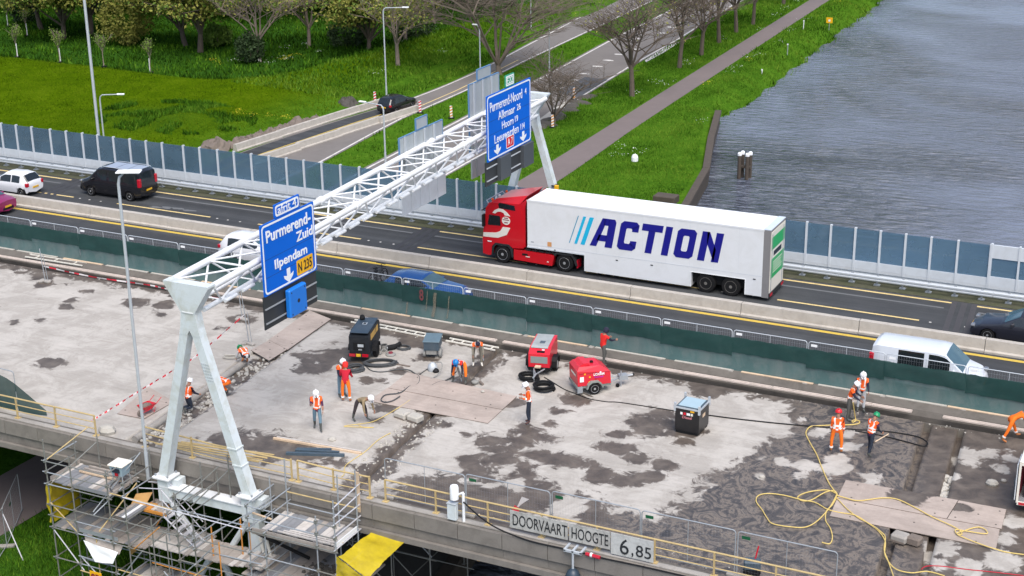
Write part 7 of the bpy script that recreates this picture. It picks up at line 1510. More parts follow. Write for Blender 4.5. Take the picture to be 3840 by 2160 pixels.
m = MB(); m.box(.68, .86, -.006, 0, 1.02, 1.09); part('hazard_label', m, sign_yellow, t); lettering('Diesel', t, (.33, -.004, .70), .42, .12, mat('pink_print', (0.5, 0.2, 0.22), 0.5), FACE_MY, .02); m = MB(); m.box(W_ + .001, W_ + .006, .4, .7, .7, .85); part('side_label', m, timber, t)
# box trailer at the right edge
p = (28.80,-8.77,0.42); t = thing('box_trailer', 'box trailer with maroon side and cream roof cut off by the right edge', 'trailer', (p[0], p[1], 0), .02); W_, L_, H_ = 2.1, 3.9, 2.05
m = MB(); m.box(.0, .05, 0, L_, .5, H_); part('side_panel', m, red_dark, t); m = MB(); m.box(W_ - .05, W_, 0, L_, .5, H_); m.box(.05, W_ - .05, L_ - .05, L_, .5, H_); part('wall_panel', m, red_dark, t); m = MB(); m.box(-.03, W_ + .03, -.05, L_ + .03, H_, H_ + .07, bev=.02); part('roof', m, cream, t); m = MB(); m.box(0, W_, 0, L_, .42, .5); part('floor', m, board_grey, t)
m = MB(); m.box(-.02, .06, -.06, 0, .42, H_); m.box(W_ - .06, W_ + .02, -.06, 0, .42, H_); m.box(.06, W_ - .06, -.06, 0, H_ - .09, H_); part('door_frame', m, cream, t); m = MB(); m.box(.02, W_ - .02, -.07, -.01, .34, .48); part('rear_beam', m, cream, t); m = MB(); m.box(.08, .34, -.085, -.0705, .36, .46); part('tail_lamp', m, lamp_red, t); m = MB(); m.box(1.7, 1.98, -.085, -.0705, .36, .46); part('tail_lamp', m, lamp_red, t)
m = MB(); m.box(-.10, -.06, -.02, 1.0, .5, H_ - .1); part('open_door', m, panel_white, t)
m = MB(); m.box(-.26, .0, 1.1, 2.7, .35, .75, bev=.05); part('mudguard', m, trough_blue, t)
for y in (1.5, 2.3): mm = MB(); M = Matrix.Translation((-.12, y, .3)) @ Matrix.Rotation(PI / 2, 4, 'Y'); mm.lathe([(.17, -.09), (.29, -.1), (.3, 0), (.29, .1), (.17, .09)], 14, M); part('wheel', mm, rubber, t, smooth=True)
for k in range(4): m = MB(); m.box(.2 + .42 * k, .5 + .42 * k, .3 + .1 * (k % 2), .8, .5, .8 + .15 * (k % 3), bev=.03); part('tool_case', m, [trough_blue, red_machine, black, bucket_grey][k], t)
# ---------------------------------------------------------------- boards, plates, blocks
def flat(name, label, cat, pts, th, m, z=0.0, wet=False, n=(26, 10)):
    t = thing(name, label, cat, (pts[0][0], pts[0][1], z)); O = Vector((pts[0][0], pts[0][1], 0)); mb = MB(); k = len(pts)
    lo = [Vector((p[0], p[1], 0)) - O for p in pts]; top = [p + Vector((0, 0, th)) for p in lo]
    mb.add(lo + top, [tuple(range(k - 1, -1, -1))] + [(i, (i + 1) % k, k + (i + 1) % k, k + i) for i in range(k)])
    part('edge', mb, soil, t)  # dark edge colour, also painting in the shadow gap around the sheet
    if k == 4:
        u = np.linspace(0, 1, n[0]); v = np.linspace(0, 1, n[1]); UUu, VVv = np.meshgrid(u, v); c = [np.array(p[:2]) for p in pts]
        X = (c[0][0] * (1 - UUu) + c[1][0] * UUu) * (1 - VVv) + (c[3][0] * (1 - UUu) + c[2][0] * UUu) * VVv; Y = (c[0][1] * (1 - UUu) + c[1][1] * UUu) * (1 - VVv) + (c[3][1] * (1 - UUu) + c[2][1] * UUu) * VVv
        wt = wet(X, Y) if callable(wet) else np.full(X.shape, -1.0)
        link('sheet', grid_mesh('sheet', X - O.x, Y - O.y, np.full(X.shape, th + .001), plate_m if m is None else m, {'wet': wt, 'milled': X * 0}), t)
    else:
        mb = MB(); mb.add([p + Vector((0, 0, .001)) for p in top], [tuple(range(k))]); o = part('sheet', mb, m or ply, t)
    for (fx, fy) in ((.12, .15), (.88, .15), (.12, .85), (.88, .85), (.5, .5)):
        if k == 4:
            q = (Vector(top[0]).lerp(top[1], fx)).lerp(Vector(top[3]).lerp(top[2], fx), fy); mb = MB(); mb.cyl(q + Vector((0, 0, .0015)), q + Vector((0, 0, .004)), .04, 8); part('bolt_hole', mb, soil_dark, t)
    return t
PL = lambda L: L
flat('cover_sheet', 'brown plywood cover sheet beside the dark matrix board, farther of two', 'plywood', [(-6.99,-5.83,0.05),(-5.42,-6.54,0.05),(-5.77,-2.14,0.05),(-7.46,-1.53,0.05)], .05, None)
flat('cover_sheet', 'brown plywood cover sheet next to the crouching worker, nearer of two', 'plywood', [(-7.04,-7.29,0.02),(-5.46,-8.04,0.02),(-5.49,-6.27,0.02),(-6.95,-5.78,0.02)], .04, None)
flat('cover_sheet', 'large plywood sheet over the joint with hose loops on it', 'plywood', [(1.36,-8.52,0.03),(7.11,-8.50,0.03),(7.06,-6.95,0.03),(1.25,-6.59,0.03)], .05, None)
flat('cover_sheet', 'long plywood sheet over the joint in front of the two concrete blocks', 'plywood', [(1.28,-10.11,0.00),(7.16,-10.00,0.00),(7.10,-8.47,0.00),(1.30,-8.48,0.00)], .028, None)
def w1(X, Y):
    a = (25.55,-8.36,0.03); b = (24.89,-9.27,0.03); return np.clip((0.62 - np.minimum(np.hypot((X - a[0]) * .8, Y - a[1]), np.hypot((X - b[0]) * .8, Y - b[1]))) / .4, -1, .8)
flat('cover_sheet', 'wide grey board with a dark wet patch lying over the right joint', 'plywood', [(22.48,-10.54,0.03),(26.59,-10.48,0.03),(26.69,-8.80,0.03),(22.39,-8.92,0.03)], .05, None, 0, w1, (40, 14))
def w2(X, Y):
    a = (26.80,-9.34,0.03); return np.clip((0.35 - np.hypot((X - a[0]) * .8, Y - a[1])) / .3, -1, .8)
flat('cover_sheet', 'grey board at the right of the wet board above the yellow rope loop', 'plywood', [(26.62,-10.49,0.03),(28.57,-10.42,0.03),(28.47,-8.80,0.03),(26.72,-8.81,0.03)], .05, None, 0, w2)
flat('cover_sheet', 'long grey front board crossing the right joint under the yellow rope', 'plywood', [(22.60,-12.04,0.00),(28.64,-11.95,0.00),(28.51,-10.43,0.00),(22.48,-10.51,0.00)], .028, None)
flat('cover_sheet', 'pale board with the red wheelbarrow standing on it', 'plywood', [(-8.03,-15.87,0.02),(-6.61,-15.83,0.02),(-6.58,-13.80,0.02),(-8.71,-12.90,0.02)], .035, None)
def block(label, p, rz, w_=.62, d=.5, h=.3, m=stone_m): 
    t = thing('concrete_block', label, 'block', (p[0], p[1], -.02), rz); mb = MB(); mb.box(-w_ / 2, w_ / 2, -d / 2, d / 2, 0, h, bev=.06); part('block_body', mb, m, t); mb = MB(); mb.box(-w_ / 2 + .05, w_ / 2 - .05, -d / 2 - .004, d / 2 + .004, .02, .1); part('foot_band', mb, soil, t)
block('pale concrete block under the edge of the long plywood sheet, left of a pair', (3.49,-10.94,0.10), -.2); block('pale concrete block under the edge of the long plywood sheet, right of a pair', (4.18,-11.01,0.10), -.2)
block('dirty concrete block under the long grey front board, left of a pair', (25.39,-12.75,0.00), -.2, .6, .5, .3, concrete); block('smaller brownish block under the long grey front board, right of a pair', (25.91,-12.73,0.00), -.2, .5, .42, .3, soil)
# rounded grey cover along the left joint
t = thing('joint_pipe', 'long grey rounded pipe lying in the left joint trench', 'pipe', (0, 0, 0))
for y0, y1 in ((-17.6, -15.3), (-15.28, -12.2), (-12.18, -8.6)): mb = MB(); mb.tube([(uy(-7.22, y0), y0, -.02), (uy(-7.22, y1), y1, -.02)], .17, 10); part('pipe_length', mb, concrete, t, smooth=True)
mb = MB()
for k in range(420):
    y = random.uniform(-17.6, -2.2); u = random.uniform(-7.0, -5.9); r = random.uniform(.025, .11); mb.lathe([(r, -.02), (r * .85, r * .5), (r * .3, r * .75)], 5, Matrix.Translation((uy(u, y), y, -.10)) @ Matrix.Rotation(k, 4, 'Z'))
for k in range(160):
    y = random.uniform(-17, -10.5); u = random.choice([random.uniform(2.7, 3.4), random.uniform(3.8, 4.4)]); r = random.uniform(.02, .07); mb.lathe([(r, -.02), (r * .85, r * .5), (r * .3, r * .75)], 5, Matrix.Translation((uy(u, y), y, -.03)) @ Matrix.Rotation(k, 4, 'Z'))
for k in range(200):
    x = random.uniform(-40, 40); y = random.choice([random.uniform(-2.6, -2.05), random.uniform(-17.8, -17.0)]); r = random.uniform(.015, .05); mb.lathe([(r, -.01), (r * .8, r * .5), (r * .2, r * .7)], 5, Matrix.Translation((x, y, 0)))
for k in range(60):
    y = random.uniform(-9, -6.5); u = random.uniform(25.1, 25.5); r = random.uniform(.05, .16); mb.lathe([(r, -.05), (r * .85, r * .5), (r * .3, r * .8)], 6, Matrix.Translation((uy(u, y), y, -.2)))
struct('rubble', mb, stone_m, kind='stuff')
for lab, p, r in (('white rounded stone on the brown deck near the box trailer', (27.61,-6.83,0.00), .26), ('small flat grey fragment on the brown deck beside the white stone', (27.97,-6.36,-0.00), .12), ('loose pale fragment on the dark milled deck', (19.31,-9.99,0.00), .13), ('pale square tile lying on the deck right of the walking worker', (1.97,-14.20,0.00), .2), ('dark stone lying on the upper plywood sheet', (5.48,-7.20,0.07), .1), ('grey slab of rubble by the left joint next to the railing', (-7.18,-17.54,0.00), .42)):
    mb = MB(); mb.lathe([(r * .9, 0), (r, r * .35), (r * .75, r * .8), (r * .2, r)], 7, Matrix.Diagonal((1, .8, .8, 1))); t = link('stone', mb.mesh('stone', stone_m), None, tuple(p)); tag(t, lab, 'stone')
# ladders and timber along the trench
def ladder(label, a, b, w_=.36, rungs=7, m=cream, z=.05):
    t = thing('ladder_frame', label, 'ladder frame', (a[0], a[1], z)); d = Vector((b[0] - a[0], b[1] - a[1], 0)); L = d.length; M = Matrix.Rotation(math.atan2(d.y, d.x), 4, 'Z')
    for y in (0, w_): mb = MB(); mb.box(0, L, y - .035, y + .035, -.03, .03, M); part('side_rail', mb, m, t)
    for k in range(rungs): x = L * (k + .5) / rungs; mb = MB(); mb.box(x - .03, x + .03, .036, w_ - .036, -.02, .02, M); part('rung', mb, m, t)
ladder('short white ladder frame lying by the netting at the far left', (-27.21,-0.84,0.05), (-23.11,-0.75,0.05), .42, 3)
ladder('pale ladder frame resting by the netting behind the left lamp post', (-20.20,-0.30,0.05), (-17.44,-0.09,0.05), .35, 3)
ladder('long pale ladder frame along the trench behind the black compressor', (-4.62,-2.07,0.05), (0.55,-2.33,0.05), .34, 9)
ladder('pale ladder frame along the trench behind the dusty bending worker', (0.97,-2.35,0.05), (3.71,-2.48,0.05), .36, 5)
def beam(name, label, cat, a, b, w_, h, m, z=0):
    t = thing(name, label, cat, (a[0], a[1], z)); d = Vector((b[0] - a[0], b[1] - a[1], 0)); M = Matrix.Rotation(math.atan2(d.y, d.x), 4, 'Z'); mb = MB(); mb.box(0, d.length, -w_ / 2, w_ / 2, 0, h, M); part('length', mb, m, t)
beam('timber_beam', 'long pale timber lying on the wet deck right of the gantry leg', 'timber', (-0.34,-15.12,0.00), (3.80,-14.83,0.00), .10, .08, timber); beam('timber_beam', 'second pale timber lying close beside the long one', 'timber', (-0.27,-14.97,0.00), (3.72,-14.66,0.00), .07, .07, board_pale)
for k, (a, b, lab) in enumerate((((1.00,-16.16,-0.00), (3.28,-15.31,0.00), 'dark blue steel beam on the wet deck, nearest of three'), ((1.20,-15.77,0.00), (2.95,-15.19,0.00), 'dark blue steel beam on the wet deck, middle of three'), ((1.19,-15.66,0.00), (2.52,-15.11,0.00), 'dark blue steel beam on the wet deck, farthest of three'))): beam('steel_beam', lab, 'steel beam', a, b, .12, .12, trough_blue, .0)
beam('timber_offcut', 'brown board offcut beside the big hose coil', 'timber', (0.09,-5.89,0.00), (0.97,-5.88,0.00), .1, .05, soil); beam('timber_offcut', 'brown board offcut crossed by the hose near the plywood', 'timber', (1.49,-6.70,0.00), (2.24,-6.71,0.00), .12, .05, soil)
# wheelbarrow
p = (-6.88,-15.72,0.05); t = thing('wheelbarrow', 'red wheelbarrow filled with rubble standing on a pale board', 'wheelbarrow', (p[0], p[1], .055), math.radians(84)); t.scale = (.72, .72, .72)
m = MB(); m.add([(.25, -.2, .3), (.85, -.22, .26), (.85, .22, .26), (.25, .2, .3), (.05, -.32, .62), (1.05, -.34, .56), (1.05, .34, .56), (.05, .32, .62)], [(0, 3, 2, 1), (0, 1, 5, 4), (1, 2, 6, 5), (2, 3, 7, 6), (3, 0, 4, 7)]); part('tray', m, red_machine, t)
m = MB(); m.lathe([(.42, .5), (.34, .58), (.15, .66), (.02, .68)], 10, Matrix.Translation((.52, 0, 0)) @ Matrix.Diagonal((1, .72, 1, 1))); part('load', m, soil, t)
m = MB(); m.tube([(0, -.06, .2), (0, .06, .2)], .19, 14); part('wheel', m, soil, t)
for s in (-1, 1): m = MB(); m.tube([(-.0, s * .1, .2), (.5, s * .24, .27), (1.1, s * .3, .5), (1.55, s * .3, .75)], .022, 6); part('handle', m, red_machine, t); m = MB(); m.tube([(.72, s * .24, .28), (.9, s * .26, 0), (1.02, s * .27, .3)], .02, 6); part('leg', m, red_machine, t)
# ---------------------------------------------------------------- hoses, coils, rope
def hose(name, label, cat, pts, r, m, z=None, sub=7):
    P = smooth_path([(p[0], p[1], p[2] if z is None else z) for p in pts], sub); o = link(name, MB().tube(P, r, 6).mesh(name, m, True)); return tag(o, label, cat)
def coil(label, p, rx, ry, turns, r, rz=0, m=hose_m, name='hose_coil', tail=None):
    pts = []
    for k in range(turns * 16 + 1):
        q = 2 * PI * k / 16; f = 1 + .10 * math.sin(k * .37) - .06 * (k / 16 % 3); zz = r + r * 1.5 * (k / 16 / max(1, turns)) * min(turns, 3); x, y = rx * f * math.cos(q), ry * f * math.sin(q); pts.append((p[0] + x * math.cos(rz) - y * math.sin(rz), p[1] + x * math.sin(rz) + y * math.cos(rz), zz))
    if tail: pts += tail
    o = link(name, MB().tube(pts, r, 6).mesh(name, m, True)); tag(o, label, 'hose')
coil('small single hose ring near the valve parts', (-0.43,-4.05,0.00), .33, .30, 2, .03); coil('large flat coil of dark hose in front of the black compressor', (-0.37,-6.22,0.00), .80, .42, 6, .035, .5); coil('round hose coil partly behind the two standing workers', (-1.10,-7.34,0.00), .38, .42, 5, .04)
coil('black hose coil beside the drawbar of the red compressor', (6.69,-4.93,0.00), .46, .40, 5, .045, 0, black); coil('flat black hose coil near the wheel of the lettered compressor', (7.82,-5.72,0.00), .46, .46, 4, .05, 0, black)
hose('air_hose', 'long dark air hose running from the black compressor across the deck', 'hose', [(-1.86,-5.76,0.03),(-1.53,-6.11,0.03),(-1.13,-6.52,0.03),(-0.53,-7.01,0.03),(-0.15,-7.08,0.03),(0.20,-6.95,0.03),(0.53,-6.56,0.03),(0.83,-6.36,0.03),(1.15,-6.28,0.03),(1.57,-6.50,0.03),(2.03,-6.85,0.03),(2.33,-7.54,0.03),(2.13,-7.91,0.03)] + [(2.15,-8.84,0.08),(1.68,-9.32,0.08),(1.79,-9.88,0.08),(2.09,-10.01,0.08),(2.30,-9.72,0.08),(2.35,-9.17,0.08)], .026, hose_m)
hose('air_hose', 'loop of dark hose lying near the grey hand tool', 'hose', [(1.87,-5.79,0.03),(1.86,-6.46,0.03),(1.97,-7.12,0.03),(2.02,-7.62,0.03),(1.79,-7.52,0.03),(1.73,-7.29,0.03),(1.92,-7.20,0.03),(2.16,-7.32,0.03),(2.13,-7.57,0.03),(1.99,-7.66,0.03)], .024, hose_m)
hose('air_hose', 'dark hose leading to the breaker of the man in the blue helmet', 'hose', [(2.99,-7.41,0.03),(3.09,-6.96,0.03),(3.28,-6.64,0.03),(3.38,-6.12,0.03)] + [(3.63,-6.60,0.30),(3.55,-6.12,0.30)], .026, hose_m)
hose('cable', 'thin dark cable from the red compressor to the black tank', 'cable', [(7.21,-4.42,0.02),(7.95,-4.88,0.02),(8.64,-5.31,0.02),(9.23,-5.53,0.02),(10.07,-5.81,0.02),(10.90,-5.79,0.02),(11.53,-5.61,0.02)] + [(13.93,-5.46,0.02)], .022, black)
hose('cable', 'long dark cable running from the black tank over the wet deck to the right joint', 'cable', [(15.33,-5.30,0.02)] + [(16.62,-5.15,0.02),(18.29,-4.87,0.02),(19.81,-4.54,0.02),(21.52,-4.12,0.02),(22.82,-3.74,0.02),(23.98,-3.71,0.02),(24.52,-4.10,0.02),(24.48,-4.53,0.02),(23.81,-4.42,0.02),(22.67,-4.24,0.02),(21.55,-4.25,0.02)], .03, black)
hose('yellow_rope', 'yellow rope hanging from the worker and curling over the wet deck to the knot', 'rope', [(21.21,-3.46,0.95), (21.23,-3.25,0.50), (21.27,-3.07,0.06)] + [(21.32,-3.23,0.03),(21.26,-3.45,0.03),(21.19,-3.33,0.03),(21.28,-3.18,0.03),(21.46,-3.21,0.03),(21.52,-3.40,0.03),(21.39,-3.61,0.03),(20.93,-3.90,0.03),(20.38,-4.18,0.03),(19.94,-4.46,0.03)] + [(19.73,-4.67,0.03),(19.75,-5.32,0.03),(20.15,-6.13,0.03),(20.71,-7.11,0.03),(21.23,-8.20,0.03),(21.81,-9.34,0.03),(22.18,-9.92,0.03),(22.38,-10.19,0.03)], .024, rope_m)
hose('yellow_rope', 'big loop of yellow rope on the dark deck with a tail to the front', 'rope', [(22.38,-10.19,0.03),(21.94,-10.03,0.03),(21.34,-10.49,0.03),(21.08,-11.04,0.03),(21.31,-11.29,0.03),(21.62,-11.09,0.03),(21.91,-10.29,0.03),(22.19,-9.97,0.03),(22.41,-10.30,0.03),(22.45,-11.12,0.03),(22.39,-11.74,0.03),(22.56,-12.46,0.03),(22.88,-12.99,0.03),(23.13,-13.64,0.03),(23.16,-14.12,0.03),(22.88,-14.14,0.03)], .022, rope_m)
hose('yellow_rope', 'wide outer loop of yellow rope lying on the dark milled deck', 'rope', [(22.38,-10.20,0.03),(22.42,-11.38,0.04),(22.30,-12.59,0.04),(22.04,-13.28,0.04),(21.55,-13.50,0.04),(20.86,-13.55,0.04),(20.52,-13.19,0.04),(20.17,-12.66,0.04),(19.77,-12.13,0.04),(19.68,-11.63,0.04),(19.95,-11.30,0.04),(20.54,-11.17,0.04),(21.30,-11.25,0.04),(21.82,-11.25,0.04),(22.37,-11.58,0.04),(22.85,-11.65,0.04)] + [(23.45,-11.67,0.07),(24.05,-12.08,0.07)] + [(24.54,-12.48,0.05), (24.94,-13.13,0.03), (25.16,-14.09,0.03), (25.68,-14.87,0.03), (26.26,-14.95,0.03), (26.78,-14.61,0.03), (27.38,-14.67,0.03)], .022, rope_m)
hose('yellow_rope', 'yellow rope crossing the grey boards with a small loop at the right', 'rope', [(22.44,-10.42,0.09),(22.79,-10.49,0.09),(23.30,-10.50,0.09),(24.03,-9.92,0.09),(24.60,-9.78,0.09),(25.33,-10.15,0.09),(26.07,-10.62,0.09),(27.05,-11.12,0.09),(27.35,-11.48,0.09),(27.18,-11.56,0.09),(27.08,-11.27,0.09),(27.45,-11.21,0.09),(28.14,-11.11,0.09),(28.03,-10.78,0.09),(27.74,-10.75,0.09),(27.36,-11.25,0.09),(27.18,-11.56,0.09),(27.60,-11.80,0.09),(28.25,-12.03,0.09),(28.64,-12.12,0.09)] + [(29.05,-12.07,0.03),(29.72,-11.97,0.03)], .022, rope_m)
hose('yellow_rope', 'second strand of yellow rope slanting over the front board to the joint', 'rope', [(22.49,-10.60,0.07),(23.05,-11.29,0.07),(23.64,-11.83,0.07),(24.17,-12.15,0.08),(24.67,-12.58,0.08)] + [(24.87,-12.83,0.03),(25.04,-13.72,0.03),(25.34,-14.42,0.03),(25.77,-15.42,0.03)], .02, rope_m)
hose('red_cable', 'thin red cable at the lower right corner of the deck', 'cable', [(26.54,-14.55,0.02),(26.66,-14.25,0.02),(27.12,-14.03,0.02),(28.00,-13.87,0.02),(28.87,-13.67,0.02),(29.95,-13.46,0.02)], .018, lamp_red)
hose('yellow_rope', 'thin yellow cord along the middle joint toward the railing', 'rope', [(2.90,-9.23,0.02),(2.85,-10.19,0.02),(2.64,-11.75,0.02),(2.24,-12.30,0.02),(1.71,-12.84,0.02)] + [(2.89,-12.41,0.02),(2.53,-12.58,0.02),(2.20,-12.45,0.02)], .016, rope_m)
hose('yellow_rope', 'thin yellow cord winding down the middle joint by the blocks', 'rope', [(3.86,-12.59,0.02),(3.74,-13.37,0.02),(3.83,-14.58,0.02),(3.78,-15.42,0.02),(3.80,-16.08,0.02),(4.14,-16.71,0.02),(4.17,-16.95,0.02)], .016, rope_m)
# small tools
p = (-1.15,-4.66,0.00); t = thing('bucket', 'dusty grey bucket with dark contents next to the black compressor wheel', 'bucket', (p[0], p[1], 0)); m = MB(); m.lathe([(.13, 0), (.17, .34), (.16, .34), (.12, .04)], 12); part('pail', m, bucket_grey, t); m = MB(); m.lathe([(.15, .30), (.05, .33)], 10); part('load', m, black, t)
p = (-0.85,-4.33,0.00); t = thing('valve_unit', 'black cylindrical pump unit lying near the hose ring', 'pump', (p[0], p[1], 0), .9); m = MB(); m.tube([(-.3, 0, .14), (.1, 0, .14)], .13, 10); m.tube([(.1, 0, .15), (.42, .1, .2)], .11, 10); part('cylinder', m, black, t); m = MB(); m.lathe([(.1, -.02), (.1, .02)], 10, Matrix.Translation((-.31, 0, .14)) @ Matrix.Rotation(PI / 2, 4, 'Y')); part('cap', m, galv, t)
p = (-0.60,-4.98,-0.00); t = thing('grinder', 'dusty hand tool with a red centre and short hoses on the deck', 'hand tool', (p[0], p[1], 0)); m = MB(); m.lathe([(.24, 0), (.25, .05), (.16, .1), (.05, .12)], 12); part('disc', m, bucket_grey, t); m = MB(); m.lathe([(.12, .1), (.1, .16), (.02, .17)], 10); part('centre', m, red_dark, t); m = MB(); m.tube(smooth_path([(-.2, .1, .1), (-.4, 0, .25), (-.45, -.25, .05)]), .03, 6); part('hose_tail', m, bucket_grey, t)
p = (2.16,-5.83,0.00); t = thing('vacuum_tool', 'grey domed hand tool with curved hose beside the middle joint', 'hand tool', (p[0], p[1], 0)); m = MB(); m.lathe([(.2, 0), (.24, .12), (.2, .3), (.08, .4)], 12); part('dome', m, galv_light, t, smooth=True); m = MB(); m.lathe([(.14, 0), (.16, .1), (.04, .2)], 10, Matrix.Translation((.22, -.1, 0))); part('motor', m, black, t); m = MB(); m.tube(smooth_path([(.1, .1, .38), (.4, .1, .45), (.6, -.2, .3), (.55, -.6, .1), (.4, -1.0, .03)]), .025, 6); part('hose_tail', m, bucket_grey, t)
p = (-7.31,-8.46,0.00); coil('small pale rope coil in front of the crouching worker', p, .42, .2, 2, .03, .4, stone_m)
p = (4.62,-6.30,0.00); t = thing('valve_block', 'round dusty valve parts beside the boots of the worker in the blue helmet', 'valve', (p[0], p[1], 0)); m = MB(); m.lathe([(.16, 0), (.17, .08), (.08, .14)], 10); part('flange', m, bucket_grey, t); m = MB(); m.tube([(.2, .1, .05), (.45, -.1, .05)], .06, 8); part('stub', m, soil, t)
# soil heaps along the ramp
def heap(label, pts, r, m=soil):
    mb = MB(); rr = random.Random(len(label))
    for i in range(len(pts) - 1):
        a, b = Vector(pts[i][:2]), Vector(pts[i + 1][:2]); n = max(1, int((b - a).length / (r * .62)))
        for k in range(n):
            q = a.lerp(b, k / n) + Vector((rr.uniform(-.3, .3), rr.uniform(-.3, .3))); s = r * rr.uniform(.55, 1.15); N = 11; prof = [(s, 0), (s * .8, s * .38), (s * .5, s * .68), (s * .15, s * .86)]; vs = []; fs = []
            for pr, pz in prof:
                for j in range(N): w_ = 2 * PI * j / N; f = rr.uniform(.78, 1.2); vs.append((q.x + pr * f * math.cos(w_), q.y + pr * f * math.sin(w_), GZ - .05 + pz * rr.uniform(.75, 1.25)))
            for z_ in range(3):
                for j in range(N): fs.append((z_ * N + j, z_ * N + (j + 1) % N, (z_ + 1) * N + (j + 1) % N, (z_ + 1) * N + j))
            fs.append(tuple(3 * N + j for j in range(N))); mb.add(vs, fs)
    o = link('soil_heap', mb.mesh('soil_heap', m)); tag(o, label, 'soil heap', kind='stuff')
heap('long ridge of lumpy grey brown soil beside the barrier blocks of the ramp', [(-49.20,45.31,-6.80),(-47.92,45.35,-6.80),(-47.72,46.47,-6.80),(-47.05,48.59,-6.80),(-46.54,51.23,-6.80),(-46.40,54.07,-6.80),(-46.37,56.95,-6.80),(-46.12,59.12,-6.80)], 1.0)
heap('dark heap of earth beside the end of the ramp barrier', [(-47.17,64.53,-6.80),(-47.03,65.55,-6.80),(-46.76,66.63,-6.80)], 1.25, soil_dark)
# beacons and bank details
for lab, p, cc in (('red and white beacon board at the left of the black suv', (-44.75,66.52,-6.80), tape_red), ('red and white beacon board at the end of the right ramp barrier', (-38.58,64.76,-6.80), tape_red), ('orange and white beacon board on the grass between the two roads', (-34.72,64.00,-6.80), orange_steel), ('red and white beacon board on the right far road by the dark patch', (-27.13,75.94,-6.80), orange_steel), ('orange beacon board at the broken road edge under the far gantry head', (-24.20,64.45,-6.80), orange_steel)):
    t = thing('beacon_board', lab, 'beacon', (p[0], p[1], GZ), .35); m = MB(); m.box(-.3, .3, -.15, .15, 0, .1); part('foot', m, black, t); m = MB(); m.box(-.12, .12, -.03, .03, .12, 1.25); part('board_panel', m, sign_white, t)
    for k in range(4): m = MB(); m.prism([(-.121, .15 + k * .28), (.121, .27 + k * .28), (.121, .42 + k * .28), (-.121, .30 + k * .28)], 'y', -.036, .036); part('stripe', m, cc, t)
t = thing('mooring_dolphin', 'four dark timber piles with white caps standing in the canal', 'mooring posts', ((-3.88,59.36,-8.10)[0], (-3.88,59.36,-8.10)[1], WZ))
for x, y in ((-.34, -.22), (.34, -.22), (-.26, .35), (.42, .35)): m = MB(); m.cyl((x, y, -2), (x, y, 2.05), .165, 10); part('pile', m, wood_pile, t); m = MB(); m.lathe([(.19, 2.02), (.19, 2.2), (.12, 2.3), (.02, 2.31)], 10, Matrix.Translation((x, y, 0))); part('cap', m, sign_white, t)
m = MB(); m.box(-.5, .55, -.1, .3, .9, 1.1); part('cross_tie', m, wood_pile, t)
for lab, p, h, mt in (('thin white marker post on the bank by the canal, farthest', (-17.07,122.82,-7.00), 1.2, sign_white), ('thin grey marker post on the bank halfway along the canal', (-14.73,108.25,-7.00), 1.0, galv), ('short black and white marker post near the water edge', (-14.10,96.67,-7.40), .7, sign_white)):
    t = thing('marker_post', lab, 'marker post', tuple(p)); m = MB(); m.cyl((0, 0, -.2), (.02, 0, h), .05, 6); part('post', m, mt, t); m = MB(); m.box(-.08, .08, -.04, .04, h, h + .15); part('cap', m, sign_white, t)
p = (-15.05,127.34,-7.20); t = thing('marker_sign', 'small yellow square sign on the canal bank', 'sign', tuple(p)); m = MB(); m.cyl((0, 0, -.3), (0, 0, .6), .04, 6); part('post', m, galv, t); m = MB(); m.box(-.4, .4, -.03, .03, .6, 1.3); part('plate', m, sign_yellow, t); m = MB(); m.box(-.12, .12, -.036, -.031, .8, 1.05); part('mark', m, sign_white, t)
p = (-12.64,56.24,-6.75); t = link('bollard', MB().lathe([(.3, 0), (.3, .35), (.2, .55), (.03, .6)], 10).mesh('bollard', sign_white), None, tuple(p)); tag(t, 'round white bollard in the grass between path and canal', 'bollard')
p = (-5.87,45.94,-6.60); t = thing('manhole_frame', 'dark concrete box in the grass just behind the truck roof', 'chamber', tuple(p)); m = MB(); m.box(-.9, .9, -.6, .6, -.3, .35, bev=.05); part('chamber_box', m, wood_pile, t)
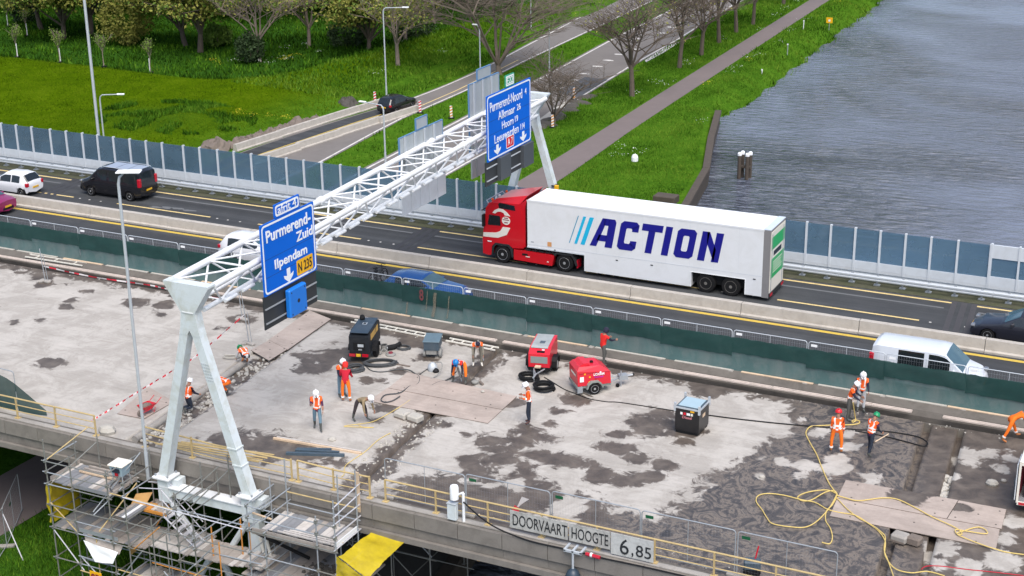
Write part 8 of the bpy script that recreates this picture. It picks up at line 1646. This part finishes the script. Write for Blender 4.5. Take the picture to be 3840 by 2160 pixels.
# ---------------------------------------------------------------- vegetation
def branch_tree(seed, H, trunk, r0, spread=1.0, levels=4, kids=(5, 5, 4, 4), upright=.5, leaf_n=0, leaf_s=.25, crown_low=.25, twist=.5):
    rr = random.Random(seed); mb = MB(); tips = []
    def grow(p, d, L, r, lev):
        n = 4 if lev < 2 else 3; pts = [p]; q = Vector(p); dd = Vector(d)
        for k in range(n):
            dd = (dd + Vector((rr.uniform(-1, 1), rr.uniform(-1, 1), rr.uniform(-.4, .8) * upright)) * .22 * twist).normalized(); q = q + dd * (L / n); pts.append(q.copy())
        mb.tube(pts, r, 7 if lev == 0 else (5 if lev == 1 else 3), False, r1=max(.010, r * .45))
        if lev >= levels - 1: tips.extend(pts[1:])
        if lev >= levels: return
        nk = kids[min(lev, len(kids) - 1)]
        for k in range(nk):
            t_ = rr.uniform(.35, 1.0) if lev else rr.uniform(crown_low, 1.0)
            i = min(n - 1, int(t_ * n)); base = pts[i].lerp(pts[i + 1], t_ * n - i) if i < n else pts[-1]
            a = rr.uniform(0, 2 * PI); side = Vector((math.cos(a), math.sin(a), 0)); tilt = rr.uniform(.45, 1.05) * spread
            nd = (dd * math.cos(tilt) + side * math.sin(tilt) + Vector((0, 0, .25 * upright))).normalized()
            grow(base, nd, L * rr.uniform(.5, .8), max(.013, r * rr.uniform(.38, .58)), lev + 1)
    p = Vector((0, 0, -.2)); top = Vector((rr.uniform(-.3, .3), rr.uniform(-.3, .3), trunk)); mb.tube([p, p.lerp(top, .5) + Vector((rr.uniform(-.1, .1), 0, 0)), top], r0 * 1.25, 9, False, r1=r0 * .85)
    for k in range(kids[0]):
        a = 2 * PI * k / kids[0] + rr.uniform(-.4, .4); tilt = rr.uniform(.15, .75) * spread; d = Vector((math.cos(a) * math.sin(tilt), math.sin(a) * math.sin(tilt), math.cos(tilt)))
        grow(top - Vector((0, 0, rr.uniform(0, trunk * .25))), d, (H - trunk) * rr.uniform(.55, .8), r0 * rr.uniform(.45, .7), 1)
    return mb, tips
def leaf_cloud(seed, tips, n, s, squash=.8, jitter=.5, zmin=.8):
    rg = np.random.default_rng(seed); T = np.array([t_[:] for t_ in tips]); c = T[rg.integers(0, len(T), n)] + rg.normal(0, jitter, (n, 3)) * np.array([1, 1, squash]); c[:, 2] = np.maximum(c[:, 2], zmin + rg.uniform(0, .6, n))
    d1 = rg.normal(size=(n, 3)); d1 /= np.linalg.norm(d1, axis=1)[:, None]; d2 = np.cross(d1, rg.normal(size=(n, 3))); d2 /= np.linalg.norm(d2, axis=1)[:, None]; sz = s * rg.uniform(.5, 1.3, n)[:, None]
    v = np.stack([c - d1 * sz, c + d2 * sz * .55, c + d1 * sz, c - d2 * sz * .55], 1).reshape(-1, 3); return v, np.arange(n * 4).reshape(-1, 4)
def tree_meshes(seed, leafm=None, leaf_n=0, leaf_s=.25, jitter=.5, zmin=.8, barkm=bark, **kw):
    mb, tips = branch_tree(seed, **kw); out = [('trunk', mb.mesh('trunk', barkm))]
    if leaf_n:
        mats_ = leafm if isinstance(leafm, list) else [leafm]
        for k, lm in enumerate(mats_):
            v, f = leaf_cloud(seed + 50 + k, tips, leaf_n // len(mats_), leaf_s, jitter=jitter, zmin=zmin); out.append(('crown', np_mesh('crown', v, f, lm)))
    return out
def plant_tree(ms, label, p, s=1.0, rz=0.0, group=None, name='tree', cat='tree'):
    t = thing(name, label, cat, (p[0], p[1], p[2] if len(p) > 2 else GZ), rz, group); t.scale = (s, s, s)
    for nm, me in ms: link(nm, me, t)
    return t
big = tree_meshes(3, H=14, trunk=1.0, r0=.30, spread=1.25, levels=5, kids=(9, 6, 5, 4, 3), upright=.25, crown_low=.15, twist=.8, barkm=mat('bark_grey_brown', (0.155, 0.125, 0.10), 0.95, var=0.3, scale=2))
plant_tree(big, 'large bare spreading tree behind the gantry between the two far roads', ((-39.72,84.33,-6.80)[0], (-39.72,84.33,-6.80)[1], GZ), 1.0, .4)
low = tree_meshes(5, H=6.5, trunk=.6, r0=.16, spread=1.25, levels=4, kids=(8, 6, 5, 4), upright=.2, crown_low=.1)
plant_tree(low, 'low bare shrubby tree with drooping branches beside the far right gantry leg', ((-23.84,62.66,-6.80)[0] - 1.0, (-23.84,62.66,-6.80)[1] + 3.5, GZ), .95, 1.0)
avs = [tree_meshes(s, H=10.5, trunk=3.2, r0=.22, spread=1.2, levels=4, kids=(7, 6, 6, 4), upright=.35, twist=.8, leafm=leaf_olive, leaf_n=260, leaf_s=.12, jitter=.2) for s in (21, 22)]
for i, (p, s, lab) in enumerate((((-22.38,79.73,-6.80), 1.05, 'bare avenue tree nearest the bridge left of the cycle path'), ((-23.00,95.01,-6.80), 1.0, 'bare avenue tree by the cycle path, second from the bridge'), ((-23.22,102.78,-6.80), 1.0, 'bare avenue tree by the cycle path, third from the bridge'), ((-23.80,110.68,-6.80), 1.0, 'bare avenue tree by the cycle path, fourth from the bridge'), ((-24.04,117.81,-6.80), 1.0, 'bare avenue tree by the cycle path, fifth from the bridge'), ((-23.88,123.86,-6.80), .95, 'bare avenue tree by the cycle path, sixth from the bridge'), ((-24.94,140.46,-6.80), 1.0, 'bare avenue tree by the cycle path, farthest in view'))):
    plant_tree(avs[i % 2], lab, p, s, i * 1.7, 'bare avenue trees along the cycle path')
wood_l = [leaf_olive, leaf_olive, leaf_green]
wv = [tree_meshes(31, H=10.5, trunk=2.4, r0=.30, spread=1.25, levels=3, kids=(10, 7, 6), upright=.2, leafm=wood_l, leaf_n=15000, leaf_s=.21, jitter=.55, zmin=1.4), tree_meshes(32, H=9.5, trunk=1.9, r0=.26, spread=1.3, levels=3, kids=(10, 7, 6), upright=.2, leafm=wood_l, leaf_n=14000, leaf_s=.21, jitter=.55, zmin=1.1), tree_meshes(33, H=11, trunk=3.0, r0=.22, spread=1.1, levels=4, kids=(7, 6, 5, 4), upright=.3, twist=.8, leafm=[leaf_olive, leaf_green], leaf_n=2400, leaf_s=.18, jitter=.45, zmin=2.0, barkm=bark_pale)]
W0 = [(1, 310, 205, 0, 'olive leafed tree of the wood edge, far left with dark trunk'), (1, 480, 275, 1, 'olive leafed tree of the wood edge, second from the left'), (1, 680, 245, 0, 'olive leafed tree of the wood edge behind the tall lamp mast'), (1, 1400, 330, 1, 'bushy olive tree of the wood edge left of the twin dark trunks'), (1, 1510, 375, 0, 'leafy tree with two dark trunks at the front of the wood'), (1, 1960, 445, 2, 'thinly leaved pale tree with white flowers round its foot'), (1, 2330, 345, 2, 'slender bare trunk tree standing at the right of the white flowers'), (2, 430, 535, 2, 'thin forked pale tree standing alone on the meadow slope'), (2, 205, 410, 1, 'olive tree of the wood edge left of the tall curved lamp'), (2, 480, 330, 2, 'thin tree behind the forked pale tree'), (1, 60, 60, 1, 'olive tree at the top left corner of the picture'), (1, 860, 20, 0, 'dense olive tree deep in the wood behind the lamp mast'), (1, 1200, 90, 0, 'dense olive tree deep in the wood left of centre'), (1, 1750, 110, 1, 'olive tree deep in the wood behind the pale tree'), (1, 2150, 60, 0, 'olive tree deep in the wood right of the pale tree'), (1, 2560, 110, 1, 'olive tree deep in the wood above the meadow slope'), (2, 700, 160, 2, 'half bare tree at the right end of the wood'), (2, 330, 130, 0, 'dense olive tree behind the tall curved lamp'), (2, 900, 40, 1, 'olive tree at the top of the picture left of the far road'), (1, 1500, -40, 1, 'tall olive tree at the top edge of the wood'), (1, 600, -60, 0, 'tall olive tree at the top edge near the lamp mast'), (2, 100, -20, 1, 'olive tree at the top edge above the black suv')]
WP = [(-107.63,87.77,-6.80), (-100.29,83.72,-6.80), (-99.05,87.19,-6.80), (-82.93,85.63,-6.80), (-78.93,83.20,-6.80), (-69.03,81.26,-6.80), (-68.27,90.29,-6.80), (-50.84,81.59,-6.80), (-58.82,88.46,-6.80), (-58.19,95.81,-6.80), (-122.73,97.82,-6.80), (-111.81,107.03,-6.80), (-100.79,103.11,-6.80), (-90.20,105.09,-6.80), (-86.59,112.29,-6.80), (-76.73,110.51,-6.80), (-62.49,110.81,-6.80), (-69.97,111.03,-6.80), (-65.21,123.20,-6.80), (-104.93,117.37,-6.80), (-123.08,112.84,-6.80), (-82.48,123.69,-6.80)]
for i, ((k, a, b, v, lab), p) in enumerate(zip(W0, WP)):
    z = float(ground_z(np.array(p[0]), np.array(p[1]))); plant_tree(wv[v], lab, (p[0], p[1], z - .05), random.uniform(.9, 1.15) if v != 2 else .95, i * 2.1, 'trees of the wood behind the meadow')
# shrubs
def shrub_mesh(seed, R, H, n, s, m):
    rg = np.random.default_rng(seed); u = rg.normal(size=(n, 3)); u /= np.linalg.norm(u, axis=1)[:, None]; r = rg.uniform(.45, 1, n) ** .5 * (1 + .25 * np.sin(u[:, 0] * 5 + seed) * np.cos(u[:, 1] * 4)); c = u * r[:, None] * np.array([R, R, H / 2]) + np.array([0, 0, H / 2]); c[:, 2] = np.abs(c[:, 2])
    d1 = rg.normal(size=(n, 3)); d1 /= np.linalg.norm(d1, axis=1)[:, None]; d2 = np.cross(d1, rg.normal(size=(n, 3))); d2 /= np.linalg.norm(d2, axis=1)[:, None]; sz = s * rg.uniform(.5, 1.3, n)[:, None]
    v = np.stack([c - d1 * sz, c + d2 * sz * .6, c + d1 * sz, c - d2 * sz * .6], 1).reshape(-1, 3); return np_mesh('foliage', v, np.arange(n * 4).reshape(-1, 4), m)
stem_me = MB().tube([(0, 0, -.1), (.1, 0, .6), (.0, .1, 1.3)], .07, 5).mesh('stem', bark)
def shrub(label, p, R, H, n, m, seed, s=.2):
    z = float(ground_z(np.array(p[0]), np.array(p[1]))); t = thing('shrub', label, 'shrub', (p[0], p[1], z)); link('foliage', shrub_mesh(seed, R, H, n, s, m), t); link('stem', stem_me, t)
shrub('large round olive green bush at the edge of the wood', (-89.87,83.23,-6.80), 3.0, 6.5, 3200, leaf_olive, 1); shrub('dark green bush at the foot of the pale tree with white flowers', (-69.57,80.20,-6.80), 1.5, 3.6, 1500, leaf_dark, 2); shrub('pale green bush right of the twin dark trunks', (-79.32,87.11,-6.80), 1.8, 2.6, 1300, leaf_green, 3); shrub('dark evergreen bush deep in the wood at the top left', (-108.34,101.23,-6.80), 2.8, 4, 1800, leaf_dark, 4); shrub('low dark bush in the wood at the far left', (-113.69,91.18,-6.80), 1.8, 3.4, 1200, leaf_dark, 5); shrub('dark undergrowth bush left of the tall curved lamp', (-64.42,93.24,-6.80), 2.6, 3.0, 1600, leaf_dark, 6); shrub('dark undergrowth bush behind the forked pale tree', (-58.28,98.55,-6.80), 2.4, 2.6, 1400, leaf_dark, 7); shrub('bushy dark thicket at the top edge behind the left trees', (-114.74,116.13,-6.80), 5, 5, 2600, leaf_dark, 8, .3); shrub('bushy dark thicket at the top edge in the middle of the wood', (-98.41,121.26,-6.80), 6, 5, 2600, leaf_dark, 9, .3); shrub('bushy dark thicket at the top left corner', (-131.48,109.53,-6.80), 6, 6, 2600, leaf_dark, 10, .3); shrub('bushy dark thicket behind the trees above the black suv', (-77.97,118.11,-6.80), 5, 5, 2600, leaf_dark, 11, .3)
# saplings with tie posts
sap = tree_meshes(61, H=3.4, trunk=1.7, r0=.05, spread=.6, levels=3, kids=(5, 4, 3), upright=.9, leafm=leaf_green, leaf_n=420, leaf_s=.09, jitter=.22, zmin=1.5, barkm=bark_pale)
for i, (p, lab) in enumerate((((-92.67,67.54,-6.80), 'young staked sapling on the meadow crest, leftmost of four'), ((-86.27,67.40,-6.80), 'young staked sapling on the meadow crest, second from the left'), ((-79.61,67.01,-6.80), 'young staked sapling on the meadow crest right of the tall mast'), ((-73.21,67.06,-6.80), 'young staked sapling on the meadow crest, rightmost of four'), ((-113.13,87.64,-6.80), 'young sapling in the dark grass near the top left corner'), ((-106.01,83.36,-6.80), 'young sapling in the dark grass left of the olive trees'))):
    z = float(ground_z(np.array(p[0]), np.array(p[1]))); t = plant_tree(sap, lab, (p[0], p[1], z), 1.0, i * 1.3, 'young saplings on the meadow', 'sapling'); link('stake', MB().tube([(.12, 0, -.2), (.1, 0, 1.6)], .05, 6).mesh('stake', white), t); link('collar', MB().lathe([(.28, 0), (.28, .12), (.2, .14)], 10).mesh('collar', black), t)
# grass blades as one mass
def blades(n, box, hgt, wid, seed, mask, lush=0.0):
    rg = np.random.default_rng(seed); x = rg.uniform(box[0], box[1], n); y = rg.uniform(box[2], box[3], n); k = mask(x, y); x, y = x[k], y[k]; n = len(x); z = ground_z(x, y)
    a = rg.uniform(0, 2 * PI, n); h = hgt * rg.uniform(.4, 1.3, n) * (.6 + .9 * vnoise(x, y, 2.3, 9)); w_ = wid * rg.uniform(.6, 1.4, n); lx = rg.normal(0, .35, n) * h; ly = rg.normal(0, .35, n) * h
    v = np.stack([np.stack([x - np.cos(a) * w_, y - np.sin(a) * w_, z - .03], 1), np.stack([x + np.cos(a) * w_, y + np.sin(a) * w_, z - .03], 1), np.stack([x + lx, y + ly, z + h], 1)], 1).reshape(-1, 3)
    tone = np.clip(rg.normal(.5, .16, n) + .5 * (vnoise(x, y, 3.1, 2) - .5) - lush, 0.02, 1); return v, np.repeat(tone, 3)
def between(line, y): return np.interp(y, [p[1] for p in line], [p[0] for p in line])
def off_roads(x, y):
    return ~((x > between(PATHL, y) - .1) & (x < between(PATHR, y) + .1)) & ~((x > between(R2L, y) - .1) & (x < between(R2R, y) + .1)) & ~((x > between(R1L, y) - .6) & (x < between(R1R, y) + .2)) & (x - bankx(y) < 0.3) & ~((y < 78) & (x - bankx(y) > -.8))
MX, MY, _ = (-58.71,52.66,-6.50)
sets = [blades(85000, (-27, -3, 30, 100), .19, .036, 1, off_roads), blades(42000, (-30, -9, 100, 190), .26, .06, 2, off_roads), blades(52000, (-100, -47, 28, 72), .13, .045, 3, lambda x, y: off_roads(x, y) & (crest_d(x, y) < 0) & (x < -47)), blades(46000, (-125, -44, 62, 125), .42, .09, 4, lambda x, y: off_roads(x, y) & (crest_d(x, y) >= 0), .27), blades(14000, (-43, -24, 40, 130), .26, .06, 5, off_roads), blades(22000, (-15, -2, -26, -12), .24, .025, 6, lambda x, y: off_roads(x, y) & (x < -3) & (x > between(PATHR, y) + .1), .12), blades(16000, (MX - 9, MX + 9, MY - 7, MY + 7), .36, .07, 12, lambda x, y: off_roads(x, y) & (vnoise(x, y, 1.6, 21) > .52) & (((x - MX) / 8.5) ** 2 + ((y - MY) / 6) ** 2 < 1), .16), blades(26000, (-62, -43, 66, 130), .3, .075, 8, lambda x, y: off_roads(x, y) & (crest_d(x, y) < 0)), blades(9000, (-30, -8, 80, 180), .55, .12, 7, lambda x, y: (x - bankx(y) > -1.6) & (x - bankx(y) < .5) & (y > 76), .0)]
for ids, m_, lab in (((0, 1, 3, 4, 5, 6, 7, 8), blade_m, 'green grass blades over the canal bank, road verges and wood floor'), ((2,), meadow_m, 'short olive green grass of the meadow behind the noise barrier')):
    V = np.concatenate([sets[k][0] for k in ids]); T = np.concatenate([sets[k][1] for k in ids]); o = link('grass', np_mesh('grass', V, np.arange(len(V)).reshape(-1, 3), m_, {'tone': T}, nv=3)); tag(o, lab, 'grass', kind='stuff')
# flowers: cow parsley and yellow weeds
def flowers(name, label, pts, m, n, spread, h, s, seed):
    rg = np.random.default_rng(seed); V = []
    for p in pts:
        k = n; x = p[0] + rg.normal(0, spread, k); y = p[1] + rg.normal(0, spread, k); z = ground_z(x, y) + h * rg.uniform(.6, 1.2, k); c = np.stack([x, y, z], 1); d1 = rg.normal(size=(k, 3)) * np.array([1, 1, .35]); d1 /= np.linalg.norm(d1, axis=1)[:, None]; d2 = np.cross(d1, np.array([0, 0, 1.0])); sz = s * rg.uniform(.5, 1.3, k)[:, None]
        V.append(np.stack([c - d1 * sz, c + d2 * sz, c + d1 * sz, c - d2 * sz], 1).reshape(-1, 3))
    V = np.concatenate(V); o = link(name, np_mesh(name, V, np.arange(len(V)).reshape(-1, 4), m)); tag(o, label, 'flowers', kind='stuff')
flowers('cow_parsley', 'scattered white cow parsley in the wood edge and on the canal bank', [(-70.18,79.27,-6.60),(-71.49,79.56,-6.60),(-67.98,79.78,-6.60),(-66.33,79.23,-6.60),(-67.28,83.00,-6.60),(-65.82,81.92,-6.60),(-69.06,90.65,-6.60),(-64.76,87.49,-6.60),(-80.99,88.07,-6.60),(-80.08,88.44,-6.60),(-75.96,87.35,-6.60),(-70.09,87.95,-6.60)] + [(-49.28,88.79,-6.60),(-22.09,80.08,-6.60),(-15.15,59.21,-6.60),(-13.25,58.53,-6.60),(-49.89,76.06,-6.60),(-57.78,95.74,-6.60),(-14.04,56.22,-6.60),(-21.02,85.33,-6.60),(-22.01,85.62,-6.60)] + [(-22.26,95.98,-6.60),(-23.56,111.63,-6.60),(-20.93,118.86,-6.60),(-16.57,96.02,-6.60),(-16.46,111.83,-6.60),(-23.27,140.99,-6.60),(-22.81,129.87,-6.60),(-23.19,135.23,-6.60),(-17.33,102.05,-6.60),(-16.70,103.96,-6.60),(-11.73,70.90,-6.60),(-16.68,93.69,-6.60),(-11.51,92.18,-6.60),(-22.85,96.53,-6.60),(-18.12,127.54,-6.60),(-17.68,119.70,-6.60)], petal_white, 15, .45, .55, .06, 3)
flowers('yellow_weeds', 'yellow flowering weeds on the meadow and the bank', [(-53.17,55.33,-6.50),(-53.79,55.96,-6.50),(-51.94,55.55,-6.50),(-50.41,56.21,-6.50),(-48.56,56.41,-6.50),(-71.95,77.17,-6.50),(-73.93,78.84,-6.50),(-66.57,83.59,-6.50),(-66.02,84.67,-6.50),(-66.39,81.97,-6.50)] + [(-16.86,100.62,-6.60),(-18.02,143.08,-6.60),(-17.02,87.02,-6.60),(-9.45,76.57,-6.60)], petal_yellow, 26, .35, .5, .05, 5)
